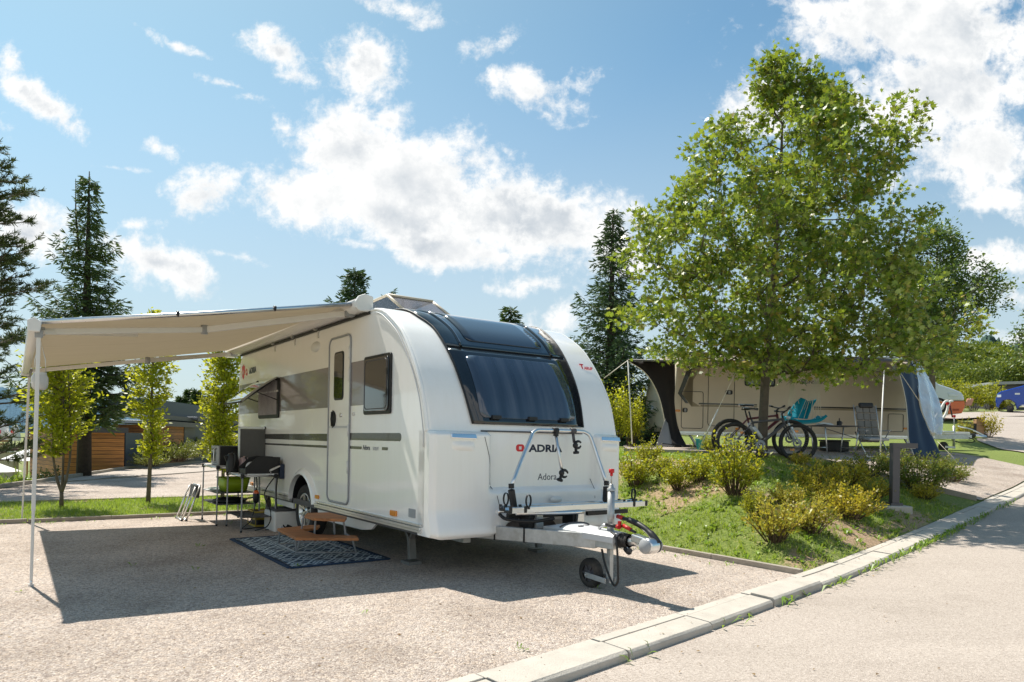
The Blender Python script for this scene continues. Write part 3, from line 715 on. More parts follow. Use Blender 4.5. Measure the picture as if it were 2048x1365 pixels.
def body():
    # closed silhouette, front lower -> roof -> rear
    rear=[(v.x,v.y) for v in smooth_path([(4.6,2.606,0),(4.85,2.60,0),(5.02,2.555,0),(5.13,2.46,0),(5.185,2.33,0),(5.20,2.15,0),(5.21,1.5,0),(5.215,.9,0),(5.22,.48,0)],4)]
    top=[(.3+.43*i,2.605) for i in range(1,10)]
    sil=PF[::-1]+top+rear
    n=len(sil)
    def nrm(i):
        a=sil[max(0,i-1)];b=sil[min(n-1,i+1)]; d=(b[0]-a[0],b[1]-a[1]); l=math.hypot(*d); return (-d[1]/l,d[0]/l)
    N_=[nrm(i) for i in range(n)]
    r=.05; K_=5; V=[];F=[]
    rows=[]
    for side in (0,1):
        for k in range(K_+1):
            a=math.pi/2*k/K_; ins=r*(1-math.sin(a)); xo=r*(1-math.cos(a))
            rows.append((xo,ins) if side==0 else None)
    rows=[(r*(1-math.cos(math.pi/2*k/K_)),r*(1-math.sin(math.pi/2*k/K_))) for k in range(K_+1)]
    rows=rows+[(WID-x,i) for x,i in rows[::-1]]
    mb=MB()
    vs=[(x,sil[i][0]-N_[i][0]*ins,sil[i][1]-N_[i][1]*ins) for (x,ins) in rows for i in range(n)]
    fs=[]
    for j in range(len(rows)-1):
        for i in range(n-1): fs.append((j*n+i,j*n+i+1,(j+1)*n+i+1,(j+1)*n+i))
    mb.add(vs,fs,True); skin=mb.build('shell',M['white'],car)
    # side walls with wheel arch
    inner=[(sil[i][0]-N_[i][0]*r,sil[i][1]-N_[i][1]*r) for i in range(n)]
    archp=[(2.07+.44*math.cos(R_(a)),.40+.40*math.sin(R_(a))) for a in range(168,11,-12)]  # rear to front
    for x in (0.,WID):
        poly=inner+[(5.17,.47)]+archp[::1][::1]+[]
        poly=inner+[(5.17,.48)]+[(y,z) for y,z in [(2.07+.44*math.cos(R_(a)),.40+.40*math.sin(R_(a))) for a in range(12,169,12)]]+[(-1.1,.48)]
        w=MB(); w.add([(x,y,z) for y,z in poly],[tuple(range(len(poly)))]); w.build('side_wall',M['white'],skin)
    # edge trims along the front curve
    for x in (.012,WID-.012):
        t=MB(); pts=[(x,y+.035*0,z) for y,z in PF]; pts=[(x,sil[i][0]-N_[i][0]*.022,sil[i][1]-N_[i][1]*.022) for i in range(n) if sil[i][1]>1.3 or sil[i][0]>3]
        t.tube(pts,.018,8); t.build('edge_trim',M['white'],skin)
    t=MB(); t.tube([(-.012,y,z) for y,z in [(PF[k][0]+.05,PF[k][1]-.04) for k in range(8,52)]],.006,6); t.build('edge_seal',M['lightgrey'],skin)
    u=MB(); u.bx(.02,WID-.02,-1.0,5.15,.40,.47); u.build('underfloor',M['darkgrey'],car)
    return skin
skin=body()
SX=-.004
def side_plate(name,poly,m,parent,t=.006,x=0,bevel=0):
    mb=MB(); mb.prism(poly,x-t,x+.002,'x'); return mb.build(name,m,parent,bevel=bevel)
# dark and grey film on the side
side_plate('grey_band',[(.215,1.615),(.215,2.085),(1.20-.61,2.085),(.59,1.615)],M['greyband'],skin,.002)
side_plate('grey_band',[(1.225,1.615),(1.225,2.085),(5.165,2.085),(5.19,1.615)],M['greyband'],skin,.002)
side_plate('dark_stripe',[(.585,1.245),(-.61,1.245)]+arc(-.61,1.283,.04,-90,-270,8)[0:]+[(.585,1.322)],M['darkband'],skin,.002)
side_plate('dark_stripe',[(1.225,1.225),(1.225,1.312),(4.6,1.30),(4.6,1.235)],M['darkband'],skin,.002)
side_plate('thin_stripe',[(.585,1.15),(.27,1.15),(.26,1.165),(.27,1.18),(.585,1.18)],M['darkband'],skin,.002)
side_plate('thin_stripe',[(1.225,1.145),(1.225,1.175),(4.5,1.17),(4.5,1.15)],M['darkband'],skin,.002)
side_plate('thin_stripe',[(-.23,1.153),(-.355,1.153),(-.365,1.168),(-.355,1.183),(-.23,1.183)],M['darkband'],skin,.002)
TS=axes((-.003,.235,1.147),(0,-1,0),(0,0,1))
text_mesh('side_lettering','Adora',.075,M['navyfilm'],skin,TS,.001,xs=.95)
text_mesh('side_lettering','572UT',.05,M['grey'],skin,axes((-.003,-.015,1.147),(0,-1,0),(0,0,1)),.001)
text_mesh('side_lettering','ADRIA',.13,M['navyfilm'],skin,axes((-.003,4.62,2.235),(0,-1,0),(0,0,1)),.001,bold=.003)
text_mesh('side_lettering','Q.',.12,M['redfilm'],skin,axes((-.003,4.83,2.235),(0,-1,0),(0,0,1)),.001,bold=.004)
mb=MB(); mb.prism([(5.04,2.29),(5.035,2.37),(4.96,2.40),(4.885,2.37),(4.88,2.29),(4.915,2.21),(4.96,2.17),(5.005,2.21)],-.006,.002,'x'); sh=mb.build('shield_badge',M['redfilm'],skin)
mb=MB(); mb.prism([(4.99,2.28),(4.96,2.33),(4.93,2.28),(4.96,2.23)],-.008,.0,'x'); mb.build('badge_mark',M['offwhite'],sh)
# door
def door():
    mb=MB(); mb.prism(rrect(.60,1.195,.555,2.385,.07,4),-.008,.002,'x'); d=mb.build('door',M['white'],car,bevel=.003)
    o=MB(); pts=[(-.009,y,z) for y,z in rrect(.585,1.21,.54,2.40,.085,6)]; o.tube(pts,.011,6,closed=True); o.build('door_seal',M['grey'],d)
    w=MB(); w.prism(rrect(.765,1.05,1.69,2.235,.05,5),-.014,.0,'x'); win=w.build('door_window',M['black'],d,bevel=.004)
    w=MB(); w.prism(rrect(.785,1.03,1.71,2.215,.04,5),-.018,-.012,'x'); w.build('pane',M['blackgloss'],win)
    h=MB(); h.prism(arc(1.075,1.48,.10,90,270,8)+[(1.09,1.40),(1.09,1.56)],-.016,0,'x'); h.tube([(-.03,1.045,1.40),(-.035,1.05,1.48),(-.03,1.045,1.56)],.012,6); hd=h.build('handle',M['black'],d)
    t=MB(); t.bx(-.010,0,.61,1.185,1.375,1.40); t.build('belt_line',M['lightgrey'],d)
    for z in (.95,1.35,1.95,2.2):
        hg=MB(); hg.cyl((-.018,.595,z-.07),(-.018,.595,z+.07),.012,n=8); hg.build('hinge',M['offwhite'],d)
    for y in (.83,):
        l=MB(); l.lathe([(.0,.012),(.02,.010),(.024,0)],12,T=axes((-.008,y,1.52),(0,1,0),(0,0,-1))); l.build('lock',M['trim'],d)
    l=MB(); l.lathe([(.0,.012),(.02,.010),(.024,0)],12,T=axes((-.002,.49,1.525),(0,1,0),(0,0,-1))); l.build('door_stop',M['offwhite'],skin)
door()
M['curtain']=mat('window_curtain',(.36,.33,.33),.8,var=.2,vs=9)
M['tint']=None
def glassmat(name,c,a,rough=.03):
    m,nt,b,N,L=nm(name); b.inputs['Base Color'].default_value=(*c,1); b.inputs['Roughness'].default_value=rough; b.inputs['Coat Weight'].default_value=1; b.inputs['Coat Roughness'].default_value=.02
    b.inputs['Specular IOR Level'].default_value=.6
    t=N('ShaderNodeBsdfTransparent'); t.inputs[0].default_value=(.55,.55,.6,1); mx=N('ShaderNodeMixShader'); mx.inputs[0].default_value=a
    L(t.outputs[0],mx.inputs[1]); L(b.outputs[0],mx.inputs[2]); L(mx.outputs[0],nt.nodes['Material Output'].inputs[0]); return m
M['tint']=glassmat('tinted_acrylic',(.02,.022,.028),.55)
M['tintlight']=glassmat('clear_acrylic',(.10,.11,.12),.3)
def curtain_fn(x,y0,y1,z0,z1,amp=.012,fr=14):
    def fn(u,v): return (x+amp*math.sin(u*fr*6.28)+amp*.5*math.sin(u*fr*2.7*6.28),y0+(y1-y0)*u,z0+(z1-z0)*v)
    return fn
# front side window
def side_window(y0,y1,z0,z1,open_=False):
    f=MB(); 
    fr=rrect(y0,y1,z0,z1,.03 if not open_ else .05,4); 
    f.prism(fr,-.022,.002,'x'); w=f.build('side_window',M['black'],car,bevel=.006)
    if not open_:
        g=MB(); g.prism(rrect(y0+.03,y1-.03,z0+.03,z1-.03,.05,5),-.034,-.0225,'x'); g.build('pane',M['blackgloss'],w,bevel=.006)
        g=MB(); pts=[(-.033,y,z) for y,z in rrect(y0+.055,y1-.055,z0+.055,z1-.055,.05,5)]; g.tube(pts,.006,5,closed=True); g.build('pane_rim',M['darkgrey'],w)
        c=MB(); c.grid(lambda u,v:(-.0355,y0+.09+(y1-y0-.18)*u,z0+.10+(z1-z0-.2)*v),2,2); c.build('glass_sheen',M['winglow'],w) if 'winglow' in M else None
        for k in (0,1):
            cch=MB(); cch.bx(-.042,-.03,y0+.035,y0+.06,z0+.18+.2*k,z0+.24+.2*k); cch.build('window_catch',M['black'],w)
    else:
        c=MB(); c.grid(curtain_fn(-.026,y0+.05,y1-.05,z0+.05,z1-.04),120,2,flip=True); c.build('curtain',M['curtain'],w)
        rail=MB(); rail.bx(-.034,-.022,y0+.01,y1-.01,z0+.36,z0+.385); rail.build('blind_rail',M['offwhite'],w)
        h0=Vector((-.03,0,z1)); tip=Vector((-.50,0,z1-.36)); d=(tip-h0); 
        fl=MB(); n=Vector((-d.z,0,d.x)).normalized()*-1
        def fn(u,v):
            b=.02*math.sin(v*3.14); return Vector((h0.x+d.x*v,y0+.005+(y1-y0-.01)*u,h0.z+d.z*v))+Vector((-.3,0,.95))*b
        fl.grid(fn,6,6); s=fl.build('window_flap',M['tintglass'],w,solid=.012)
        r=MB(); r.tube([(h0.x,y0+.02,h0.z),(tip.x,y0+.02,tip.z),(tip.x,y1-.02,tip.z),(h0.x,y1-.02,h0.z)],.012,6); r.build('flap_rim',M['black'],s)
        for y in (y0+.03,y1-.03):
            st=MB(); st.tube([(-.03,y,z0+.25),(-.30,y,z1-.22)],.008,6); st.build('stay',M['darkgrey'],s)
M['tintglass']=mat('tinted_acrylic_flap',(.30,.31,.30),.08,coat=1)
side_window(-.432,.20,1.51,2.107)
side_window(3.06,4.03,1.525,2.085,True)
# service items on the side
v_=MB(); v_.lathe([(0,.03),(.08,.028),(.13,.018),(.155,0)],20,T=axes((0,1.69,2.365),(0,-1.0,0),(0,0,1))@Matrix.Diagonal((1,.42,1,1))); v_.build('awning_light',M['offwhite'],car)
def amber(y,z,w=.075,h=.045):
    a=MB(); a.prism(rrect(y-w,y+w,z-h/2,z+h/2,.012,3),-.018,.002,'x'); a.build('marker_light',M['amber'],car,bevel=.004)
amber(-.525,.556,.065,.055); amber(1.54,.555,.06,.045); amber(4.35,.54,.06,.045)
a=MB(); a.prism(rrect(-.96,-.83,.55,.63,.006,2),-.006,.002,'x'); a.build('label_plate',M['grey'],car)
# lower rails and skirts
def skirt():
    k=MB()
    for (z0,z1,x) in ((.487,.505,-.02),(.455,.478,-.028),(.43,.45,-.02)):
        k.bx(x,.03,-1.08,1.60,z0,z1); k.bx(x,.03,2.52,5.16,z0,z1)
        k.bx(2.27,2.3-x,-1.08,1.6,z0,z1); k.bx(2.27,2.3-x,2.52,5.16,z0,z1)
    k.build('side_rail',M['trim'],car)
    for x0,x1 in ((.03,.06),(2.24,2.27)):
        s=MB(); s.prism([(1.62,.44),(1.60,.30),(1.45,.285),(.3,.30),(.06,.33),(-.05,.40),(-.06,.44)],x0,x1,'x'); s.build('skirt',M['offwhite'],car,bevel=.004)
        s=MB(); s.prism([(2.5,.44),(2.52,.32),(3.2,.33),(3.5,.44)],x0,x1,'x'); s.build('skirt',M['offwhite'],car,bevel=.004)
    for x,sg in ((0,-1),(2.3,1)):
        # flared arch
        A=MB()
        def fn(u,v):
            a=R_(8+164*u); r0=.40+.05*math.sin(v*1.57); y=2.07+(.44+.075*v)*math.cos(a); z=.40+(.40+.075*v)*math.sin(a); xx=x+sg*(.045*math.cos(v*1.57))
            return (xx,y,z)
        A.grid(fn,24,5)
        def fi(u,v):
            a=R_(8+164*u); return (x+sg*(.045-.06*v),2.07+.44*math.cos(a),.40+.40*math.sin(a))
        A.grid(fi,24,2); A.build('wheel_arch',M['white'],car)
    # dark wheel housing
    for x0,x1 in ((.012,.34),(1.96,2.288)):
        H_=MB()
        def fh(u,v):
            a=R_(0+180*u); return (x0+(x1-x0)*v,2.07+.438*math.cos(a),.40+.398*math.sin(a))
        H_.grid(fh,16,1); H_.add([(x1 if x0<1 else x0,1.6,.3),(x1 if x0<1 else x0,2.54,.3),(x1 if x0<1 else x0,2.54,.85),(x1 if x0<1 else x0,1.6,.85)],[(0,1,2,3)])
        H_.build('wheel_housing',M['black'],car)
skirt()
def wheel(parent,cx,cy,cz,R0,w,sg,spokes=7,name='wheel'):
    """axis along x, outer face towards sg"""
    T=axes((cx,cy,cz),(0,1,0),(0,0,1)) if sg>0 else axes((cx,cy,cz),(0,-1,0),(0,0,1))
    t=MB(); r1=R0*.66
    t.lathe([(r1,-w*.5),(R0*.9,-w*.5),(R0*.975,-w*.42),(R0,-w*.3),(R0,w*.3),(R0*.975,w*.42),(R0*.93,w*.5),(r1*1.05,w*.47),(r1,w*.38)],36,T=T)
    tyre=t.build('wheel' if name=='wheel' else name,M['rubber'],parent)
    r=MB(); r.lathe([(r1,-w*.4),(r1*.98,0),(r1*.92,w*.1)],32,T=T); r.lathe([(r1*1.02,w*.40),(r1*1.0,w*.46),(r1*.93,w*.44),(r1*.9,w*.2)],32,T=T)
    r.lathe([(0,w*.40),(R0*.09,w*.40),(R0*.12,w*.34),(R0*.13,w*.1)],16,T=T)
    for k in range(spokes):
        a=2*math.pi*k/spokes
        for da in (-.16,.16):
            p0=T@Vector((math.cos(a)*R0*.1,math.sin(a)*R0*.1,w*.33)); p1=T@Vector((math.cos(a+da)*r1*.95,math.sin(a+da)*r1*.95,w*.40)); r.bar(p0,p1,R0*.055,w*.10,up=(sg,0,0))
    r.build('rim',M['alu'],tyre)
    b=MB(); b.lathe([(0,w*.05),(r1*.9,w*.05)],24,T=T); b.build('brake_back',M['darkgrey'],tyre)
    return tyre
wheel(car,.125,2.09,.335,.335,.20,-1); wheel(car,2.175,2.09,.335,.335,.20,1)
# ------------------------------------------------ front
SH=Vector
def front_sheet(mb,xl,xr,s0,s1,off,nu=10,nv=24,flip=False):
    def fn(u,v):
        s=s0+(s1-s0)*v; y,z,ny,nz=prof_pt(s); a=xl(z,s) if callable(xl) else xl; b=xr(z,s) if callable(xr) else xr
        return (a+(b-a)*u,y+ny*off,z+nz*off)
    mb.grid(fn,nu,nv,flip=flip)
XLz=[(1.40,.475),(1.6,.44),(1.8,.415),(2.0,.405),(2.2,.39),(2.4,.365),(2.5,.30),(2.61,.27)]
XRz=[(1.40,1.82),(1.65,1.835),(1.86,1.855),(2.14,1.88),(2.33,1.895),(2.53,1.94),(2.61,1.96)]
sb=s_of_z(1.415); sm=s_of_z(2.155)
def front_panel():
    p=MB(); front_sheet(p,lambda z,s:interp(XLz,z),lambda z,s:interp(XRz,z),0.02,sm-.02,.012,8,30); top=p.build('roof_front_panel',M['navygloss'],car,solid=.012)
    p=MB(); front_sheet(p,lambda z,s:interp(XLz,z),lambda z,s:interp(XRz,z),sm+.02,sb,.012,8,24); fr=p.build('front_window',M['blackpanel'],car,solid=.012)
    g=MB(); front_sheet(g,lambda z,s:interp(XLz,z)+.01,lambda z,s:interp(XRz,z)-.01,sm-.03,sm+.03,.004,6,4); g.build('panel_joint',M['black'],car)
    # glass panes with rounded corners
    def rounded(name,xa,xb,s0,s1,off,m,parent,rad=.07,th=.01):
        mb=MB(); NV=26
        def ins(v,s):
            d=min(s-s0,s1-s); return rad-math.sqrt(max(0,rad*rad-(rad-d)**2)) if d<rad else 0
        def fn(u,v):
            vv=v; s=s0+(s1-s0)*(.5-.5*math.cos(vv*math.pi)); y,z,ny,nz=prof_pt(s); i_=ins(vv,s); a=(xa(z) if callable(xa) else xa)+i_; b=(xb(z) if callable(xb) else xb)-i_
            return (a+(b-a)*u,y+ny*off,z+nz*off)
        mb.grid(fn,10,NV); return mb.build(name,m,parent,solid=th)
    rounded('pane',lambda z:.555-.03*(2.07-z)*0,lambda z:1.70+.04*(2.07-z),s_of_z(2.075),s_of_z(1.475),.024,M['frontglass'],fr)
    # curtains are set just behind; seen as soft folds in the pane material
    for x in (.60+.13,1.16,1.56):
        c=MB(); c.bx(x-.05,x+.05,-1.175,-1.15,1.47,1.505); c.build('window_catch',M['black'],fr)
    pts=[]
    sk=rounded('skylight',.66,1.63,.30,s_of_z(2.24),.022,M['navyglass'],top)
    r=MB()
    for xs in (.565,1.70):
        pts=[]
        for i in range(24):
            s=.02+(sm-.04)*i/23; y,z,ny,nz=prof_pt(s); pts.append((xs+(-.09 if xs<1 else .05)*(1-sstep(.1,1.0,s)),y+ny*.02,z+nz*.02))
        r.tube(pts,.016,6)
    r.build('roof_ridge',M['blackgloss'],top)
    rr_=MB()
    def edge(s0,s1,xa,xb):
        pts=[]
        for i in range(20):
            s=s0+(s1-s0)*i/19; y,z,ny,nz=prof_pt(s); pts.append((xa(z),y+ny*.016,z+nz*.016))
        return pts
    rr_.tube(edge(.05,sb,lambda z:interp(XLz,z),0),.01,6); rr_.tube(edge(.05,sb,lambda z:interp(XRz,z),0),.01,6); rr_.build('panel_edge',M['black'],top)
M['blackpanel']=mat('black_window_surround',(.007,.010,.013),.12,coat=1)
def frontglass():
    m,nt,b,N,L=nm('front_acrylic'); tc=N('ShaderNodeTexCoord')
    w=N('ShaderNodeTexNoise'); w.inputs['Scale'].default_value=1; w.inputs['Detail'].default_value=5
    mp=N('ShaderNodeMapping'); mp.inputs['Scale'].default_value=(9,1,.5); mp.inputs['Rotation'].default_value=(0,.08,0); L(tc.outputs['Object'],mp.inputs[0]); L(mp.outputs[0],w.inputs['Vector'])
    c=ramp(nt,w.outputs[0],[(.3,(.018,.032,.058)),(.5,(.034,.052,.086)),(.72,(.07,.09,.125))]); L(c,b.inputs['Base Color'])
    b.inputs['Roughness'].default_value=.12; b.inputs['Coat Weight'].default_value=1; b.inputs['Coat Roughness'].default_value=.05
    return m
M['frontglass']=frontglass()
M['navyglass']=mat('skylight_acrylic',(.012,.022,.04),.04,coat=1)
front_panel()
text_mesh('front_lettering','T',.085,M['redfilm'],car,axes((2.06,prof_at(2.085)-.012,2.07),(1,-.0,0),(0,.45,.9)),.001,bold=.003)
text_mesh('front_lettering','ARUP',.05,M['redfilm'],car,axes((2.105,prof_at(2.07)-.012,2.065),(1,0,0),(0,.45,.9)),.001,bold=.001)
# lower front: moulded locker
def locker():
    zt=1.345
    def inside(x,z):
        a=sstep(.60,.68,x)*(1-sstep(1.93,2.0,x))
        b=sstep(.775,.835,z)
        return a*b
    def zb(x):
        return .385+ .02*sstep(.1,.0,x) + .115*sstep(.70,.86,x)*(1-sstep(1.5,1.66,x))
    def fn(u,v):
        x=-.0+WID*u; e=sstep(0,.045,x)*(1-sstep(WID-.045,WID,x))
        z0=zb(x); z=z0+(zt-z0)*v
        y=-1.240+.085*inside(x,z)-.055*(1-sstep(.42,.66,z))*(1-.4*inside(x,.9))
        y+=(1-e)*.05; y+=.03*(1-sstep(z0,z0+.03,z)); y+=.045*sstep(zt-.03,zt,z)
        # bulging corners at each side
        return (x,y,z)
    mb=MB(); mb.grid(fn,110,70)
    vs=[];
    mb.grid(lambda u,v:(lambda p:(p[0],p[1]+(-1.08-p[1])*v,p[2]+.012*v))(fn(u,1)),110,2)
    mb.grid(lambda u,v:(lambda p:(p[0],p[1]+(-.9-p[1])*v,p[2]))(fn(u,0)),110,2)
    for uu in (0,1): mb.grid(lambda u,v:(lambda p:(p[0],p[1]+(-1.0-p[1])*v,p[2]))(fn(uu,u)),70,2)
    o=mb.build('front_locker',M['white'],car)
    s=MB()
    def q(x,z): u=x/WID; z0=zb(x); p=fn(u,(z-z0)/(zt-z0)); return (p[0],p[1]-.0015,p[2])
    s.tube([q(.55+.115*min(1,k/9),1.30-.42*k/10) for k in range(11)]+[q(.675,.84),q(.70,.75),q(.74,.62),q(.75,.55)],.003,5)
    s.tube([q(.75+.05*k,.545) for k in range(0,5)],.003,5)
    s.build('locker_seam',M['darkgrey'],o)
    s=MB(); s.tube([q(1.925,1.29-.1*k) for k in range(0,7)],.003,5); s.build('locker_seam',M['darkgrey'],o)
    g=MB(); g.bx(.56,1.80,-1.17,-1.155,1.348,1.362); g.build('locker_gutter',M['darkgrey'],o)
    for x0,x1 in ((.185,.458),(1.995,2.262)):
        h=MB(); h.add([(x0,-1.262,1.284),(x1,-1.262,1.278),(x1-.005,-1.250,1.324),(x0+.005,-1.250,1.326),(x0,-1.2,1.284),(x1,-1.2,1.278),(x1-.005,-1.2,1.324),(x0+.005,-1.2,1.326)],[(0,1,2,3),(3,2,6,7),(0,3,7,4),(1,5,6,2),(0,4,5,1)]); hd=h.build('chrome_handle',M['chrome'],car,bevel=.006)
        c=MB(); c.grid(lambda u,v:(x0+(x1-x0)*(.04+.92*u)-.0,-1.238-.02*math.sin(v*3.14)*(1-abs(2*u-1)**4),1.262-.085*v-.02*u*v),12,6); c.build('grip_scoop',M['white'],hd)
    l=MB(); l.lathe([(0,.026),(.035,.022),(.05,.0)],16,T=axes((1.37,-1.29,.70),(1,0,0),(0,0,1))@Matrix.Diagonal((1.5,.7,1,1))); l.build('locker_lock',M['offwhite'],o)
    FY=-1.158
    text_mesh('front_lettering','ADRIA',.098,M['navyfilm'],car,axes((1.125,FY,1.165),(1,0,0),(0,0,1)),.002,bold=.004,xs=1.42)
    qm=MB()
    qm.prism(rrect(.965,1.065,1.165,1.235,.03,5),FY-.003,FY,'y'); lg=qm.build('front_emblem',M['redfilm'],car)
    qi=MB(); qi.prism([(1.0,1.185),(1.0,1.215),(1.03,1.215),(1.03,1.185)],FY-.0045,FY-.002,'y'); qi.build('emblem_gap',M['offwhite'],lg)
    qi=MB(); qi.prism([(1.05,1.175),(1.075,1.16),(1.085,1.17),(1.062,1.188)],FY-.0045,FY-.002,'y'); qi.build('emblem_tail',M['redfilm'],lg)
    text_mesh('front_lettering','Adora',.095,M['navyfilm'],car,axes((1.235,FY-.002,.885),(1,0,0),(0,0,1)),.001)
    for x,y in ((.10,-1.30),):
        pl=MB(); pl.prism([(x-.12,.44),(x-.10,.40),(x+.05,.41),(x+.04,.45)],y-.004,y+.02,'y')
locker()
# roof hatch open, clear dome
hb=MB(); hb.bx(.32,.92,.0,1.2,2.60,2.635); hatch=hb.build('roof_hatch',M['offwhite'],car,bevel=.01)
hl=MB(); hl.add([(.34,.42,2.835),(.90,.42,2.835),(.90,1.16,2.82),(.34,1.16,2.82)],[(0,1,2,3)]); hl.add([(.34,.42,2.835),(.90,.42,2.835),(.90,.04,2.63),(.34,.04,2.63)],[(0,1,2,3)]); hl.add([(.34,.42,2.835),(.34,.04,2.63),(.34,1.16,2.63),(.34,1.16,2.82)],[(0,1,2,3)]); hl.build('hatch_dome',M['tintlight'],hatch,solid=.006)
for x in (.34,.90):
    hr=MB(); hr.tube([(x,1.18,2.65),(x,1.16,2.82),(x,.44,2.84),(x,.38,2.815),(x,.04,2.63)],.018,6); hr.build('hatch_frame',M['cream'],hatch)
hr=MB(); hr.tube([(.34,.42,2.84),(.90,.42,2.84)],.018,6); hr.build('hatch_bar',M['cream'],hatch)
# corner steadies
M['steadygrey']=mat('shade_toned_steel',(.20,.195,.185),.55,metal=.4,var=.3)  # galvanised steel, its colour darkened to carry the shade under the caravan
def steady(x,y,sy):
    s=MB(); s.bar((x-.02,y-.24,.46),(x,y-.06,.25),.05,.03); s.bar((x-.02,y+.13,.46),(x,y-.04,.25),.05,.03); s.bar((x,y-.055,.27),(x,y-.09,.05),.075,.05); s.bx(x-.075,x+.075,y-.16,y+.02,.0,.035)
    s.build('corner_steady',M['steadygrey'],car,bevel=.004)
steady(.33,-.19,1); steady(1.95,-.19,1); steady(.33,4.7,1); steady(1.95,4.7,1)
ax=MB(); ax.cyl((.2,2.05,.33),(2.1,2.05,.33),.05); ax.bx(.55,.63,-.9,5,.28,.40); ax.bx(1.67,1.75,-.9,5,.28,.40); ax.build('chassis',M['galv'],car)
# ------------------------------------------------ drawbar
def drawbar():
    mb=MB()
    for sg in (-1,1):
        p0=Vector((1.15+sg*.62,-.85,.405)); p1=Vector((1.15+sg*.075,-2.20,.43))
        mb.bar(p0,p1,.055,.125)
        # taper nose
        mb.bar(p1,(1.15+sg*.05,-2.40,.43),.05,.10)
    mb.bx(.93,1.37,-1.78,-1.74,.40,.46)
    d=mb.build('drawbar',M['galv'],car,bevel=.005)
    for (t) in (.30,.52):
        for sg in (-1,1):
            a=Vector((1.15+sg*.62,-.85,.405)).lerp(Vector((1.15+sg*.075,-2.20,.43)),t); c=MB(); c.bar(a+Vector((0,.012,0)),a-Vector((0,.012,0)),.064,.134); c.build('cable_tie',M['black'],d)
    # hitch cover plate
    c=MB()
    def f(u,v):
        y=-1.64-.78*v; w=.21-.11*v; x=1.15+(u*2-1)*w; h=.502+.035*(1-abs(2*u-1)**3)*sstep(0,.15,v)-.015*v; return (x,y,h)
    c.grid(f,12,12); c.grid(lambda u,v:(lambda p:(p[0],p[1],p[2]-.05*v))(f(0,u)),12,1); c.grid(lambda u,v:(lambda p:(p[0],p[1],p[2]-.05*v))(f(1,u)),12,1); c.grid(lambda u,v:(lambda p:(p[0],p[1],p[2]-.07*v))(f(u,0)),12,1); c.grid(lambda u,v:(lambda p:(p[0],p[1],p[2]-.07*v))(f(u,1)),12,1)
    cv=c.build('drawbar_cover',M['lightgrey'],car)
    r=MB(); r.tube([(1.15+(u*2-1)*.175,-1.83,.513+.03*(1-abs(2*u-1)**3)) for u in [i/10 for i in range(11)]],.007,5)
    for (x,y) in ((1.09,-1.98),(1.17,-1.96)): r.lathe([(0,.006),(.025,.005),(.028,0)],12,T=axes((x,y,.53),(1,0,0),(0,1,0)))
    r.build('cover_strap',M['darkgrey'],cv)
    # coupling
    SHF=Matrix.Translation((0,-.13,0)); MBo=MB
    def MB_():
        q=MBo(); q.T=SHF; return q
    T=axes((1.15,-2.24,.46),(1,0,0),(0,0,1))   # z -> -y
    b=MB_(); prof=[]
    for k in range(5): prof+=[(.052,.03*k),(.062,.03*k+.012),(.052,.03*k+.028)]
    b.lathe(prof,18,T=T); bl=b.build('gaiter',M['rubber'],car)
    h=MB_(); h.tube([(1.15,-2.38,.46),(1.15,-2.48,.47)],.04,12); h.lathe([(0,-.06),(.045,-.06),(.062,-.045),(.062,.045),(.045,.06),(0,.06)],20,T=axes((1.15,-2.62,.455),(0,1,0),(0,0,1)))
    h.bar((1.15,-2.44,.50),(1.15,-2.62,.475),.085,.06); hc=h.build('coupling_head',M['alu'],car,bevel=.008)
    h2=MB_(); h2.lathe([(.0,-.085),(.05,-.085),(.06,-.07),(.06,-.061)],18,T=axes((1.15,-2.62,.455),(0,1,0),(0,0,1))); h2.lathe([(.06,.061),(.06,.07),(.05,.085),(.0,.085)],18,T=axes((1.15,-2.62,.455),(0,1,0),(0,0,1))); h2.build('stabiliser_knob',M['grey'],hc)
    k=MB_(); k.tube(smooth_path([(1.19,-2.24,.635),(1.19,-2.36,.625),(1.19,-2.50,.585),(1.19,-2.60,.53),(1.19,-2.665,.47)],5),[.016]*4+[.024]*10+[.03]*7,10); k.build('stabiliser_lever',M['black'],hc)
    k=MB_(); k.tube([(1.19,-2.20,.645),(1.19,-2.27,.637)],.019,8); k.tube([(1.13,-2.33,.585),(1.13,-2.42,.56)],.017,8); k.build('lever_grip',M['handle_red'],hc)
    k=MB_(); k.tube([(1.13,-2.30,.585),(1.13,-2.47,.545)],.012,8); k.build('coupling_lever',M['black'],hc)
    # handbrake
    k=MB_(); k.tube([(1.11,-2.06,.53),(1.11,-2.10,.56),(1.11,-2.15,.575)],.012,8); hb_=k.build('handbrake',M['alu'],car)
    k=MB_(); k.tube([(1.11,-2.15,.575),(1.11,-2.28,.572)],.016,8); k.build('grip',M['black'],hb_)
    k=MB_(); k.tube([(1.11,-2.28,.572),(1.11,-2.31,.572)],.02,8); k.bx(1.10,1.12,-2.32,-2.295,.56,.62); k.build('button',M['handle_red'],hb_)
    # breakaway cable and plug lead
    k=MB_(); k.tube(smooth_path([(1.10,-2.22,.52),(1.07,-2.30,.50),(1.06,-2.335,.40),(1.07,-2.34,.22),(1.08,-2.33,.13),(1.09,-2.28,.085),(1.10,-2.22,.13),(1.10,-2.15,.25),(1.11,-2.10,.36)],6),.0095,8); k.build('plug_lead',M['black'],car)
    k=MB_(); k.tube(smooth_path([(1.13,-2.36,.40),(1.12,-2.41,.375),(1.10,-2.44,.40)],4),.022,8); k.build('plug',M['black'],car)
    k=MB_(); k.tube(smooth_path([(1.14,-2.44,.50),(1.16,-2.47,.44),(1.13,-2.43,.39),(1.12,-2.38,.42)],5),.003,5); k.build('breakaway_cable',M['trim'],car)
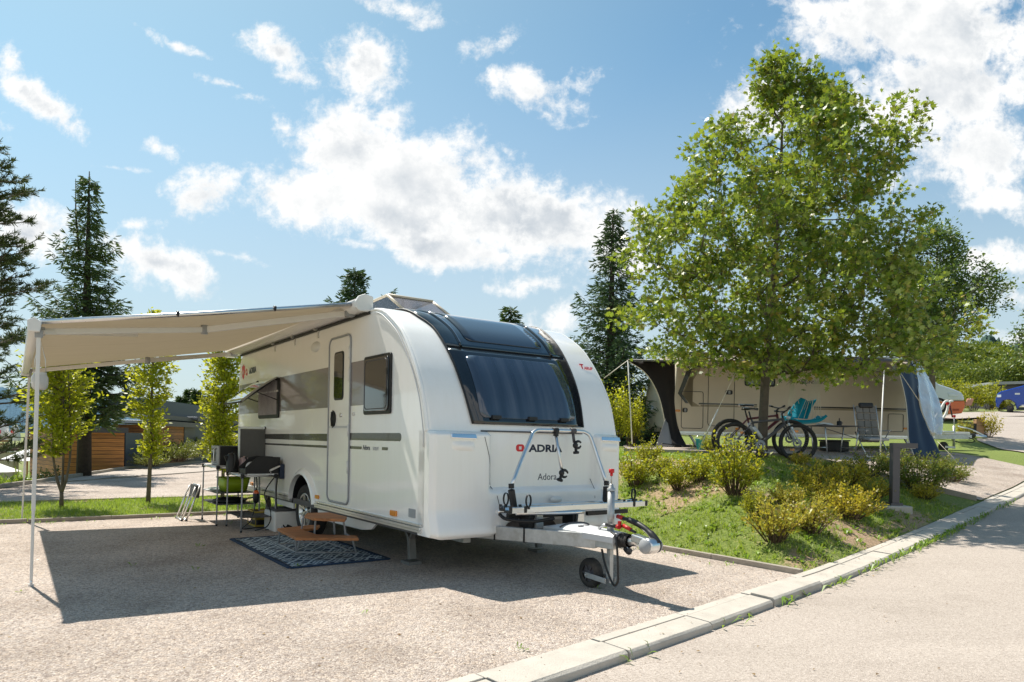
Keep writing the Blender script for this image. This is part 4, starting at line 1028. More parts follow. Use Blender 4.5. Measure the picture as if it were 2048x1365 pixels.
    # jockey wheel
    jx,jy=1.15,-2.29
    k=MB(); k.cyl((jx,jy,.40),(jx,jy,.86),.031,n=16); k.lathe([(.035,0),(.035,.02),(.02,.03),(.018,.05),(.006,.06),(0,.06)],14,T=Matrix.Translation((jx,jy,.86))); k.cyl((jx,jy,.90),(jx,jy,1.02),.006,n=6)
    k.bx(jx-.02,jx+.02,jy-.02,jy+.02,.08,.42); jw=k.build('jockey_wheel',M['galv'],car)
    k=MB(); k.cyl((jx,jy,.985),(jx,jy,1.012),.012,n=8); k.cyl((jx,jy,1.012),(jx,jy,1.045),.024,n=12); k.build('winding_knob',M['red'],jw)
    for x in (jx-.055,jx+.055):
        k=MB(); k.bar((x,jy-.01,.100),(x,jy+.25,.115),.008,.046); k.lathe([(0,.012),(.012,.012),(.014,0)],10,T=axes((x-.004,jy+.235,.115),(0,1,0),(0,0,-1))); k.build('fork_arm',M['galv'],jw,bevel=.003)
    wy=jy+.235
    T=axes((jx,wy,.128),(0,1,0),(0,0,1)); k=MB(); k.lathe([(.074,-.036),(.118,-.036),(.129,-.022),(.129,.022),(.118,.036),(.074,.036)],32,T=T); tw=k.build('tyre',M['rubber'],jw)
    k=MB(); k.lathe([(0,-.02),(.076,-.02)],24,T=T);k.lathe([(0,-.034),(.025,-.034),(.03,-.02)],24,T=T);k.lathe([(0,.034),(.025,.034),(.03,.02),(.08,.02)],24,T=T)
    for i in range(6):
        a=i*math.pi/3; p0=T@Vector((math.cos(a)*.025,math.sin(a)*.025,-.028)); p1=T@Vector((math.cos(a)*.076,math.sin(a)*.076,-.028)); k.bar(p0,p1,.014,.012,up=(1,0,0))
    k.build('hub',M['darkgrey'],jw)
drawbar()
# ------------------------------------------------ bike rack on the drawbar
def bike_rack():
    yk=-1.62; yb=-1.46
    k=MB()
    # hoop: two legs and a top bar
    T0=(.99,-1.30,1.335)
    hoop=smooth_path([(.66,-1.52,.86),(.84,-1.42,1.09),(1.01,-1.335,1.30)],3)+smooth_path([(1.04,-1.32,1.345),(1.10,-1.31,1.372),(1.19,-1.31,1.375)],3)+[(1.62,-1.31,1.375)]+smooth_path([(1.69,-1.31,1.372),(1.75,-1.32,1.345),(1.775,-1.335,1.30)],3)+smooth_path([(1.80,-1.42,1.09),(1.82,-1.52,.86)],3)
    k.tube(hoop,.0185,10)
    rack=k.build('bike_carrier',M['alu'],car)
    for x0,x1 in ((.66,.64),(1.82,1.83)):
        f=MB(); f.bar((x0,-1.52,.83),(x1+(.07 if x0<1 else .0),-1.50,.66),.05,.045,up=(1,0,0)); f.cyl((x0,-1.522,.84),(x0,-1.518,.885),.026,n=12); f.build('hoop_socket',M['black'],rack,bevel=.004)
    # rails, running across
    for (y,x0,x1,z) in ((-1.44,.62,2.30,.645),(-1.66,.52,2.22,.65)):
        r=MB(); r.prism([(y-.04,z-.012),(y-.04,z+.034),(y-.031,z+.034),(y-.022,z+.008),(y+.022,z+.008),(y+.031,z+.034),(y+.04,z+.034),(y+.04,z-.012)],x0,x1,'x'); rr_=r.build('wheel_rail',M['alu'],rack)
        for x in (x0+.01,x0+.17,x1-.19,x1-.02):
            c=MB(); c.bx(x-.016,x+.016,y-.042,y+.042,z-.012,z+.012); c.bx(x-.016,x+.016,y-.044,y-.034,z,z+.045); c.bx(x-.016,x+.016,y+.034,y+.044,z,z+.045); c.build('rail_cap',M['black'],rr_,bevel=.003)
    # loop straps
    for (x,y) in ((.66,-1.44),(.72,-1.70),(2.22,-1.50)):
        s=MB(); pts=[(x+.022*math.sin(a)*1.0+.0,y,.735-.055*math.cos(a)) for a in [i*math.pi/9 for i in range(18)]]
        def fn(u,v):
            a=u*2*math.pi; return (x+.026*math.sin(a),y-.012+.024*v,.742-.055*math.cos(a))
        s.grid(fn,20,1); s.bx(x-.008,x+.008,y-.012,y+.012,.67,.69); s.build('strap',M['black'],rack,solid=.003)
    # cross tubes and base frame
    b=MB(); b.tube(smooth_path([(.66,-1.60,.625),(1.1,-1.70,.62),(1.35,-1.72,.62)],4),.018,8); b.tube([(1.35,-1.40,.635),(2.26,-1.52,.63)],.02,10); b.tube([(.62,-1.36,.62),(2.2,-1.36,.62)],.018,10); b.build('cross_tube',M['alu'],rack)
    b=MB(); 
    for x in (.90,1.42):
        b.bx(x-.03,x+.03,-1.52,-1.36,.47,.60)
    b.bx(.72,1.62,-1.40,-1.36,.545,.60); b.tube(smooth_path([(.63,-1.38,.60),(.66,-1.46,.56),(.85,-1.58,.54),(1.05,-1.66,.57)],4),.017,8); b.bx(1.6,2.15,-1.50,-1.46,.55,.59); b.build('base_frame',M['black'],rack,bevel=.006)
    for x in (.96,1.46):
        b=MB(); b.prism([(x-.045,.47),(x+.045,.47),(x+.03,.62),(x-.03,.62)],-1.56,-1.53,'y'); b.build('mount_plate',M['trim'],rack)
    # bike clamps
    c=MB(); c.tube([(1.325,-1.31,1.37),(1.32,-1.37,1.18),(1.315,-1.43,1.0)],.0145,8); arm=c.build('clamp_arm',M['alu'],rack)
    c=MB(); c.cyl((1.295,-1.31,1.375),(1.355,-1.31,1.375),.028,n=12); c.bx(1.31,1.34,-1.345,-1.30,1.32,1.375); c.build('arm_collar',M['black'],arm)
    def claw(x,y,z,rot):
        c=MB(); c.T=Matrix.Translation((x,y,z))@Matrix.Rotation(rot,4,'Y')@Matrix.Scale(.82,4)
        c.sphere((-.02,0,0),.036,12,8,(1,.8,1.05))
        up=smooth_path([(-.02,0,.03),(.02,0,.045),(.055,0,.038),(.07,0,.022)],3); dn=smooth_path([(-.02,0,-.03),(.02,0,-.036),(.05,0,-.03),(.066,0,-.012)],3)
        for pts in (up,dn): c.tube(pts,[.020-.0012*i for i in range(len(pts))],8)
        c.cyl((-.015,0,-.03),(-.015,0,-.075),.018,n=10); c.lathe([(0,0),(.034,.003),(.038,.012),(.038,.026),(.03,.034),(0,.036)],12,T=Matrix.Translation((-.015,0,-.105)))
        return c.build('claw',M['black'],rack)
    claw(1.315,-1.45,.965,0.35)
    c=MB(); c.tube([(1.55,-1.31,1.37),(1.55,-1.335,1.26)],.0145,8); c.cyl((1.52,-1.31,1.375),(1.58,-1.31,1.375),.028,n=12); c.build('clamp_arm',M['darkgrey'],rack)
    claw(1.56,-1.36,1.235,-.1)
    g=MB(); g.tube(smooth_path([(1.78,-1.5,.80),(1.74,-1.55,.70),(1.76,-1.58,.66),(1.84,-1.56,.66),(1.85,-1.52,.72)],4),.0035,5); g.tube(smooth_path([(1.20,-1.55,.66),(1.28,-1.5,.71),(1.36,-1.5,.705)],4),.002,4); g.build('wire_loop',M['trim'],rack)
bike_rack()
# ---------------------------------------------------------------- awning (fixed to the caravan wall)
def fabric():
    m,nt,b,N,L=nm('awning_fabric'); tc=N('ShaderNodeTexCoord')
    mp=N('ShaderNodeMapping'); mp.inputs['Scale'].default_value=(2.5,60,1); mp.inputs['Rotation'].default_value=(0,0,.0); L(tc.outputs['Object'],mp.inputs[0])
    n=N('ShaderNodeTexNoise'); n.inputs['Scale'].default_value=2; n.inputs['Detail'].default_value=5; L(mp.outputs[0],n.inputs['Vector'])
    c=ramp(nt,n.outputs[0],[(.3,(.26,.24,.20)),(.6,(.36,.335,.285)),(.8,(.50,.47,.41))]); sp=N('ShaderNodeSeparateXYZ'); L(tc.outputs['Object'],sp.inputs[0]); dv=N('ShaderNodeMath'); dv.operation='DIVIDE'; L(sp.outputs[1],dv.inputs[0]); dv.inputs[1].default_value=1.18
    fr=N('ShaderNodeMath'); fr.operation='FRACT'; L(dv.outputs[0],fr.inputs[0]); ls=N('ShaderNodeMath'); ls.operation='LESS_THAN'; L(fr.outputs[0],ls.inputs[0]); ls.inputs[1].default_value=.018
    sm_=N('ShaderNodeMix'); sm_.data_type='RGBA'; L(ls.outputs[0],sm_.inputs['Factor']); L(c,sm_.inputs['A']); sm_.inputs['B'].default_value=(.17,.15,.12,1); L(sm_.outputs['Result'],b.inputs['Base Color']); b.inputs['Roughness'].default_value=.8
    wr=N('ShaderNodeTexNoise'); wr.inputs['Scale'].default_value=2.2; wr.inputs['Detail'].default_value=3; mp2=N('ShaderNodeMapping'); mp2.inputs['Scale'].default_value=(.5,3,1); mp2.inputs['Rotation'].default_value=(0,0,.35); L(tc.outputs['Object'],mp2.inputs[0]); L(mp2.outputs[0],wr.inputs['Vector']); bp=N('ShaderNodeBump'); bp.inputs['Distance'].default_value=.03; L(wr.outputs[0],bp.inputs['Height']); L(bp.outputs[0],b.inputs['Normal'])
    t=N('ShaderNodeBsdfTranslucent'); t.inputs[0].default_value=(.60,.53,.42,1); mx=N('ShaderNodeMixShader'); mx.inputs[0].default_value=.5; L(b.outputs[0],mx.inputs[1]); L(t.outputs[0],mx.inputs[2]); L(mx.outputs[0],nt.nodes['Material Output'].inputs[0]); return m
M['fabric']=fabric()
M['postwhite']=mat('powder_coated_post',(.70,.68,.64),.35,var=.03)
def awning():
    Y0,Y1=.26,5.5; XF,ZF=-2.83,2.14
    k=MB(); prof=[(.02,2.58),(-.10,2.585),(-.135,2.62),(-.14,2.67),(-.11,2.71),(-.03,2.72),(.02,2.70)]
    k.prism([(x,z) for x,z in prof],Y0-.12,Y1+.1,'y',smooth=True) 
    aw=k.build('awning',M['postwhite'],car)
    k=MB(); k.prism([(.03,2.57),(-.12,2.565),(-.16,2.60),(-.165,2.66),(-.13,2.72),(-.06,2.75),(.03,2.73)],Y0-.16,Y0-.12,'y'); k.build('end_cap',M['offwhite'],aw,bevel=.01)
    k=MB(); k.prism([(.03,2.57),(-.12,2.565),(-.16,2.60),(-.165,2.66),(-.13,2.72),(-.06,2.75),(.03,2.73)],Y1+.1,Y1+.14,'y'); k.build('end_cap',M['offwhite'],aw,bevel=.01)
    # canopy sheet with a slight sag
    def can(u,v):
        x=-.10+(XF-.02+.10)*u; z=2.675+(ZF+.03-2.675)*u; z+=-.06*math.sin(u*math.pi)*math.sin(v*math.pi)**.7-.012*math.sin(v*9*math.pi)*u*(1-u)
        return (x,Y0+.02+(Y1-Y0-.04)*v,z)
    k=MB(); k.grid(can,30,60); k.build('canopy',M['fabric'],aw,solid=.002)
    # front rail and its curved valance
    k=MB(); k.prism([(XF-.05,ZF-.045),(XF+.02,ZF-.05),(XF+.03,ZF),(XF+.02,ZF+.04),(XF-.03,ZF+.045),(XF-.06,ZF+.02)],Y0,Y1,'y',smooth=True); fr=k.build('front_rail',M['postwhite'],aw)
    k=MB(); k.prism([(XF-.065,ZF-.055),(XF+.02,ZF-.055),(XF+.032,ZF+.025),(XF-.02,ZF+.06),(XF-.068,ZF+.035)],Y0-.022,Y0+.0,'y'); k.build('end_cap',M['offwhite'],fr,bevel=.008)
    k=MB(); k.prism([(XF-.07,ZF-.07),(XF+.03,ZF-.07),(XF+.045,ZF+.03),(XF-.02,ZF+.075),(XF-.075,ZF+.04)],Y1,Y1+.03,'y'); k.build('end_cap',M['offwhite'],fr,bevel=.008)
    # tension rafter along the near edge
    k=MB(); k.tube([(-.12,Y0+.01,2.66),(-1.5,Y0+.01,2.40),(XF+.02,Y0+.01,ZF+.03)],.021,10); k.build('tension_rafter',M['alu'],aw)
    for t in (.30,.62):
        c=MB(); p=Vector((-.12,Y0+.01,2.66)).lerp(Vector((XF+.02,Y0+.01,ZF+.03)),t); c.tube([p+Vector((-.012,0,.002)),p+Vector((.012,0,-.002))],.027,10); c.build('rafter_clip',M['black'],aw)
    # folding arms
    def arm(ya,ye,yf,ze):
        root=Vector((-.08,ya,2.60)); elbow=Vector((-1.42,ye,ze)); tip=Vector((XF+.03,yf,ZF-.02))
        k=MB(); k.bar(root,elbow,.035,.065); k.bar(elbow,tip,.03,.055); a=k.build('folding_arm',M['postwhite'],aw,bevel=.008)
        k=MB(); k.cyl(elbow+Vector((0,0,-.045)),elbow+Vector((0,0,.045)),.034,n=14); k.bx(tip.x-.03,tip.x+.03,tip.y-.03,tip.y+.03,tip.z-.035,tip.z+.035); k.build('elbow_joint',M['grey'],a)
        k=MB(); k.bx(-.13,-.03,ya-.05,ya+.05,2.56,2.63); k.build('arm_bracket',M['grey'],a,bevel=.004)
    arm(.48,.95,.50,2.335); arm(5.28,4.6,5.22,2.33)
    k=MB(); k.bar((XF+.05,.46,ZF-.03),(-2.0,1.1,2.24),.02,.035); k.build('cross_strut',M['postwhite'],aw)
    # small roof brackets seen under the case
    for y in (1.6,2.45,3.3):
        k=MB(); k.bx(-.012,.0,y-.02,y+.02,2.46,2.58); k.bx(-.06,0,y-.012,y+.012,2.55,2.575); k.build('wall_bracket',M['trim'],aw)
    k=MB(); k.bx(-.02,-.001,.1,5.1,2.545,2.575); k.build('wall_rail',M['black'],aw)
    # posts
    for (y,x,xt) in ((.366,-2.838,-2.815),(5.534,-2.856,-2.80)):
        k=MB(); k.bar((x,y,.05),(x+(xt-x)*.5,y,1.05),.030,.022); k.bar((x+(xt-x)*.3,y,.62),(xt,y,2.09),.040,.030); p=k.build('post',M['postwhite'],aw,bevel=.004)
        k=MB(); k.bx(x-.02,x+.02,y-.02,y+.02,0,.02); k.tube([(x,y,0),(x,y,.06)],.01,8); k.build('post_foot',M['trim'],p)
        k=MB(); k.bx(xt-.028,xt+.028,y-.025,y+.025,2.05,2.11); k.build('post_head',M['grey'],p,bevel=.004)
    return fr
awning()
def lantern():
    p=W(-2.80,.50,1.63); t=thing('glass_lantern','small frosted glass jar lantern hung by a wire behind the near awning post','lantern',p)
    mg=nm('frosted_jar'); mg[2].inputs['Base Color'].default_value=(.85,.83,.8,1); mg[2].inputs['Transmission Weight'].default_value=.5; mg[2].inputs['Roughness'].default_value=.3; mg[2].inputs['IOR'].default_value=1.1
    k=MB(); k.lathe([(0,0),(.04,0),(.055,.02),(.06,.05),(.06,.10),(.048,.125),(.046,.14),(.05,.145)],20); k.build('jar',mg[0],t,solid=.003)
    k=MB(); k.tube([(.05,0,.14),(.045,0,.25),(0,0,.42),(-.045,0,.25),(-.05,0,.14)],.003,5); k.tube([(0,0,.42),(0.,0,.50)],.003,5); k.build('hanging_wire',M['trim'],t)
    k=MB(); k.cyl((0,0,.005),(0,0,.045),.02,n=10); k.build('candle',M['cream'],t)
lantern()
# ---------------------------------------------------------------- rug and picnic table
def rug():
    m,nt,b,N,L=nm('woven_rug'); tc=N('ShaderNodeTexCoord'); sp=N('ShaderNodeSeparateXYZ'); L(tc.outputs['Object'],sp.inputs[0])
    def MM(op,a,b_=None):
        n=N('ShaderNodeMath'); n.operation=op
        for i,q in enumerate((a,b_)):
            if q is None: continue
            if isinstance(q,(int,float)): n.inputs[i].default_value=q
            else: L(q,n.inputs[i])
        return n.outputs[0]
    x=MM('MULTIPLY',sp.outputs[0],4.6); y=MM('MULTIPLY',sp.outputs[1],3.4)
    fx=MM('ABSOLUTE',MM('SUBTRACT',MM('FRACT',x),.5)); fy=MM('ABSOLUTE',MM('SUBTRACT',MM('FRACT',y),.5))
    d=MM('ADD',fx,fy); l1=MM('LESS_THAN',MM('ABSOLUTE',MM('SUBTRACT',d,.5)),.075); l2=MM('LESS_THAN',MM('ABSOLUTE',MM('SUBTRACT',d,.22)),.05); l3=MM('LESS_THAN',MM('ABSOLUTE',MM('SUBTRACT',fx,fy)),.035)
    l=MM('MAXIMUM',l1,MM('MAXIMUM',l2,l3))
    mx=N('ShaderNodeMix'); mx.data_type='RGBA'; L(l,mx.inputs['Factor']); mx.inputs['A'].default_value=(.022,.045,.085,1); mx.inputs['B'].default_value=(.46,.55,.60,1)
    L(mx.outputs['Result'],b.inputs['Base Color']); b.inputs['Roughness'].default_value=.85
    n=N('ShaderNodeTexNoise'); n.inputs['Scale'].default_value=260; L(tc.outputs['Object'],n.inputs['Vector']); bp=N('ShaderNodeBump'); bp.inputs['Distance'].default_value=.003; L(n.outputs[0],bp.inputs['Height']); L(bp.outputs[0],b.inputs['Normal'])
    t=thing('outdoor_rug','navy and pale blue diamond patterned woven rug lying under the little picnic table','rug',W(-.80,.06,.0),ANG)
    k=MB(); k.grid(lambda u,v:(.03+.97*u+.01*math.sin(v*9),.03+2.15*v,.016+.004*math.sin(u*21+v*9)+.006*math.sin(v*33)*u),30,50); k.build('woven_field',m,t)
    e=MB()
    bz=[(0,0),(1.03,0),(1.03,2.21),(0,2.21)]
    for a,b2 in zip(bz,bz[1:]+bz[:1]):
        e.bar((a[0],a[1],.014),(b2[0],b2[1],.014),.045,.012)
    e.build('border',mat('rug_border',(.02,.045,.09),.85,bump=.003,bs=300),t)
rug()
def picnic():
    t=thing('picnic_table','small low wooden picnic table with grey steel hoop legs and a wrapped-around bench','picnic table',W(0,0,0),ANG)
    def g(a,b,z):    # photo point (zoomed sheet) -> local coordinates at height z
        p=PZ(340+a*.2491,820+b*.2491,z); return loc2(p.x,p.y)
    zt,zb=.46,.27
    top=[g(1100,828,zt),g(1275,822,zt),g(1420,858,zt),g(1405,880,zt),g(1150,868,zt),g(1080,848,zt)]
    cx=sum(p[0] for p in top)/6; cy=sum(p[1] for p in top)/6
    def planks(poly,z,name,parent,h=.028):
        k=MB(); k.prism(poly,z-h,z,'z'); o=k.build(name,M['benchwood'],parent,bevel=.004)
    planks(top,zt,'table_top',t)
    b1=[g(860,952,zb),g(1010,1028,zb),g(1180,1000,zb),g(1060,962,zb)]
    b2=[g(1010,1028,zb),g(1515,1030,zb),g(1500,1010,zb),g(1180,1000,zb)]
    b3=[g(860,952,zb),g(1060,962,zb),g(1190,942,zb),g(1205,925,zb),g(1120,925,zb)]
    for q in (b1,b2,b3): planks(q,zb,'bench_board',t)
    k=MB()
    def hoop(p0,p1,z,r=.011,zb0=.02):
        k.tube([(p0[0],p0[1],zb0),(p0[0]+(p1[0]-p0[0])*.08,p0[1]+(p1[1]-p0[1])*.08,z-.06),(p0[0]+(p1[0]-p0[0])*.2,p0[1]+(p1[1]-p0[1])*.2,z-.012)],r,8)
    A=g(870,1080,0.02);B_=g(1015,1145,.02);C=g(1495,1150,.02);D_=g(1250,1060,.02)
    for p,q in ((A,B_),(B_,A),(C,B_),(B_,C)): hoop(p,q,zb-.02)
    k.tube([(*A,.02),(*B_,.02),(*C,.02),(*D_,.02)],.011,8,closed=True)
    k.build('bench_frame',M['grey'],t)
    k=MB()
    for (a,b) in (((1155,990),(1175,885)),((1415,1000),(1385,885)),((1325,990),(1305,875)),((1060,960),(1095,860)),((1232,960),(1232,870))):
        pass
    T_=[g(1160,985,zb),g(1410,995,zb),g(1322,985,zb),g(1055,955,zb)]
    for (lx,ly) in T_:
        k.tube(smooth_path([(lx,ly,zb-.02),(lx+(cx-lx)*.10,ly+(cy-ly)*.10,zt-.07),(lx+(cx-lx)*.28,ly+(cy-ly)*.28,zt-.03)],3),.011,8)
    k.tube([(*T_[0],zb-.03),(*B_,zb-.05)],.010,6)
    k.build('table_legs',M['grey'],t)
picnic()
# ---------------------------------------------------------------- outdoor kitchen
def cam_table(name,label,x0,x1,y0,y1,z,shelf=None,cat='camping table'):
    t=thing(name,label,cat,W((x0+x1)/2,(y0+y1)/2,0),ANG,group='folding kitchen tables beside the caravan')
    a,b=(x1-x0)/2,(y1-y0)/2
    k=MB(); k.bx(-a,a,-b,b,z-.018,z); k.build('table_top',M['lightgrey'],t,bevel=.003)
    k=MB(); k.tube([(-a,-b,z-.025),(a,-b,z-.025),(a,b,z-.025),(-a,b,z-.025)],.013,6,closed=True)
    fr=k.build('frame',M['alu'],t)
    for sx in (-1,1):
        for sy in (-1,1):
            k=MB(); k.tube([(sx*a,sy*b,z-.03),(sx*a*1.03,sy*b,.02)],.011,8); lg=k.build('leg',M['grey'],t)
            k=MB(); k.cyl((sx*a*1.03,sy*b,0),(sx*a*1.03,sy*b,.03),.015,n=8); k.bx(sx*a-.02,sx*a+.02,sy*b-.02,sy*b+.02,z-.05,z+.004); k.build('corner_joint',M['black'],lg)
    for zz in shelf or []:
        k=MB(); k.bx(-a,a,-b+.02,b-.02,zz-.01,zz); k.tube([(-a,-b,zz),(a,-b,zz)],.009,6); k.tube([(-a,b,zz),(a,b,zz)],.009,6); k.build('shelf',M['darkgrey'],t,bevel=.003)
    return t
cam_table('kitchen_table','taller grey folding camping table carrying the microwave, with a low tray shelf',-.64,-.14,3.72,4.62,.84,[.30,.46])
cam_table('kitchen_table','lower folding camping table nearest the wheel, under the black cooker',-.53,-.10,2.86,3.62,.765,[.20])
def microwave():
    t=thing('microwave_oven','black and silver microwave oven with glass door on the taller kitchen table','microwave',W(-.38,4.22,.842),ANG)
    k=MB(); k.bx(-.17,.20,-.22,.24,.0,.275); k.build('housing',M['black'],t,bevel=.006)
    k=MB(); k.bx(-.19,-.171,-.22,.24,.0,.275); f=k.build('door',M['grey'],t,bevel=.004)
    k=MB(); k.bx(-.196,-.191,-.03,.20,.05,.23); k.build('door_glass',M['blackgloss'],f)
    k=MB(); k.tube([(-.19,-.07,.03),(-.225,-.07,.05),(-.225,-.07,.22),(-.19,-.07,.245)],.009,6); k.build('handle',M['trim'],f)
microwave()
def kettle(name,label,x,y,z,m,h=.24,r=.08):
    t=thing(name,label,'kettle',W(x,y,z),ANG)
    k=MB(); k.lathe([(0,0),(r,0),(r*1.02,.02),(r*.95,h*.6),(r*.78,h*.9),(r*.6,h),(0,h*1.03)],20); k.lathe([(.0,h*1.1),(.015,h*1.08),(.012,h*1.0)],10); k.build('body',m,t)
    k=MB(); k.tube(smooth_path([(0,-r*.7,h*.98),(0,-r*1.5,h*.95),(0,-r*1.65,h*.55),(0,-r*1.0,h*.2)],4),.011,8); k.build('handle',M['black'],t)
    k=MB(); k.prism([(-r*1.0,h*.55),(-r*1.35,h*.85),(-r*.7,h*.88)],-.015,.015,'y'); k.build('spout',m,t)
kettle('electric_kettle','tall black electric kettle on the lower kitchen table in front of the microwave',-.49,3.54,.766,M['black'],.26,.085)
kettle('electric_kettle','pale pink electric kettle beside the black kettle',-.335,3.55,.766,mat('pink_plastic',(.55,.42,.45),.35),.20,.075)
def grill():
    t=thing('portable_grill','black domed portable grill on the folding table behind the cooker','grill',W(-.25,3.34,.766),ANG,scale=.66)
    k=MB(); k.prism([(-.22,0),(.22,0),(.24,.04),(.22,.12),(.12,.20),(-.05,.21),(-.18,.15),(-.24,.05)],-.2,.2,'y'); k.build('lid',M['black'],t,bevel=.03)
    k=MB(); k.bx(-.25,.25,-.21,.21,-.0,.035); k.build('tray',M['offwhite'],t,bevel=.008)
    k=MB(); k.tube(smooth_path([(-.1,-.2,.15),(-.12,-.26,.17),(0,-.26,.18),(.02,-.2,.16)],3),.007,6); k.build('handle',M['blue'],t)
grill()
def cooker():
    t=thing('gas_cooker','black two-burner camping cooker with slanted side windshields at the near end of the kitchen','cooker',W(-.27,3.02,.766),ANG)
    k=MB(); k.bx(-.22,.22,-.16,.16,0,.07); k.build('body',M['black'],t,bevel=.01)
    for y in (-.165,.16):
        k=MB(); k.prism([(-.225,.0),(.225,.0),(.225,.225),(.0,.235),(-.09,.215),(-.225,.09)],y,y+.008,'y'); k.build('windshield',M['black'],t)
    k=MB(); k.prism([(-.16,.0),(.16,.0),(.16,.20),(-.16,.20)],.21,.218,'x'); k.build('back_shield',M['black'],t)
    k=MB(); k.sphere((-.10,.0,.09),.08,16,8,(1,1,.9)); k.build('pot',M['lightgrey'],t)
    k=MB(); k.bx(-.20,.20,-.168,-.16,-.012,.006); k.build('front_strip',M['trim'],t)
    k=MB(); k.tube([(.10,-.17,.0),(.10,-.175,.03)],.004,5); k.tube([(.10,-.17,-.04),(.10,-.17,.06)],.003,5); k.build('tap',M['trim'],t)
cooker()
def windscreen():
    t=thing('kitchen_windscreen','tall grey windscreen panel in an aluminium frame standing behind the grill','windscreen',W(-.165,3.72,.77),ANG)
    k=MB(); k.bx(-.19,.17,-.006,.006,.02,.60); k.build('panel',mat('screen_panel',(.13,.13,.125),.4,var=.1),t)
    k=MB(); k.bx(-.21,-.185,-.02,.02,.0,.63); k.bx(.165,.20,-.03,.03,.0,.63); k.bx(-.21,.20,-.02,.02,.605,.632); k.bx(-.19,.17,-.02,.02,.10,.12); k.build('frame',M['alu'],t,bevel=.004)
    k=MB(); k.bx(.155,.21,-.034,.034,.60,.64); k.build('corner_cap',M['black'],t)
windscreen()
def bits():
    t=thing('washing_up_tub','lime green plastic washing-up tub hanging under the folding tables','tub',W(-.36,4.02,.47),ANG)
    k=MB()
    def ring(z,a,b): return [(p[0],p[1],z) for p in rrect(-a,a,-b,b,.05,4)]
    r0=ring(0,.15,.20);r1=ring(.19,.185,.235);n=len(r0)
    k.add(r0+r1,[(i,(i+1)%n,n+(i+1)%n,n+i) for i in range(n)],True); k.add(r0,[tuple(range(n))]); k.build('tub',M['lime'],t,solid=.004)
    k=MB(); k.tube([(p[0],p[1],.19) for p in rrect(-.19,.19,-.24,.24,.05,4)],.008,6,closed=True); k.build('rim',mat('lime_rim',(.17,.26,.01),.4),t)
    # folded step leaning on the table
    t=thing('folding_step','folded aluminium step frame leaning against the end of the tall kitchen table','step',W(-.87,4.72,0),ANG)
    k=MB()
    for dy in (-.23,.23):
        k.tube([(-.02,dy,.02),(.16,dy*.95,.52)],.012,8); k.tube([(-.08,dy*.93,.02),(.10,dy*.9,.50)],.012,8)
    k.tube([(-.02,-.23,.02),(-.02,.23,.02)],.013,8); k.tube([(-.08,-.21,.02),(-.08,.21,.02)],.013,8); k.tube([(.16,-.22,.52),(.16,.22,.52)],.012,8)
    fr=k.build('frame',M['alu'],t)
    k=MB(); k.prism([(.09,.34),(.155,.33),(.18,.50),(.11,.53)],-.20,.20,'y'); k.build('tread',M['darkgrey'],t,bevel=.01)
    k=MB()
    for dy in (-.23,.23): k.cyl((-.02,dy,.0),(-.02,dy,.03),.016,n=8); k.cyl((-.08,dy*.93,.0),(-.08,dy*.93,.03),.016,n=8)
    k.build('feet',M['black'],t)
    # waste container by the wheel
    t=thing('waste_container','white plastic waste water container with dark lid beside the caravan wheel','container',W(.02,2.95,0),ANG)
    k=MB(); k.bx(-.17,.17,-.24,.24,.0,.27); k.build('tank',M['offwhite'],t,bevel=.02)
    k=MB(); k.bx(-.16,.16,-.23,.23,.272,.30); k.build('lid',M['darkgrey'],t,bevel=.01)
    k=MB(); k.prism([(-.08,0),(.10,0),(.06,.07),(0,.10),(-.03,.05)],-.25,-.242,'y'); k.build('foot_moulding',M['black'],t)
    # levelling ramp / crate
    t=thing('tool_crate','open yellow and black plastic crate standing on the gravel behind the table legs','crate',W(-.05,3.55,0),ANG)
    k=MB(); 
    for z in (.0,.10,.19): 
        k.bx(-.17,.17,-.20,-.19,z,z+.03);k.bx(-.17,.17,.19,.20,z,z+.03);k.bx(-.17,-.16,-.2,.2,z,z+.03);k.bx(.16,.17,-.2,.2,z,z+.03)
    for x in (-.17,.16):
        for y in (-.2,.19): k.bx(x,x+.01,y,y+.01,0,.22)
    k.bx(-.17,.17,-.2,.2,0,.008); k.build('crate_body',mat('yellow_plastic',(.50,.36,.05),.5),t)
    k=MB(); k.bx(-.14,.10,-.15,.12,.01,.12); k.build('crate_contents',M['black'],t,bevel=.02)
    # tray with black bag on the low shelf
    t=thing('grill_pan','black covered grill pan resting on the low tray shelf','pan',W(-.38,4.10,.30),ANG)
    k=MB(); k.lathe([(0,0),(.20,0),(.24,.025),(.235,.035),(.16,.07),(.0,.08)],24); k.build('pan',M['black'],t)
    k=MB(); k.tube([(.2,0,.04),(.36,.05,.05)],.012,6); k.build('handle',M['black'],t)
    t=thing('tray','grey plastic tray with cable on the upper wire shelf beside the green tub','tray',W(-.52,4.40,.46),ANG)
    k=MB(); k.bx(-.14,.14,-.16,.16,0,.012); k.build('tray_base',M['lightgrey'],t,bevel=.004)
    k=MB(); k.tube(smooth_path([(-.1,-.1,.02),(0,-.05,.03),(.08,.0,.02),(.02,.1,.03),(-.08,.1,.02)],4),.006,6); k.build('cable',M['teal'],t)
    # power inlet with leads
    t=thing('power_cable','black and blue mains cable plugged into the caravan wall and hanging to the ground','cable',W(-.03,2.86,.80),ANG)
    k=MB(); k.bx(-.03,.025,-.07,.07,-.10,.10); k.build('inlet_box',M['blackblue'],t,bevel=.008)
    k=MB(); k.prism([(-.16,.0),(-.02,.07),(-.01,.09),(-.15,.03)],-.06,.06,'y'); k.build('inlet_flap',M['offwhite'],t,bevel=.006)
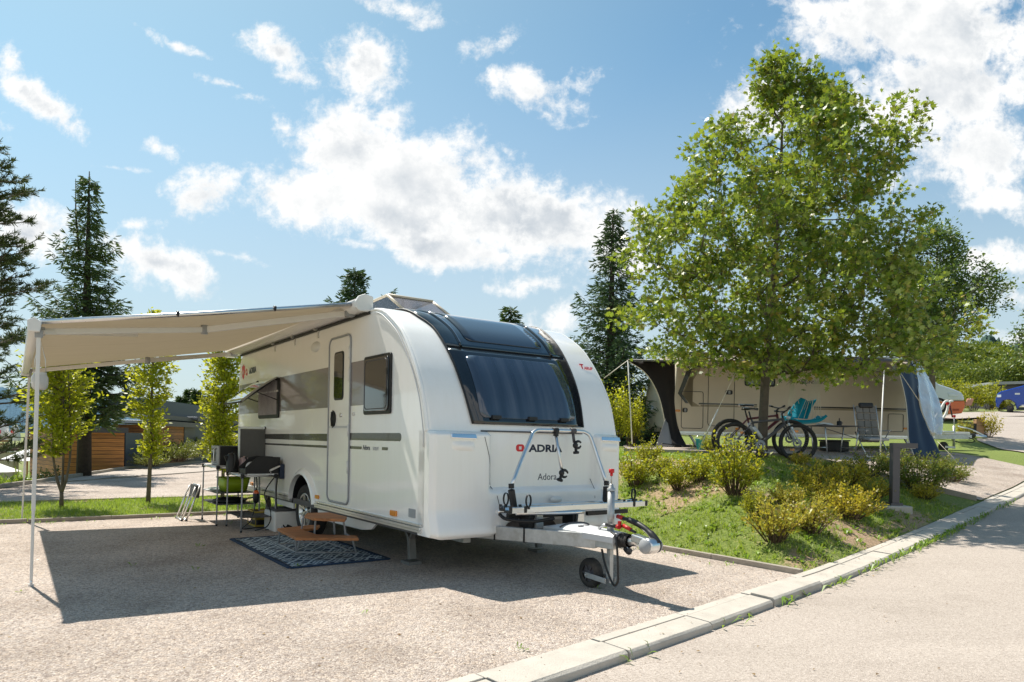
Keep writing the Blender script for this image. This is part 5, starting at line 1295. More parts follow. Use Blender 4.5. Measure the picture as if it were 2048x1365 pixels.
    k=MB(); k.tube(smooth_path([(-.05,-.02,-.05),(-.07,-.03,-.25),(-.06,-.05,-.5),(0,-.15,-.72),(.1,-.3,-.79)],5),.011,8); k.tube(smooth_path([(-.06,.03,-.05),(-.2,.05,-.3),(-.12,.02,-.55),(-.18,-.05,-.72),(-.3,.1,-.79)],5),.008,8); k.build('lead',M['black'],t)
    t=thing('socket_lead','plug and socket connector hanging on a cable under the cooker table','plug',W(-.30,3.05,.72),ANG)
    k=MB(); k.tube(smooth_path([(0,0,0),(.01,.0,-.12),(-.005,0,-.20)],3),.008,6); k.tube(smooth_path([(-.005,0,-.36),(-.02,0,-.44),(-.06,.03,-.60),(-.15,.08,-.70),(.1,.2,-.712),(.3,.05,-.712),(.1,-.1,-.712)],5),.007,6); k.build('cable',M['black'],t)
    k=MB(); k.lathe([(.008,-.36),(.035,-.34),(.045,-.28),(.04,-.22),(.012,-.17)],14); k.build('connector',M['black'],t)
    k=MB(); k.lathe([(.041,-.225),(.035,-.20),(.02,-.18)],14); k.build('connector_collar',M['orange'],t)
M['blackblue']=mat('dark_blue_plastic',(.01,.02,.05),.4)
bits()
# ---------------------------------------------------------------- vegetation
MAPLE=np.array([(0,-.08),(.22,-.02),(.50,.10),(.27,.28),(.52,.62),(.16,.50),(0,1.),(-.16,.50),(-.52,.62),(-.27,.28),(-.50,.10),(-.22,-.02)],float)
OVAL=np.array([(0,0),(.22,.3),(.20,.62),(0,1.),(-.20,.62),(-.22,.3)],float)
RHOMB=np.array([(0,0),(.26,.45),(0,1.),(-.26,.45)],float)
NEED=np.array([(-.10,0),(.10,0),(.07,1),(-.07,1)],float)
def leaf_cloud(name,C,Dr,S,shape,m,parent,nbias=.7,seed=1,fold=0.):
    """C centres (n,3), Dr growth directions (n,3), S sizes (n)"""
    rg=np.random.RandomState(seed); C=np.asarray(C,float);Dr=np.asarray(Dr,float);S=np.asarray(S,float); n=len(C)
    d=Dr/np.maximum(1e-6,np.linalg.norm(Dr,axis=1,keepdims=True))
    nr=rg.normal(0,1,(n,3))*(1-nbias)+np.array([0,0,1.])*nbias
    sd=np.cross(d,nr); sd/=np.maximum(1e-6,np.linalg.norm(sd,axis=1,keepdims=True))
    V=C[:,None,:]+(sd[:,None,:]*shape[None,:,0:1]+d[:,None,:]*shape[None,:,1:2])*S[:,None,None]
    if fold:
        nn=np.cross(sd,d); V=V+nn[:,None,:]*(np.abs(shape[None,:,0:1])*fold)*S[:,None,None]
    return np_mesh(name,V.reshape(-1,3),len(shape),m,parent)
def grow_tree(name,label,cat,base,env,trunk_top,n_cl,leaf_n,leaf_s,shape,lm,bm,seed,trunk_r=.11,cl_r=.30,group=None,droop=.25,zmin=1.6,hole=.0,lean=(0,0),kinks=(.08,.05),spread=.9):
    """env(z)->(cx,cy,halfx,halfy) at height z above the base, None outside"""
    rr=random.Random(seed); t=thing(name,label,cat,base,0,group=group)
    H_=trunk_top
    def trunk_pt(z):
        f=z/H_; return Vector((lean[0]*f+kinks[0]*math.sin(f*5.1+seed),lean[1]*f+kinks[1]*math.sin(f*4.3+1+seed),z))-Vector((kinks[0]*math.sin(seed),kinks[1]*math.sin(1+seed),0))*(1-f)
    nodes=[]; par=[]; 
    K_=26
    for i in range(K_+1): nodes.append(trunk_pt(H_*i/K_)); par.append(i-1)
    pts=[]
    tries=0
    while len(pts)<n_cl and tries<n_cl*60:
        tries+=1; z=rr.uniform(zmin,env.zmax); e=env(z)
        if e is None: continue
        cx,cy,hx,hy=e; a=rr.uniform(0,6.283); r=math.sqrt(rr.uniform(.02,1)); hs_=.95+.55*noise.noise(Vector((math.cos(a)*1.3,math.sin(a)*1.3+seed,z*.9))) if hole else 1.; p=Vector((cx+hx*r*hs_*math.cos(a),cy+hy*r*hs_*math.sin(a),z))
        if hole and rr.random()>(hx/env.hmax)**1.1+.10: continue
        if hole and noise.noise(p*1.25+Vector((seed,0,0)))<-hole: continue
        # keep off neighbours a little
        if any((p-q).length_squared<(cl_r*.55)**2 for q in pts[-60:]): continue
        pts.append(p)
    def dist_axis(p): q=trunk_pt(min(p.z,H_)); return (p-q).length
    pts.sort(key=dist_axis)
    tips=[]
    for p in pts:
        best=None
        for i,q in enumerate(nodes):
            dv=p-q; L_=dv.length
            if L_>1.6 and i>K_: continue
            if q.z<zmin*.75 and i<=K_: continue
            c=L_+ (max(0,q.z-p.z+.1*L_)*1.6) + (.12 if i<=K_ else 0)
            if best is None or c<best[0]: best=(c,i)
        i=best[1] if best else K_
        q=nodes[i]; n=max(1,int((p-q).length/.35)); prev=i
        for k in range(1,n+1):
            f=k/n; w=q.lerp(p,f)+Vector((rr.gauss(0,.03),rr.gauss(0,.03),rr.gauss(0,.02)+.06*math.sin(f*3.14)))*(1 if k<n else 0)
            nodes.append(w); par.append(prev); prev=len(nodes)-1
        tips.append(prev)
    w=[0.]*len(nodes)
    for i in tips: w[i]+=1
    for i in range(len(nodes)-1,0,-1):
        if par[i]>=0: w[par[i]]+=w[i]
    tot=max(w)
    rad=[max(.0045,trunk_r*.80*(x/tot)**.52) for x in w]
    for i in range(K_+1): rad[i]=max(rad[i] if i>3 else 0,trunk_r*(1-.93*(i/K_)**.85),.006)
    rad[0]=trunk_r*1.18
    tb=MB(); tb.tube([nodes[i] for i in range(K_+1)],[rad[i] for i in range(K_+1)],14); trunk=tb.build('trunk',bm,t)
    lb=MB()
    for i in range(K_+1,len(nodes)):
        p=par[i]; r0=min(rad[p],rad[i]*1.5); lb.tube([nodes[p],nodes[i]],[r0,rad[i]],5 if rad[i]<.02 else 7,caps=False)
    C=[];Dd=[];S=[]
    for ti,i in enumerate(tips):
        c=nodes[i]; pd=(nodes[i]-nodes[par[i]]).normalized() if par[i]>=0 else Vector((0,0,1))
        k=int(leaf_n*rr.uniform(.65,1.3))
        # short twigs through the clump
        tw=[]
        for _ in range(5):
            d=Vector((rr.gauss(0,1),rr.gauss(0,1),rr.gauss(.15,.6))).normalized()*.8+pd*.6; d.normalize(); e=c+d*cl_r*rr.uniform(.7,1.25); tw.append((c,e)); lb.tube([c,e],[.004,.002],3,caps=False)
        for _ in range(k):
            a,b=rr.choice(tw); f=rr.uniform(.05,1.05); p=a.lerp(b,f)+Vector((rr.gauss(0,1),rr.gauss(0,1),rr.gauss(0,.8)))*cl_r*.24
            d=(b-a).normalized()*spread+Vector((rr.gauss(0,.7),rr.gauss(0,.7),rr.gauss(0,.4)))-Vector((0,0,droop)); C.append(p);Dd.append(d);S.append(leaf_s*rr.uniform(.65,1.2))
    lb.build('branches',bm,trunk,fixn=False)
    leaf_cloud('crown',C,Dd,S,shape,lm,t,.38,seed)
    return t
class Env:
    """crown outline traced as left and right limits by height, turned round into a volume of real depth"""
    def __init__(s,rows,D,zb,depth=.85,maxd=2.1,bx=0.):
        s.r=[]
        for (py,l,r) in rows:
            a=P(l,py,D);b=P(r,py,D); s.r.append(((a.z+b.z)/2-zb,a.x-bx,b.x-bx))
        s.r.sort(); s.zmax=s.r[-1][0]; s.hmax=max((q[2]-q[1])/2 for q in s.r); s.depth=depth; s.maxd=maxd
    def __call__(s,z):
        if z<s.r[0][0] or z>s.zmax: return None
        l=np.interp(z,[q[0] for q in s.r],[q[1] for q in s.r]); r=np.interp(z,[q[0] for q in s.r],[q[2] for q in s.r])
        h=(r-l)/2; return ((l+r)/2,0.,h,min(s.maxd,h*s.depth))
def maple():
    b=hit(1524,917); D=b.y
    rows=[(108,1545,1560),(150,1528,1592),(208,1515,1690),(265,1425,1800),(345,1370,1835),(447,1285,1840),(520,1285,1840),(560,1260,1890),(629,1200,1955),(697,1222,1935),(735,1345,1840),(748,1500,1820)]
    env=Env(rows,D,b.z,.8,1.9,b.x)
    grow_tree('maple_tree','tall maple tree with star-shaped yellow-green leaves growing on the bank beside the bicycles','tree',b,env,6.1,800,46,.094,MAPLE,M['maple'],M['bark'],4,.098,.30,droop=.35,zmin=1.2,hole=.17,lean=(.25,0),kinks=(.05,.05))
    return b
maple_base=maple()
def back_tree():
    D=24.5; zb=1.55; bx=P(1868,800,D).x
    rows=[(445,1855,1880),(480,1820,1895),(520,1790,1935),(560,1770,1975),(600,1770,1975),(640,1770,1950),(690,1780,1915),(720,1800,1885)]
    env=Env(rows,D,zb,.9,2.4,bx)
    grow_tree('broadleaf_tree','darker small-leaved tree rising behind the right side of the maple','tree',(bx,D,zb),env,7.6,330,60,.12,OVAL,M['darkleaf'],M['bark'],9,.12,.40,droop=.1,zmin=1.6,hole=.2)
    D=15.; b2=Vector((P(2105,800,D).x,D,.9))
    env=Env([(610,2075,2110),(660,2040,2150),(700,2045,2160),(740,2070,2150)],D,.9,.9,1.2,b2.x)
    grow_tree('broadleaf_tree','thin leafy tree just reaching in at the right edge above the blue pickup','tree',b2,env,3.4,60,34,.08,OVAL,M['darkleaf'],M['bark'],19,.06,.25,zmin=1.,hole=.1)
back_tree()
def column_tree(name,label,base,h,w,zc0,seed,forked=False,group='young hornbeams in a row on the grass strip',top=None,dens=1.):
    rr=random.Random(seed); t=thing(name,label,'tree',base,0,group=group)
    tb=MB()
    if forked:
        tb.tube([(0,0,0),(.0,0,.28)],[.035,.03],8)
        for s_ in (-1,.2,1): tb.tube(smooth_path([(0,0,.26),(s_*.10,0,.6),(s_*.13,.03*s_,1.2),(s_*.08,0,h*.9)],4),[.024]*4+[.018]*4+[.012]*4+[.005],7)
    else: tb.tube(smooth_path([(0,0,0),(.01,.0,h*.3),(-.01,.01,h*.6),(.0,0,h*.95)],5),[.040-.0022*i for i in range(16)],8)
    C=[];Dd=[];S=[]; br=MB()
    N_=int(150*dens)
    for i in range(N_):
        f=(i+rr.random())/N_; z=zc0+(h-zc0)*f
        prof=(.55+.45*math.sin(min(1,f*2.2)*1.57))*(1 if f<.6 else (1-((f-.6)/.4)**1.6)*.95+.05)
        a=rr.uniform(0,6.28); L_=w/2*prof*rr.uniform(.5,1.12); up=rr.uniform(.25,.75)
        p0=Vector((0,0,z-.12)); d=Vector((math.cos(a),math.sin(a),up)).normalized(); p1=p0+d*L_
        br.tube([p0,p1],[.007,.003],4,caps=False)
        n=int(36*(.45+L_/(w/2)))
        for k in range(n):
            g=rr.uniform(.12,1.08); q=p0+d*L_*g+Vector((rr.gauss(0,.05),rr.gauss(0,.05),rr.gauss(0,.045)))
            dd=d*.8+Vector((rr.gauss(0,.6),rr.gauss(0,.6),rr.gauss(-.1,.5))); C.append(q);Dd.append(dd);S.append(rr.uniform(.055,.10))
    tr=tb.build('trunk',M['bark'],t); br.build('branches',M['bark'],tr,fixn=False)
    leaf_cloud('crown',C,Dd,S,OVAL,M['hornbeam'],t,.5,seed)
    return t
column_tree('hornbeam_tree','young columnar tree with forked trunk on the grass strip, nearest the awning posts',PZ(123,1018,0),3.2,1.1,1.0,21,True,dens=.85).rotation_euler=(0,-.015,0)
column_tree('hornbeam_tree','young columnar tree with a single straight trunk on the grass strip between the other two',PZ(296,1008,0),3.62,.86,.92,22,dens=.62).rotation_euler=(.01,.02,.4)
column_tree('hornbeam_tree','dense young columnar tree standing close behind the rear corner of the white caravan',W(.35,7.7,0),3.5,1.05,.7,23,dens=1.25)
# conifers
def conifer(name,label,base,h,w,seed,m,z0=.4,step=.30,nb=9,droop=.25,card=.16,twin=False,irreg=.25,dens=1.,up=.1,group=None):
    rr=random.Random(seed); rg=np.random.RandomState(seed); t=thing(name,label,'tree',base,0,group=group)
    tb=MB(); tb.tube([(0,0,-.3),(0,0,h*.5),(0,0,h)],[w*.045+.06,w*.028+.03,.012],9)
    if twin: tb.tube([(-.25,0,h*.72),(-.38,0,h*.86),(-.40,0,h*.975)],[.04,.02,.008],6)
    tr=tb.build('trunk',M['sprucebark'],t); br=MB(); C=[];Dd=[];S=[]
    z=z0
    while z<h*.985:
        f=(z-z0)/(h-z0); L0=w/2*(1-f)**.95*(1+.16*math.sin(z*3.1+seed))+.05
        if twin and f>.72: L0*=.9
        n=max(4,int(nb*(1-f*.45)))
        for k in range(n):
            a=6.283*k/n+rr.uniform(-.35,.35)+z*2.1; L_=L0*rr.uniform(1-irreg*1.6,1+irreg)
            zz=z+rr.uniform(-step*.4,step*.4); p0=Vector((0,0,zz)); dx=Vector((math.cos(a),math.sin(a),0))
            pts=[]; 
            for i in range(6):
                g=i/5; pts.append(p0+dx*L_*g+Vector((0,0,L_*(up*g+ (-droop*math.sin(g*2.6))+.20*droop*g*g*3 + (.35*f*g)))))
            br.tube(pts,[max(.004,.018*L_)*(1-.8*i/5) for i in range(6)],4,caps=False)
            nt_=max(4,int(L_/.13*dens))
            for i in range(nt_):
                g=.10+.90*(i+rr.random())/nt_; q=g*5; i0=min(4,int(q)); p=pts[i0].lerp(pts[i0+1],q-i0); tl=(.16+.42*L_*.5*(1-g*.75))*rr.uniform(.6,1.15)
                for sgn in (-1,1):
                    sd=Vector((-dx.y,dx.x,0))*sgn; d=(sd*.8+dx*rr.uniform(.4,.8)+Vector((0,0,rr.uniform(-.45,.05)))).normalized()
                    m_=max(2,int(tl/.042))
                    for j in range(m_):
                        r=tl*(j+rr.random())/m_; c=p+d*r+Vector((rr.gauss(0,.02),rr.gauss(0,.02),-.14*r*r/tl+rr.gauss(0,.02)))
                        C.append(c);Dd.append(d+Vector((rr.gauss(0,.35),rr.gauss(0,.35),rr.gauss(-.08,.3))));S.append(card*rr.uniform(.7,1.3))
            for j in range(3): C.append(pts[-1]);Dd.append(dx+Vector((rr.gauss(0,.3),rr.gauss(0,.3),rr.gauss(.2,.3))));S.append(card*1.1)
        z+=step*(1-.35*f)*rr.uniform(.8,1.2)
    tops=[(0,h)]+([(-.40,h*.975)] if twin else [])
    for (x,zt) in tops:
        for j in range(24):
            zz=zt-.75*(j/24)**1.1; a=rr.uniform(0,6.28); C.append((x,0,zz));Dd.append((math.cos(a),math.sin(a),rr.uniform(.2,1.)));S.append(card*rr.uniform(.4,.9)*(.35+j/24))
    br.build('branches',M['sprucebark'],tr,fixn=False)
    shp=np.array([(-.09,0),(.09,0),(.12,.5),(.04,1),(-.04,1),(-.12,.5)],float)
    leaf_cloud('crown',C,Dd,S,shp,m,t,.35,seed)
    return t
conifer('spruce_tree','large dark spruce with two leader tips standing beyond the awning beside the wooden cabin',Vector((P(168,951,20.6).x,20.6,.0)),9.0,3.4,31,M['spruce'],z0=1.9,step=.32,nb=11,twin=True,irreg=.30,card=.14,dens=1.3)
conifer('spruce_tree','tall dense spruce between the white caravan and the maple',(P(1218,900,22).x,22,.9),7.75,3.4,32,M['fir'],z0=.2,step=.31,nb=10,irreg=.22,card=.15,dens=1.2,up=.35,droop=.12)
conifer('spruce_tree','pointed spruce top showing just above the awning case',(P(704,900,30).x,30,0.),8.6,3.2,33,M['fir'],z0=4.2,step=.34,nb=9,irreg=.15,card=.22,up=.45,droop=.05)
conifer('spruce_tree','thin wispy conifer tip beside the open roof hatch',(P(775,900,30).x,30,0.),7.55,1.8,34,M['fir'],z0=4.6,step=.40,nb=6,irreg=.3,card=.2,up=.5,droop=.05)
conifer('spruce_tree','small narrow conifer tip above the dark front of the caravan roof',(P(1017,900,26).x,26,0.5),5.75,1.5,35,M['juniper'],z0=3.0,step=.28,nb=7,irreg=.3,card=.2,up=.8,droop=0)
def pine():
    rr=random.Random(41); base=Vector((P(-45,980,15.5).x,15.5,-.6)); t=thing('pine_tree','tall ragged pine with open needle tufts at the left edge of the picture','tree',base)
    h=8.2; tb=MB(); tb.tube([(0,0,-.3),(.05,0,h*.5),(0,0,h)],[.20,.12,.02],10); tr=tb.build('trunk',M['bark'],t); br=MB(); C=[];Dd=[];S=[]
    z=1.2
    while z<h:
        f=z/h
        for k in range(5):
            a=rr.uniform(0,6.28); L_=(1.75*(1-f)**.5+.15)*rr.uniform(.5,1.1) if f>.25 else rr.uniform(1.0,1.9)
            dx=Vector((math.cos(a),math.sin(a),rr.uniform(-.05,.35))); p0=Vector((0,0,z)); pts=[p0+dx*L_*g+Vector((0,0,.12*L_*g*g+rr.gauss(0,.02))) for g in (0,.25,.5,.75,1)]
            br.tube(pts,[.03,.022,.016,.010,.005],5,caps=False)
            nt_=int(6+L_*9)
            for i in range(nt_):
                g=rr.uniform(.30,1.0); q=g*4; i0=min(3,int(q)); p=pts[i0].lerp(pts[i0+1],q-i0); sd=Vector((-dx.y,dx.x,0))*rr.choice((-1,1)); d=(sd*rr.uniform(.3,1)+dx*rr.uniform(.3,1)+Vector((0,0,rr.uniform(-.1,.5)))).normalized(); l=rr.uniform(.12,.42); e=p+d*l; br.tube([p,e],[.005,.003],3,caps=False)
                for _ in range(30):
                    w_=rr.uniform(.45,1.05); C.append(p.lerp(e,w_));Dd.append(d*.8+Vector((rr.gauss(0,.6),rr.gauss(0,.6),rr.gauss(.15,.5))));S.append(rr.uniform(.07,.13))
        z+=rr.uniform(.22,.42)
    br.build('branches',M['bark'],tr,fixn=False)
    leaf_cloud('crown',C,Dd,S,np.array([(-.075,0),(.075,0),(.04,1),(-.04,1)],float),M['pine'],t,.2,41)
pine()
# shrubs: several kinds built once, then copied and turned
def shrub_proto(name,label,loc,h,w,n_st,n_leaf,leaf,m,seed,tw=M['twig'],upright=.8,group='spirea shrubs planted on the bank',shape=OVAL,cat='shrub'):
    rr=random.Random(seed); t=thing(name,label,cat,loc,rr.uniform(0,6.28),group=group); st=MB(); C=[];Dd=[];S=[]
    for i in range(n_st):
        a=rr.uniform(0,6.28); R_x=w/2*math.sqrt(rr.uniform(.05,1)); hh=h*rr.choice((rr.uniform(.4,.8),rr.uniform(.6,1.0),rr.uniform(.8,1.28)))*(1-.30*(R_x/(w/2))**2)
        b0=Vector((math.cos(a)*R_x*.25,math.sin(a)*R_x*.25,0)); tip=Vector((math.cos(a)*R_x,math.sin(a)*R_x,hh)); md=b0.lerp(tip,.5)+Vector((0,0,hh*.08))
        st.tube([b0,md,tip],[.006,.0045,.002],4,caps=False); d=(tip-md).normalized()
        for k in range(int(n_leaf*rr.uniform(.5,1.0))):
            g=rr.uniform(.25,1.03)**.8; p=(b0.lerp(md,g*2) if g<.5 else md.lerp(tip,g*2-1)); q=p+Vector((rr.gauss(0,1),rr.gauss(0,1),rr.gauss(0,.7)))*.034*(h/.7)**.5
            C.append(q);Dd.append(d*.5+Vector((rr.gauss(0,.8),rr.gauss(0,.8),rr.gauss(.25,.45))));S.append(leaf*rr.uniform(.6,1.2))
    st.build('stems',tw,t,fixn=False); leaf_cloud('foliage',C,Dd,S,shape,m,t,.5,seed); return t
def place(root,loc,rz,label,scale=1.,group=None):
    r=copy_tree(root); r.location=loc; r.rotation_euler=(0,0,rz); r.scale=(scale,)*3; r['label']=label
    if group: r['group']=group
    return r
G=lambda x,y: hit(x,y)
sA=shrub_proto('green_shrub','tall open yellow-green shrub in front of the bicycle wheels, left of the maple trunk',G(1470,992),.78,.80,50,50,.060,M['shrub'],51)
sB=shrub_proto('green_shrub','sparse yellow-green shrub beside the right edge of the white caravan',G(1268,975),.54,.66,44,44,.054,M['shrub'],52)
place(sB,G(1357,982),2.2,'small rounded yellow-green shrub between the caravan edge shrub and the tall one',.82)
place(sB,G(1296,930),4.,'low green shrub on the crest of the bank behind the caravan edge',.75)
place(sA,G(1420,905),1.,'small leafy shrub at the foot of the white guy rope',.50)
sC=shrub_proto('golden_shrub','golden yellow shrub in the middle of the bank in front of the grey post lamp',G(1640,985),.42,.95,60,44,.050,M['shrubgold'],53)
place(sC,G(1700,1040),1.7,'bright golden shrub just left of the foot of the grey post lamp',.95)
place(sC,G(1700,975),3.1,'golden shrub behind the one beside the post lamp foot, under the dark shrubs',.9)
place(sC,G(1600,930),.4,'small golden sprig shrub below the bicycles and right of the trunk',.45)
sD=shrub_proto('russet_shrub','russet and gold shrub lowest on the bank, nearest the gravel pitch',G(1548,1085),.44,.72,60,44,.046,M['shruborange'],54)
place(sD,G(1622,1068),2.4,'russet and green shrub beside the lowest one, with faded flower heads',.95)
place(sD,G(1576,1020),3.9,'small russet shrub behind the lowest pair',.7)
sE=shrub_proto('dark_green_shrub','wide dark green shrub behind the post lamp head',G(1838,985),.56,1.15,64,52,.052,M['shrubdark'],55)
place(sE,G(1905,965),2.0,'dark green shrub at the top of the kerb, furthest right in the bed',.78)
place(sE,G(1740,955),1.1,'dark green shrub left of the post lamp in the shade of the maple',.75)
place(sE,G(1790,945),3.3,'dark green shrub directly behind the post lamp',.85)
place(sE,G(1665,950),5.0,'low dark green shrub between the bicycles and the golden shrubs',.5)
place(sC,G(1745,1000),2.9,'golden shrub immediately left of the grey post, low on the bank',.7)
place(sC,G(1850,1000),5.1,'small golden shrub right of the grey post near the kerb',.6)
place(sC,G(1655,1010),.9,'golden shrub between the russet shrubs and the mid-bank golden one',.75)
place(sA,G(1510,1035),3.3,'small yellow-green shrub left of the russet shrubs, mid bank',.45)
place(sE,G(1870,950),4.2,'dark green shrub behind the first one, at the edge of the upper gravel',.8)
place(sB,G(1320,955),5.5,'sparse yellow-green shrub between the caravan edge shrub and the crest',.7)
place(sB,G(1395,965),.3,'low sparse shrub just left of the tallest shrub',.8)
# bright hedge plants behind the left part of the upper pitch
hp=shrub_proto('hedge_plant','tall bright yellow-green hedge plant seen past the caravan, furthest left',P(1228,860,19)-Vector((0,0,.55)),1.9,.9,46,60,.075,M['hornbeam'],56,group='bright hedge plants behind the upper pitch')
def gp(px,D): 
    p=P(px,880,D); p.z=zf(p.x,p.y); return p
hp.location=gp(1228,18.5)
for i,(px,D,s_,lb) in enumerate(((1262,19,.85,'narrow bright hedge plant behind the thin awning pole'),(1290,22,1.05,'bright hedge plant behind the dark green supply pillar'),(1325,25,1.1,'bright hedge plant just left of the dark side panel'),(1245,27,1.2,'bright hedge plant further back between the first two'))):
    place(hp,gp(px,D),i*1.3,lb,s_)
# wooded slope on the right
def slope_trees():
    rr=random.Random(61); protos=[]
    labs=['pale green bushy tree on the far slope above the pickup','mid green rounded tree on the far slope behind the orange camper nose','dense yellow-green tree on the far slope']
    for k in range(3):
        t=thing('slope_tree',labs[k],'tree',(0,0,0),group='bushy trees on the far slope'); 
        tb=MB(); tb.tube([(0,0,-1),(0,0,3)],[.2,.08],7); tb.build('trunk',M['bark'],t)
        C=[];Dd=[];S=[]
        blobs=[(Vector((rr.gauss(0,1.0),rr.gauss(0,1.0),rr.uniform(1.2,5.0))),rr.uniform(.7,1.3)) for _ in range(16)]
        for c,r in blobs:
            for _ in range(260):
                d=Vector((rr.gauss(0,1),rr.gauss(0,1),rr.gauss(0,1))).normalized(); C.append(c+d*r*rr.uniform(.7,1.05)); Dd.append(d*.5+Vector((rr.gauss(0,.6),rr.gauss(0,.6),rr.gauss(0,.5))));S.append(rr.uniform(.22,.42))
        leaf_cloud('crown',C,Dd,S,OVAL,M['slopeleaf'],t,.3,61+k); protos.append(t)
    spots=[(1862,62,.95),(1905,66,1.0),(1950,70,1.15),(1995,64,1.1),(2035,70,1.0),(2075,66,1.0),(1930,52,.7),(1968,50,.62),(2010,55,.75),(1885,50,.55),(1850,55,.8),(1945,92,1.5),(2010,96,1.5),(1890,98,1.5),(2065,94,1.5),(1835,75,1.3),(1800,70,1.2),(2120,80,1.4)]
    words=['first','second','third','fourth','fifth','sixth','seventh','eighth','ninth','tenth','eleventh','twelfth','thirteenth','fourteenth','fifteenth','sixteenth','seventeenth','eighteenth']
    order=sorted(range(len(spots)),key=lambda i:spots[i][0]); rank={i:n for n,i in enumerate(order)}
    for i,(px,D,s_) in enumerate(spots):
        p=P(px,860,D); p.z=interp(ZP,D)-.4; pr=protos[i%3]
        if i<3: o=pr; o.location=p; o.scale=(s_,)*3
        else: o=place(pr,p,rr.uniform(0,6.28),'',s_)
        o['label']=('far' if D>85 else 'near' if D<60 else 'mid-distance')+f' bushy green slope tree, {words[rank[i]]} counted from the left'
slope_trees()
def low_hedge():
    h=shrub_proto('slope_shrub','bright yellow-green shrub beyond the cross road left of the pickup',gp(1945,40),1.6,1.6,50,60,.12,M['shrub'],71,group='shrubs lining the cross road')
    for i,(px,D,s_,lb) in enumerate(((1978,41,1.0,'bright shrub beyond the cross road in front of the dark shed'),(1905,42,1.1,'bright shrub beyond the cross road right behind the orange camper nose'),(2000,40,.6,'small shrub beside the pickup front wheel'))): place(h,gp(px,D),i*2.,lb,s_)
    y=shrub_proto('golden_shrub','yellow flowering shrub behind the drawbar of the far caravan',gp(1975,25),.85,1.0,46,40,.07,M['shrubgold'],72,group='golden shrubs by the far drawbar')
    pass
    a=place(y,gp(1928,25),1.,'pale yellow shrub between the far caravan cover and its raised rack',.7)
low_hedge()
# planting on the left, below and beside the path
def left_plants():
    j=shrub_proto('juniper_bush','dense dark green spreading juniper below the path edge behind the awning posts',(0,0,0),1.5,1.9,70,70,.10,M['juniper'],81,group='junipers below the path edge')
    j.location=P(98,965,19.5)-Vector((0,0,.45)); j.scale=(.52,)*3
    place(j,P(116,960,20.5)-Vector((0,0,.55)),2.,'second dark juniper against the wooden cabin corner',.38)
    place(j,P(34,990,24)-Vector((0,0,.5)),4.,'lighter juniper beneath the large white parasol',.45)
    h=shrub_proto('hedge_bush','rounded pale green bush on the verge between path and dark cabin',(0,0,0),.72,2.2,90,64,.08,M['hedgeleaf'],82,group='bushes on the verge beside the cabins')
    h.location=P(352,924,27.5)
    place(h,P(385,915,30),1.,'reddish green bush on the verge nearest the kitchen tables',1.0)
    place(h,P(412,910,33),2.,'furthest verge bush, half hidden by the microwave oven',1.1)
    place(h,P(300,934,25.5),3.,'low bush at the path edge beside the dark cabin corner panel',.65)
    g=shrub_proto('ornamental_grass','clump of tall ornamental grass below the parasols at the left edge',(0,0,0),1.0,1.1,90,10,.25,M['grass'],83,group='ornamental grass clumps',shape=NEED)
    g.location=P(28,980,17.5)-Vector((0,0,.25)); g.scale=(.6,)*3
    place(g,P(52,975,19)-Vector((0,0,.3)),1.,'clump of ornamental grass right of the first one',.5)
    c=[]
    for i,(px,D,h_,lb) in enumerate(((362,46,4.4,'leftmost conical thuja behind the dark cabin roofs'),(377,48,5.0,'second conical thuja behind the dark cabin roofs'),(392,46,4.8,'third conical thuja behind the dark cabin roofs'),(408,48,4.5,'rightmost conical thuja behind the dark cabin roofs'))):
        conifer('thuja_tree',lb,(P(px,860,D).x,D,-.6),h_,1.3,84+i,M['juniper'],z0=1.5,step=.22,nb=9,up=1.0,droop=0,card=.22,dens=.8,group='thujas behind the cabins')
left_plants()
# verge grass beside the far path, and lower ground
sheet('verge',[(-11.9,16.8),(-14.0,25),(-14.4,32)],[(-13.4,17.5),(-15.8,26),(-16.5,33)],30,8,M['lawn'],dz=.03,zfun=lambda X,Y: zf(X,Y)*.5)
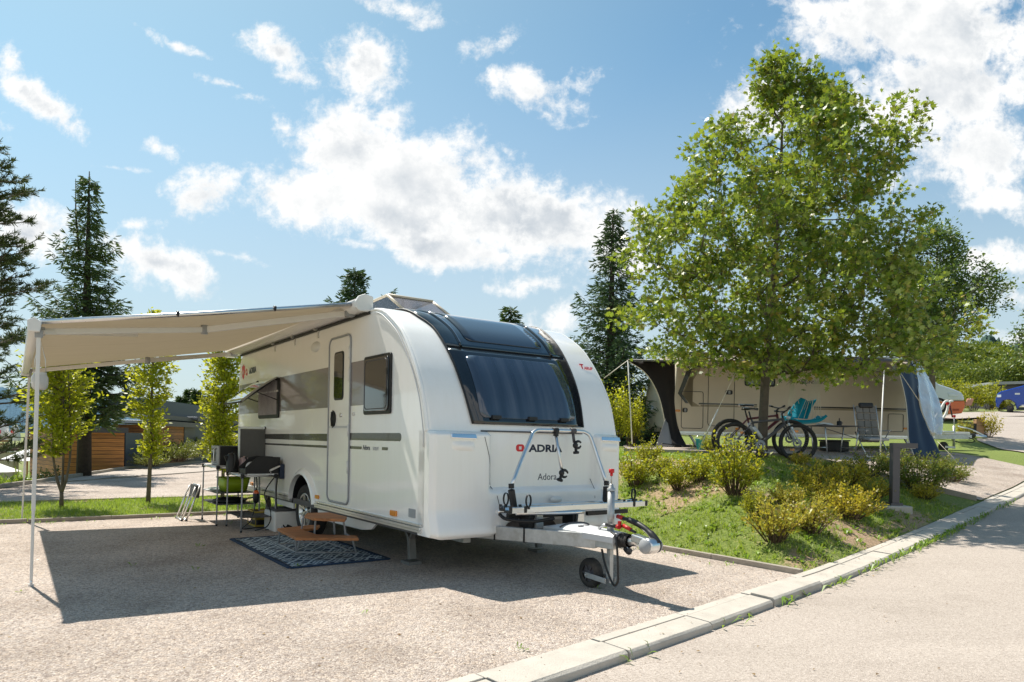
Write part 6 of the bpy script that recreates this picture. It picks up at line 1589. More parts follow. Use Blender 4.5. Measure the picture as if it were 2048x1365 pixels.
# wooded hills
def hills():
    rr=random.Random(91)
    def ridge(name,pts,D,thick,m,rough,base=-5):
        mb=MB(); n=len(pts)
        k=240
        def fn(u,v):
            x=pts[0][0]+(pts[-1][0]-pts[0][0])*u; y=float(np.interp(x,[p[0] for p in pts],[p[1] for p in pts])); 
            top=P(x,y,D); nz=noise.fractal(Vector((top.x*.02*900/D,0,D)),1,2,6)*rough+noise.noise(Vector((top.x*.25*900/D,7,1)))*rough*.6
            d=D+thick*(1-v)*-1.0; w=math.sin(v*1.57)**.7
            bump=noise.fractal(Vector((top.x*.03*900/D,v*9,2)),1,2,5)*rough*1.2*(1-abs(2*v-1))
            return Vector((top.x*d/D*1.0,d,base+(top.z+nz-base)*w+bump))
        mb.grid(fn,k*3,30); o=mb.build(name,m); o['kind']='structure'
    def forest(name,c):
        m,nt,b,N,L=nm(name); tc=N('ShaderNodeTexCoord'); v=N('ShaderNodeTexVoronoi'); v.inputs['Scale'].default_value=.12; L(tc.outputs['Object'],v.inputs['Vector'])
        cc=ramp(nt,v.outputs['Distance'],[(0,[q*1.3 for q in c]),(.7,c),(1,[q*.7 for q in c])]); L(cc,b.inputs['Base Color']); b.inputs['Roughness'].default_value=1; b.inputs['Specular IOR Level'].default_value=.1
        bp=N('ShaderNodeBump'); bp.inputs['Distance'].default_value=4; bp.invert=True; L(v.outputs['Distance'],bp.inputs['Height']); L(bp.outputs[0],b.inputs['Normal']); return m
    ridge('wooded_hill',[(1560,800),(1700,745),(1860,715),(1935,705),(1965,703),(2000,709),(2048,702),(2150,700),(2400,730)],700,350,forest('distant_forest',(.035,.065,.05)),9)
    ridge('far_hill',[(-500,790),(-200,776),(0,781),(60,787),(130,795),(210,798),(300,812),(420,835),(520,850)],3000,1200,forest('haze_toned_forest',(.06,.12,.17)),18)  # distance haze is put into this hill's bluish forest colour
    ridge('near_hill',[(1450,860),(1600,815),(1800,775),(1900,760),(2048,752),(2300,750)],150,50,forest('slope_meadow',(.11,.14,.035)),1.2,base=0)
hills()
# ---------------------------------------------------------------- second caravan on the upper pitch
A2=P(1348,888,19.2); A2.z=1.16; B2=P(1872,888,20.4); U2=Vector((B2.x-A2.x,B2.y-A2.y,0)); LEN2=U2.length; U2.normalize(); V2=Vector((-U2.y,U2.x,0)); ANG2=math.atan2(U2.y,U2.x)
def wall2(px,py,off=0.):     # photo direction -> (x,z) on the near wall of caravan 2
    r=px_ray(px,py); t=((A2-V2*off).dot(V2)-0)/(r.dot(V2)); p=r*t; return ((p-A2).dot(U2), p.z+EYE-A2.z)
def z7(a,b): return (1200+a*.2148,680+b*.2148)
def z8(a,b): return (1560+a*.2383,680+b*.2383)
def caravan2():
    t=thing('caravan','cream touring caravan with tan chevrons standing behind the maple under its own awning','caravan',A2,ANG2)
    H2=2.62; Wd=2.3
    prof=[(.08,.44),(.0,.60),(-.02,1.4),(.04,2.2),(.16,2.5),(.36,H2),(LEN2-1.1,H2),(LEN2-.75,2.52),(LEN2-.42,2.15),(LEN2-.18,1.6),(LEN2-.05,1.1),(LEN2,.75),(LEN2-.04,.44)]
    k=MB(); k.prism(prof,0,Wd,'y'); k.build('shell',M['cream'],t,bevel=.03)
    def pw(pts,f): return [wall2(*f(*p)) for p in pts]
    def plate(name,pts,m,f=z7,th=.005,parent=t):
        k=MB(); k.prism(pw(pts,f),-th,.002,'y'); return k.build(name,m,parent)
    plate('tan_chevron',[(870,250),(948,250),(775,520),(935,622),(860,622),(765,505)],M['brown_panel'])
    plate('tan_chevron',[(765,505),(775,520),(860,622),(850,622)],M['brown_panel'],th=.004)
    plate('dark_chevron',[(820,250),(868,250),(762,503),(825,592),(795,590),(725,500)],M['darkband'],th=.006)
    # outlines of door, hatches
    def outline(name,x0,y0,x1,y1,f,r=.06,rad=.008,m=M['darkgrey']):
        a=wall2(*f(x0,y1)); b=wall2(*f(x1,y0)); k=MB(); k.tube([(p[0],-.006,p[1]) for p in rrect(a[0],b[0],a[1],b[1],r,4)],rad,5,closed=True); return k.build(name,m,t)
    outline('hatch_seal',755,485,962,822,z7); outline('door_seal',1002,230,1255,800,z7,.08); outline('hatch_seal',905,625,1035,770,z8,.05)
    def hdl(x,y,f,w=.16):
        a=wall2(*f(x,y)); k=MB(); k.prism([(a[0]+p[0],a[1]+p[1]) for p in rrect(-w/2,w/2,-.06,.06,.04,4)],-.03,.0,'y'); h=k.build('door_handle',M['black'],t,bevel=.006); k=MB(); k.prism([(a[0]+p[0],a[1]+p[1]) for p in rrect(-.03,.03,-.045,.045,.01,2)],-.036,-.03,'y'); k.build('handle_lever',M['grey'],h)
    hdl(1200,490,z7,.20); hdl(790,655,z7,.14)
    def win(x0,y0,x1,y1,f):
        a=wall2(*f(x0,y1)); b=wall2(*f(x1,y0)); k=MB(); k.prism(rrect(a[0],b[0],a[1],b[1],.06,4),-.02,.0,'y'); w=k.build('window',M['black'],t,bevel=.005)
        k=MB(); k.prism(rrect(a[0]+.05,b[0]-.05,a[1]+.05,b[1]-.05,.05,4),-.028,-.02,'y'); k.build('pane',M['blackgloss'],w)
        k=MB(); k.tube([(p[0],-.03,p[1]) for p in rrect(a[0]+.07,b[0]-.07,a[1]+.07,b[1]-.07,.05,4)],.006,4,closed=True); k.build('pane_rim',M['grey'],w)
    win(1345,275,1632,430,z7); win(650,205,888,432,z8)
    # bands
    plate('dark_stripe',[(920,588),(1460,600),(1460,612),(920,600)],M['darkband'])
    plate('tan_stripe',[(935,604),(1460,616),(1460,632),(935,622)],M['brown_panel'])
    plate('dark_stripe',[(285,560),(1080,578),(1080,590),(285,572)],M['darkband'],z8)
    plate('tan_stripe',[(285,574),(1080,592),(1080,606),(285,588)],M['brown_panel'],z8)
    a=wall2(1598,767); text_mesh('side_lettering','WEINSBERG',.13,M['darkband'],t,axes((a[0],-.004,a[1]),(1,0,0),(0,0,1)),.002,bold=.001,xs=1.25)
    for (x,y,f) in ((725,660,z7),(1055,745,z8)):
        a=wall2(*f(x,y)); k=MB(); k.prism([(a[0]+p[0],a[1]+p[1]) for p in rrect(-.07,.07,-.03,.03,.02,3)],-.015,0,'y'); k.build('marker_light',M['amber'],t)
    k=MB(); k.bx(.05,LEN2-.05,-.015,.02,.40,.45); k.bx(.1,LEN2-.1,.05,Wd-.05,.36,.42); k.build('side_rail',M['trim'],t)
    for x in (LEN2*.47,LEN2*.47+.82):
        wheel(t,0,0,0,.33,.19,-1); w=bpy.data.objects[[o.name for o in t.children][-1]]
        w.rotation_euler=(0,0,R_(90)); w.location=(x,.12,.33)
    k=MB()
    for x in (.55,LEN2-.8): k.bar((x,.3,.40),(x+.25,.3,.02),.05,.05); k.bar((x+.5,.3,.40),(x+.25,.3,.02),.03,.03)
    k.build('corner_steady',M['galv'],t)
    # drawbar, raised bicycle carrier, jockey wheel
    L0=LEN2-.1; yc=.95; X=lambda v: LEN2+v*1.55
    k=MB()
    for s_ in (-1,1): k.bar((L0-.3,yc+s_*.6,.44),(X(1.25),yc+s_*.06,.47),.07,.13)
    db=k.build('drawbar',M['galv'],t)
    k=MB(); k.bx(X(.35),X(1.2),yc-.13,yc+.13,.53,.62); k.build('drawbar_cover',M['offwhite'],t,bevel=.02)
    k=MB(); k.tube([(X(1.2),yc,.52),(X(1.36),yc,.51)],.07,10); k.tube(smooth_path([(X(1.1),yc-.1,.5),(X(1.3),yc-.15,.34),(X(1.0),yc-.12,.28),(X(.8),yc-.1,.38)],4),.014,6); k.build('coupling_gaiter',M['rubber'],t)
    k=MB(); k.tube([(X(1.32),yc,.51),(X(1.62),yc,.48)],.055,8); k.tube(smooth_path([(X(1.0),yc,.80),(X(1.3),yc,.70),(X(1.62),yc,.50)],4),.022,6); k.build('coupling_head',M['alu'],t)
    k=MB(); k.cyl((X(.85),yc-.1,.10),(X(.85),yc-.1,.80),.034,n=8); k.cyl((X(.85),yc-.1,.80),(X(.85),yc-.1,1.06),.014,n=6); jw=k.build('jockey_wheel',M['galv'],t)
    k=MB(); k.lathe([(0,-.05),(.14,-.05),(.16,-.02),(.16,.02),(.14,.05),(0,.05)],22,T=axes((X(.62),yc-.1,.15),(1,0,0),(0,0,1))); k.build('tyre',M['rubber'],jw)
    k=MB(); k.bar((X(.62),yc-.17,.15),(X(.85),yc-.17,.14),.008,.06); k.build('fork_arm',M['offwhite'],jw)
    k=MB(); k.cyl((X(.85),yc-.1,1.06),(X(.85),yc-.1,1.13),.04,n=8); k.build('winding_knob',M['red'],jw)
    k=MB(); k.tube([(X(.12),yc-.5,.60),(X(.12),yc+.5,.60)],.03,6); k.tube([(X(.12),yc-.3,.60),(X(.12)+.28,yc-.28,.60)],.03,6); k.tube([(X(.60),yc-.5,.60),(X(.60),yc+.5,.60)],.03,6)
    for dy,dx in ((-.3,0),(-.28,.28)): k.tube(smooth_path([(X(.12)+dx,yc+dy,.60),(X(.38)+dx,yc+dy,1.15),(X(.52)+dx*.6,yc+dy,1.50),(X(.6)+dx*.6,yc+dy,1.55)],4),.036,8)
    k.tube([(X(-.05),yc-.5,.60),(X(.62),yc-.5,.60)],.035,6); k.tube([(X(-.05),yc+.5,.60),(X(.62),yc+.5,.60)],.035,6)
    bc=k.build('bike_carrier',M['offwhite'],t)
    for dy,dx in ((-.3,0),(-.28,.28)):
        k=MB(); k.tube([(X(.23)+dx,yc+dy,.84),(X(.31)+dx,yc+dy,1.0)],.07,10); k.build('foam_sleeve',M['black'],bc)
    k=MB(); k.tube([(X(.58),yc-.3,1.48),(X(.68),yc-.2,1.45),(X(.82),yc+.1,1.42)],.05,8); k.tube([(X(.62),yc-.3,1.34),(X(.72),yc-.1,1.36)],.04,6); k.build('red_clamp',M['red'],bc)
    k=MB(); k.tube([(X(.64),yc-.3,1.4),(X(.70),yc-.3,1.05)],.02,6); k.build('carrier_arm',M['black'],bc)
    return t
car2=caravan2()
def awning2():
    t=thing('sun_canopy','grey-brown sun canopy with dark side panels stretched in front of the cream caravan','awning',A2,ANG2)
    inv=(Matrix.Translation(A2)@Matrix.Rotation(ANG2,4,'Z')).inverted()
    Q=lambda x,y,D: inv@P(x,y,D)
    c0=Q(1256,721,17.2); c1=Q(1795,722,18.0); w0=Vector((.0,-.02,2.60)); w1=Vector((LEN2-.6,-.02,2.60))
    k=MB()
    def fn(u,v):
        a=w0.lerp(w1,u); b=c0.lerp(c1,u); p=a.lerp(b,v); p.z-=.10*math.sin(v*3.14)*1+.06*math.sin(u*3.14)*v - .05*abs(math.sin(u*7))*v; return p
    k.grid(fn,40,12); k.build('canopy',mat('canopy_cloth',(.30,.25,.20),.85,var=.1),t,solid=.004)
    k=MB(); k.tube([c0,c0.lerp(c1,.5)-Vector((0,0,.03)),c1],.028,6); k.tube([w0+Vector((0,-.02,.02)),w1+Vector((0,-.02,.02))],.04,6); k.build('piping',M['darkgrey'],t)
    # left dark mesh panel: its free edge curves from the pole top to the ground
    le=[(1258,724,17.2),(1286,742,17.4),(1305,766,17.6),(1320,800,17.8),(1330,845,17.9),(1334,873,17.8),(1323,888,17.4)]
    re=[(1350,722,19.1),(1350,745,19.1),(1350,775,19.1),(1349,805,19.1),(1354,845,18.7),(1362,870,18.2),(1374,893,17.6)]
    LE=[Q(*p) for p in le]; RE=[Q(*p) for p in re]
    def panel(name,LE,RE,m,wob=.04,s_=1.):
        Ls=smooth_path(LE,4);Rs=smooth_path(RE,4); k=MB()
        def fn(u,v):
            i=v*(len(Ls)-1); a=int(min(i,len(Ls)-2)); f=i-a; p=Ls[a].lerp(Ls[a+1],f).lerp(Rs[a].lerp(Rs[a+1],f),u); p.y+=wob*math.sin(u*8+v*3)*math.sin(u*3.14); return p
        k.grid(fn,14,24); return k.build(name,m,t,solid=.004)
    panel('side_panel',LE,RE,mat('dark_mesh_cloth',(.022,.018,.018),.8,var=.2))
    k=MB(); k.grid(lambda u,v: Q(1312,892,17.3).lerp(Q(1345,893,17.5),u).lerp(Q(1331,838,17.8).lerp(Q(1336,850,17.8),u),v)+Vector((0,.03*math.sin(u*6),0)),6,10); k.build('panel_flap',mat('grey_lining',(.30,.29,.30),.7),t,solid=.004)
    k=MB(); k.tube(smooth_path(LE,4),.012,5); k.build('edge_binding',M['rope'],t)
    # right panel: navy with clear window section
    le=[(1795,738,18.6),(1802,760,18.5),(1811,800,18.3),(1815,840,18.0),(1817,880,17.6),(1828,912,17.2)]
    re=[(1822,720,19.5),(1836,758,19.2),(1838,808,18.8),(1850,842,18.4),(1868,880,18.0),(1886,919,17.4)]
    panel('side_panel',[Q(*p) for p in le],[Q(*p) for p in re],mat('navy_cloth',(.022,.038,.07),.6,var=.2),.05)
    k=MB(); k.tube(smooth_path([Q(*p) for p in le],4),.014,5); k.build('edge_binding',M['rope'],t)
    le=[(1822,718,19.5),(1830,745,19.3),(1838,790,18.9),(1845,825,18.6),(1862,865,18.3)]
    re=[(1832,712,20.0),(1858,758,20.1),(1878,800,19.6),(1886,840,19.0),(1884,872,18.6)]
    o=panel('window_panel',[Q(*p) for p in le],[Q(*p) for p in re],M['filmclear'],.06)
    # poles
    for (x0,y0,x1,y1,D,D1) in ((1256,721,1264,888,17.2,17.3),(1768,742,1760,912,17.8,16.6)):
        k=MB(); k.tube([Q(x1,y1,D1),Q(x0,y0,D)],.016,7); k.build('pole',M['offwhite'],t)
    k=MB(); k.tube([Q(1256,721,17.2),Q(1208,757,15.2)],.010,5); k.build('guy_line',M['rope'],t)
    k=MB(); k.tube([Q(1850,842,18.4),Q(1862,870,17.5),Q(1908,917,15.8)],.006,4); k.build('guy_line',M['rope'],t)
    k=MB(); k.tube([Q(1800,745,18.),Q(1838,802,18.)],.010,4); k.build('tie_strap',M['rope'],t)
M['filmclear']=nm('clear_window_film')[0]
def film():
    m=M['filmclear']; nt=m.node_tree; b=nt.nodes['Principled BSDF']; N=nt.nodes.new; L=nt.links.new
    b.inputs['Base Color'].default_value=(.62,.68,.74,1); b.inputs['Roughness'].default_value=.12; b.inputs['Coat Weight'].default_value=.8
    t=N('ShaderNodeBsdfTransparent'); mx=N('ShaderNodeMixShader'); tc=N('ShaderNodeTexCoord'); n=N('ShaderNodeTexNoise'); n.inputs['Scale'].default_value=2.5; n.inputs['Detail'].default_value=4; L(tc.outputs['Object'],n.inputs['Vector'])
    mr=N('ShaderNodeMapRange'); L(n.outputs[0],mr.inputs[0]); mr.inputs[1].default_value=.35; mr.inputs[2].default_value=.65; mr.inputs[3].default_value=.55; mr.inputs[4].default_value=.98; L(mr.outputs[0],mx.inputs[0])
    bp=N('ShaderNodeBump'); bp.inputs['Distance'].default_value=.08; L(n.outputs[0],bp.inputs['Height']); L(bp.outputs[0],b.inputs['Normal'])
    L(t.outputs[0],mx.inputs[1]); L(b.outputs[0],mx.inputs[2]); L(mx.outputs[0],nt.nodes['Material Output'].inputs[0])
film()
awning2()
# white taped guy rope in front
def guy():
    t=thing('guy_rope','taut white guy rope running down to the bank left of the bicycles','rope',(0,0,0))
    a=P(1470,748,12.4); b=hit(1391,914); k=MB(); k.tube([a,b],.006,5); k.build('cord',M['rope'],t)
    k=MB(); m_=a.lerp(b,.42); e=a.lerp(b,.80); k.tube([m_,e],.013,6); k.build('reflective_sleeve',M['offwhite'],t)
    k=MB(); k.tube([b,b+Vector((-.02,-.02,-.1))],.008,5); k.tube([b,b+Vector((.02,0,.06))],.006,5); k.build('peg',M['trim'],t)
guy()
# ---------------------------------------------------------------- bicycles
def bicycle(label,loc,rz,accent,fork_c,lean=0.,s=1.):
    t=thing('bicycle',label,'bicycle',loc,rz,group='mountain bikes leaning by the maple',scale=s); t.rotation_euler=(R_(lean),0,rz)
    R0=.328; wb=1.14; zc=R0+.02; fx=wb
    def whl(x,refl):
        T=axes((x,0,zc),(1,0,0),(0,0,1)); k=MB(); k.lathe([(R0-.028,-.018),(R0-.016,-.027),(R0+.006,-.027),(R0+.022,-.012),(R0+.022,.012),(R0+.006,.027),(R0-.016,.027),(R0-.028,.018)],40,T=T); ty=k.build('wheel',M['rubber'],t)
        k=MB(); k.lathe([(R0-.026,-.014),(R0-.048,-.011),(R0-.048,.011),(R0-.026,.014)],40,T=T); k.build('rim',M['black'],ty)
        k=MB()
        for i in range(24):
            a=i*math.pi/12; k.tube([(x+.02*math.cos(a+1.2),.02*(1 if i%2 else -1),zc+.02*math.sin(a+1.2)),(x+(R0-.05)*math.cos(a),0,zc+(R0-.05)*math.sin(a))],.0013,3,caps=False)
        k.cyl((x,-.06,zc),(x,.06,zc),.022,n=10); k.lathe([(.05,-.036),(.085,-.036),(.085,-.034),(.05,-.034)],20,T=T); k.build('hub',M['grey'],ty)
        for (a) in refl:
            k=MB(); k.box((x+.21*math.cos(a),-.012,zc+.21*math.sin(a)),(.075,.012,.04)); k.build('reflector',M['amber'],ty)
    whl(0,(.9,)); whl(fx,(1.75,4.9))
    bb=Vector((.44,0,.30)); st=Vector((.30,0,.76)); hd0=Vector((.90,0,.66)); hd1=Vector((.865,0,.80)); ra=Vector((0,0,zc))
    k=MB(); k.tube([bb,st],.017,8); k.tube([bb,hd0+Vector((-.01,0,.02))],.030,8); k.tube([st-Vector((-.02,0,.06)),hd1+Vector((.005,0,-.03))],.022,8); k.tube([hd0,hd1],.024,8)
    for y in (-.05,.05): k.tube([bb+Vector((0,y*.5,0)),ra+Vector((0,y,0))],.011,6); k.tube([st+Vector((.02,y*.3,-.06)),ra+Vector((0,y,0))],.009,6)
    fr=k.build('frame',accent,t)
    k=MB(); k.tube([st-Vector((-.0,0,.02)),st+Vector((-.045,0,.14))],.014,8); k.build('seat_post',M['black'],fr)
    k=MB()
    for y in (-.055,.055):
        k.tube([(fx-.125,y,.60),(fx,y,zc)],[.017,.015],8)
    k.tube([(fx-.17,0,.70),(fx-.13,0,.60)],.02,8); k.tube([(fx-.127,-.06,.61),(fx-.127,.06,.61)],.02,8); k.build('fork',fork_c,t)
    k=MB(); k.tube([hd1,(.855,0,.87),(.90,0,.90)],.016,8); k.tube(smooth_path([(.86,-.33,.95),(.89,-.15,.92),(.90,0,.91),(.89,.15,.92),(.86,.33,.95)],4),.013,8); hb=k.build('handlebar',M['black'],t)
    k=MB(); 
    for y in (-1,1): k.tube([(.86,y*.33,.95),(.875,y*.22,.935)],.019,8)
    k.build('grips',M['black'],hb)
    k=MB(); 
    for y in (-1,1): k.tube([(.88,y*.20,.93),(.97,y*.24,.90)],.006,5)
    k.tube(smooth_path([(.90,-.1,.93),(1.02,-.05,.86),(.96,0,.72),(fx-.06,-.05,.5)],4),.004,4); k.build('brake_levers',M['grey'],hb)
    k=MB(); k.sphere((.97,0,.80),.035,10,6,(1.2,1,.9)); k.build('head_lamp',M['silver'],hb)
    k=MB()
    def sf(u,v): 
        x=-.40*u; w=(.02+.055*sstep(.35,1,u))*math.sin(math.pi*v); return (st.x+.12+x*.68,(v-.5)*2*(.018+.055*sstep(.35,1,u)),st.z+.165+.022*math.sin(math.pi*v)+.015*u)
    k.grid(sf,12,8); k.build('saddle',M['blackgloss'],t,solid=.025)
    k=MB(); T=axes((bb.x,-.05,bb.z),(1,0,0),(0,0,1)); k.lathe([(.04,0),(.09,0),(.092,.004),(.04,.004)],24,T=T); k.cyl((bb.x,-.08,bb.z),(bb.x,.08,bb.z),.02,n=10); k.bar((bb.x,-.07,bb.z),(bb.x+.09,-.07,bb.z-.14),.012,.025,up=(0,1,0)); k.bar((bb.x,.07,bb.z),(bb.x-.09,.07,bb.z+.14),.012,.025,up=(0,1,0)); k.bx(bb.x+.05,bb.x+.13,-.15,-.075,bb.z-.15,bb.z-.13); k.tube([(bb.x,-.05,bb.z+.085),(0,-.045,zc+.04)],.005,4); k.tube([(bb.x,-.05,bb.z-.085),(0,-.045,zc-.04)],.005,4); k.build('crank',M['grey'],t)
    k=MB(); k.tube([(st.x+.03,-.03,.62),(bb.x+.03,-.03,.42)],.035,8); k.build('bottle',M['lightgrey'],fr)
    return t
b1=hit(1596,922); D=b1.y
r0=P(1466,905,D+.05); ang=math.atan2(.12,1.14)
bicycle('nearer mountain bike with pale fork, front wheel standing right of the maple trunk',Vector((b1.x-1.14,b1.y-.05,b1.z-.03)),.03,M['darkgrey'],M['silver'],-4)
bicycle('further mountain bike with dark frame, mostly hidden behind the nearer bike and the trunk',Vector((b1.x-1.14+.06,b1.y+.48,b1.z+.05)),.04,mat('dark_red_paint',(.10,.015,.02),.3),M['darkgrey'],3)
# ---------------------------------------------------------------- hammock chair
def hammock():
    D=13.4; o=P(1605,842,D); t=thing('hammock_chair','turquoise cloth hammock chair hanging on white cords from the maple','hammock chair',o,0)
    s=D/1395
    def q(x,y,d=0): p=P(x,y,D+d)-o; return p
    k=MB()
    def pl(pts,u):
        i=u*(len(pts)-1); a=min(int(i),len(pts)-2); return pts[a].lerp(pts[a+1],i-a)
    sp_=smooth_path([q(1571,834),q(1576,842),q(1592,846),q(1612,846),q(1634,843),q(1645,835)],4)
    k.grid(lambda u,v:(lambda p:Vector((p.x,p.y+(v-.5)*.36,p.z+.03*abs(2*v-1)**2.5)))(pl(sp_,u)),24,10); k.build('seat_cloth',M['turq'],t,solid=.05)
    k=MB()
    ba=smooth_path([q(1573,836,.02),q(1580,823,.06),q(1591,808,.10),q(1602,796,.12)],4); bb=smooth_path([q(1616,838,.02),q(1618,826,.08),q(1624,812,.12),q(1632,799,.14)],4)
    k.grid(lambda u,v:pl(ba,u).lerp(pl(bb,u),v)+Vector((0,.05*math.sin(v*9+u*3),-.045*math.sin(v*3.14)*u)),18,14); k.build('back_cloth',M['turq'],t,solid=.02)
    k=MB()
    aL=q(1583,752); aR=q(1637,742)
    for i in range(7):
        f=i/6; k.tube([aL,q(1574+24*f,838-30*f,(.17 if i%2 else -.17))],.005,4)
    for i in range(9):
        f=i/8; k.tube([aR,q(1596+46*f,838-.0*f,(.17 if i%2 else -.17))],.005,4)
    k.tube([aL,q(1592,730)],.008,5); k.tube([aR,q(1628,722)],.008,5)
    k.build('cords',M['rope'],t)
    k=MB(); k.tube([q(1577,757,-.1),q(1597,750,.1)],.014,7); k.build('spreader_bar',M['benchwood'],t)
    k=MB(); k.tube([q(1628,748,-.1),q(1646,738,.1)],.014,7); k.build('spreader_bar',M['benchwood'],t)
hammock()
# ---------------------------------------------------------------- furniture under the far canopy
def far_table():
    D=17.6; o=P(1668,908,D); o.z=zf(o.x,o.y)+.02; t=thing('camping_table','dark folding camping table with cups beneath the far canopy','camping table',o,ANG2)
    k=MB(); k.bx(-.55,.5,-.35,.35,.68,.705); k.build('table_top',M['darkgrey'],t,bevel=.005)
    for s_ in (-1,1):
        k=MB(); 
        for y in (-.3,.3): k.tube([(s_*.45,y,.68),(s_*.38,y,.0)],.017,6)
        k.tube([(s_*.4,-.3,.15),(s_*.4,.3,.15)],.014,6); k.build('leg_frame',M['trim'],t)
    k=MB(); k.tube([(-.45,-.3,.62),(.45,-.3,.38)],.010,5); k.build('brace',M['darkgrey'],t)
    t2=thing('candle_holder','small dark candle holder standing on the far camping table','candle holder',o+Vector((.12,0,.706)))
    k=MB(); k.lathe([(.06,0),(.06,.10),(.05,.11),(.045,.12),(0,.12)],12); k.cyl((0,0,.12),(0,0,.19),.012,n=6); k.build('holder',M['black'],t2)
    k=MB(); k.tube([(.06,0,.05),(.09,0,.06),(.06,0,.10)],.006,5); k.build('handle',M['black'],t2)
    t2=thing('folded_cloth','folded pale cloth lying on the left of the far camping table','cloth',o+Vector((-.25,0,.706)))
    k=MB(); k.grid(lambda u,v:(-.17+.34*u,-.12+.24*v,.03+.02*math.sin(u*5)*math.cos(v*4)),8,6); k.build('cloth_fold',M['offwhite'],t2,solid=.04)
def far_chair():
    D=17.3; o=P(1742,908,D); o.z=zf(o.x,o.y)+.02; t=thing('camping_chair','high-backed grey padded folding chair with silver frame under the far canopy','camping chair',o,ANG2-.1)
    k=MB(); M_=Matrix.Translation((0,.18,.80))@Matrix.Rotation(R_(-14),4,'X')
    for i in range(5):
        for j in range(3): k.box(M_@Vector((-.17+.17*j,0,-.36+.19*i)),(.165,.05,.18),M=Matrix.Rotation(R_(-14),4,'X'))
    k.build('backrest',mat('grey_padding',(.17,.165,.155),.8),t,bevel=.02)
    k=MB(); k.box(M_@Vector((0,-.03,.50)),(.36,.09,.13),M=Matrix.Rotation(R_(-14),4,'X')); k.build('head_cushion',M['black'],t,bevel=.03)
    k=MB(); k.box((0,-.12,.45),(.5,.5,.06),M=Matrix.Rotation(R_(4),4,'X')); k.build('seat',M['grey'],t,bevel=.02)
    k=MB()
    for x in (-.29,.29): k.tube([(x,.32,.0),(x,-.25,.62),(x,-.30,.64)],.013,6); k.tube([(x,-.35,.0),(x,.22,.62)],.013,6); k.tube([(x,.10,.40),(x,.33,1.3)],.012,6)
    k.tube([(-.29,-.35,.01),(.29,-.35,.01)],.012,6); k.tube([(-.29,.32,.01),(.29,.32,.01)],.012,6); k.build('frame',M['alu'],t)
    for x in (-.29,.29):
        k=MB(); k.bx(x-.03,x+.03,-.34,.10,.64,.665); k.build('armrest',M['grey'],t,bevel=.01)
def small_far():
    D=18.3; o=P(1668,906,D); o.z=zf(o.x,o.y)+.02
    t=thing('storage_box','black plastic storage box on the gravel under the far camping table','box',o,ANG2)
    k=MB(); k.bx(-.30,.30,-.2,.2,0,.26); k.build('box_body',M['black'],t,bevel=.02)
    k=MB(); k.bx(-.32,.32,-.22,.22,.262,.30); k.build('lid',M['darkgrey'],t,bevel=.01)
    o=P(1405,893,16.2); o.z=zf(o.x,o.y)+.02; t=thing('teal_bucket','teal green bucket on the upper pitch edge beside the guy rope','bucket',o)
    k=MB(); k.lathe([(0,0),(.12,0),(.165,.24),(.175,.25),(.175,.26)],20); k.build('bucket_body',M['teal'],t,solid=.006)
    k=MB(); k.tube(smooth_path([(-.17,0,.25),(-.1,0,.33),(.1,0,.33),(.17,0,.25)],4),.005,5); k.build('handle',M['trim'],t)
    # supply pillar
    o=P(1300,835,22.5); o.z=zf(o.x,o.y); t=thing('supply_pillar','dark green electricity supply pillar on the lawn behind the white caravan','supply pillar',o)
    h=P(1300,793,22.5).z-o.z
    k=MB(); k.bx(-.22,.22,-.15,.15,.06,h-.08); k.build('cabinet',M['greenmetal'],t,bevel=.02)
    k=MB(); k.prism([(-.26,h-.08),(.26,h-.08),(.22,h),(-.22,h)],-.19,.19,'y'); k.build('cap',M['greenmetal'],t,bevel=.02)
    k=MB(); k.bx(-.15,-.05,-.16,-.15,h*.55,h*.75); k.build('meter_window',M['lightgrey'],t)
    k=MB(); k.bx(-.45,.65,-.3,.3,-.1,.06); k.build('plinth',M['concrete'],t)
    # grey tent tarp behind the dark panel
    t=thing('tarpaulin','pale grey tarpaulin stretched low behind the left side of the far canopy','tarpaulin',P(1315,830,21))
    o=P(1315,830,21)
    k=MB(); k.grid(lambda u,v: P(1300,812,21).lerp(P(1345,760,21),u).lerp(P(1302,820,20.6).lerp(P(1345,828,20.6),u),v)-o+Vector((0,.1*math.sin(u*4),0)),8,8); k.build('cloth_sheet',M['offwhite'],t,solid=.006)
    k=MB(); k.tube([P(1318,792,21)-o,P(1322,838,21)-o],.012,5); k.build('prop',M['trim'],t)
far_table(); far_chair(); small_far()
# ---------------------------------------------------------------- post lamp
def post_lamp():
    b=hit(1788,1016); D=b.y; top=P(1786,889,D).z-b.z
    t=thing('post_lamp','grey square post lamp with a short cantilevered head on the grass by the kerb','lamp',b,math.atan2(b.y,b.x)-R_(90)+R_(28))
    w=.105
    k=MB(); k.bx(-w/2,w/2,-w/2,w/2,.07,top-.05); k.build('post',M['lampgrey'],t,bevel=.004)
    k=MB(); k.bx(-w/2-.005,w/2+.255,-w/2-.004,w/2+.004,top-.055,top+.02); h=k.build('lamp_head',M['lampgrey'],t,bevel=.004)
    k=MB(); k.bx(w/2+.03,w/2+.23,-w/2+.015,w/2-.015,top-.060,top-.055); k.build('diffuser',M['offwhite'],h)
    k=MB(); k.bx(-.09,.09,-.09,.09,.035,.07); k.build('base_plate',M['lampgrey'],t,bevel=.006)
    k=MB(); k.bx(-.19,.19,-.17,.17,-.12,.035); k.build('concrete_foot',M['concrete'],t,bevel=.02)
M['lampgrey']=mat('anthracite_paint',(.12,.105,.105),.45,var=.05)
post_lamp()
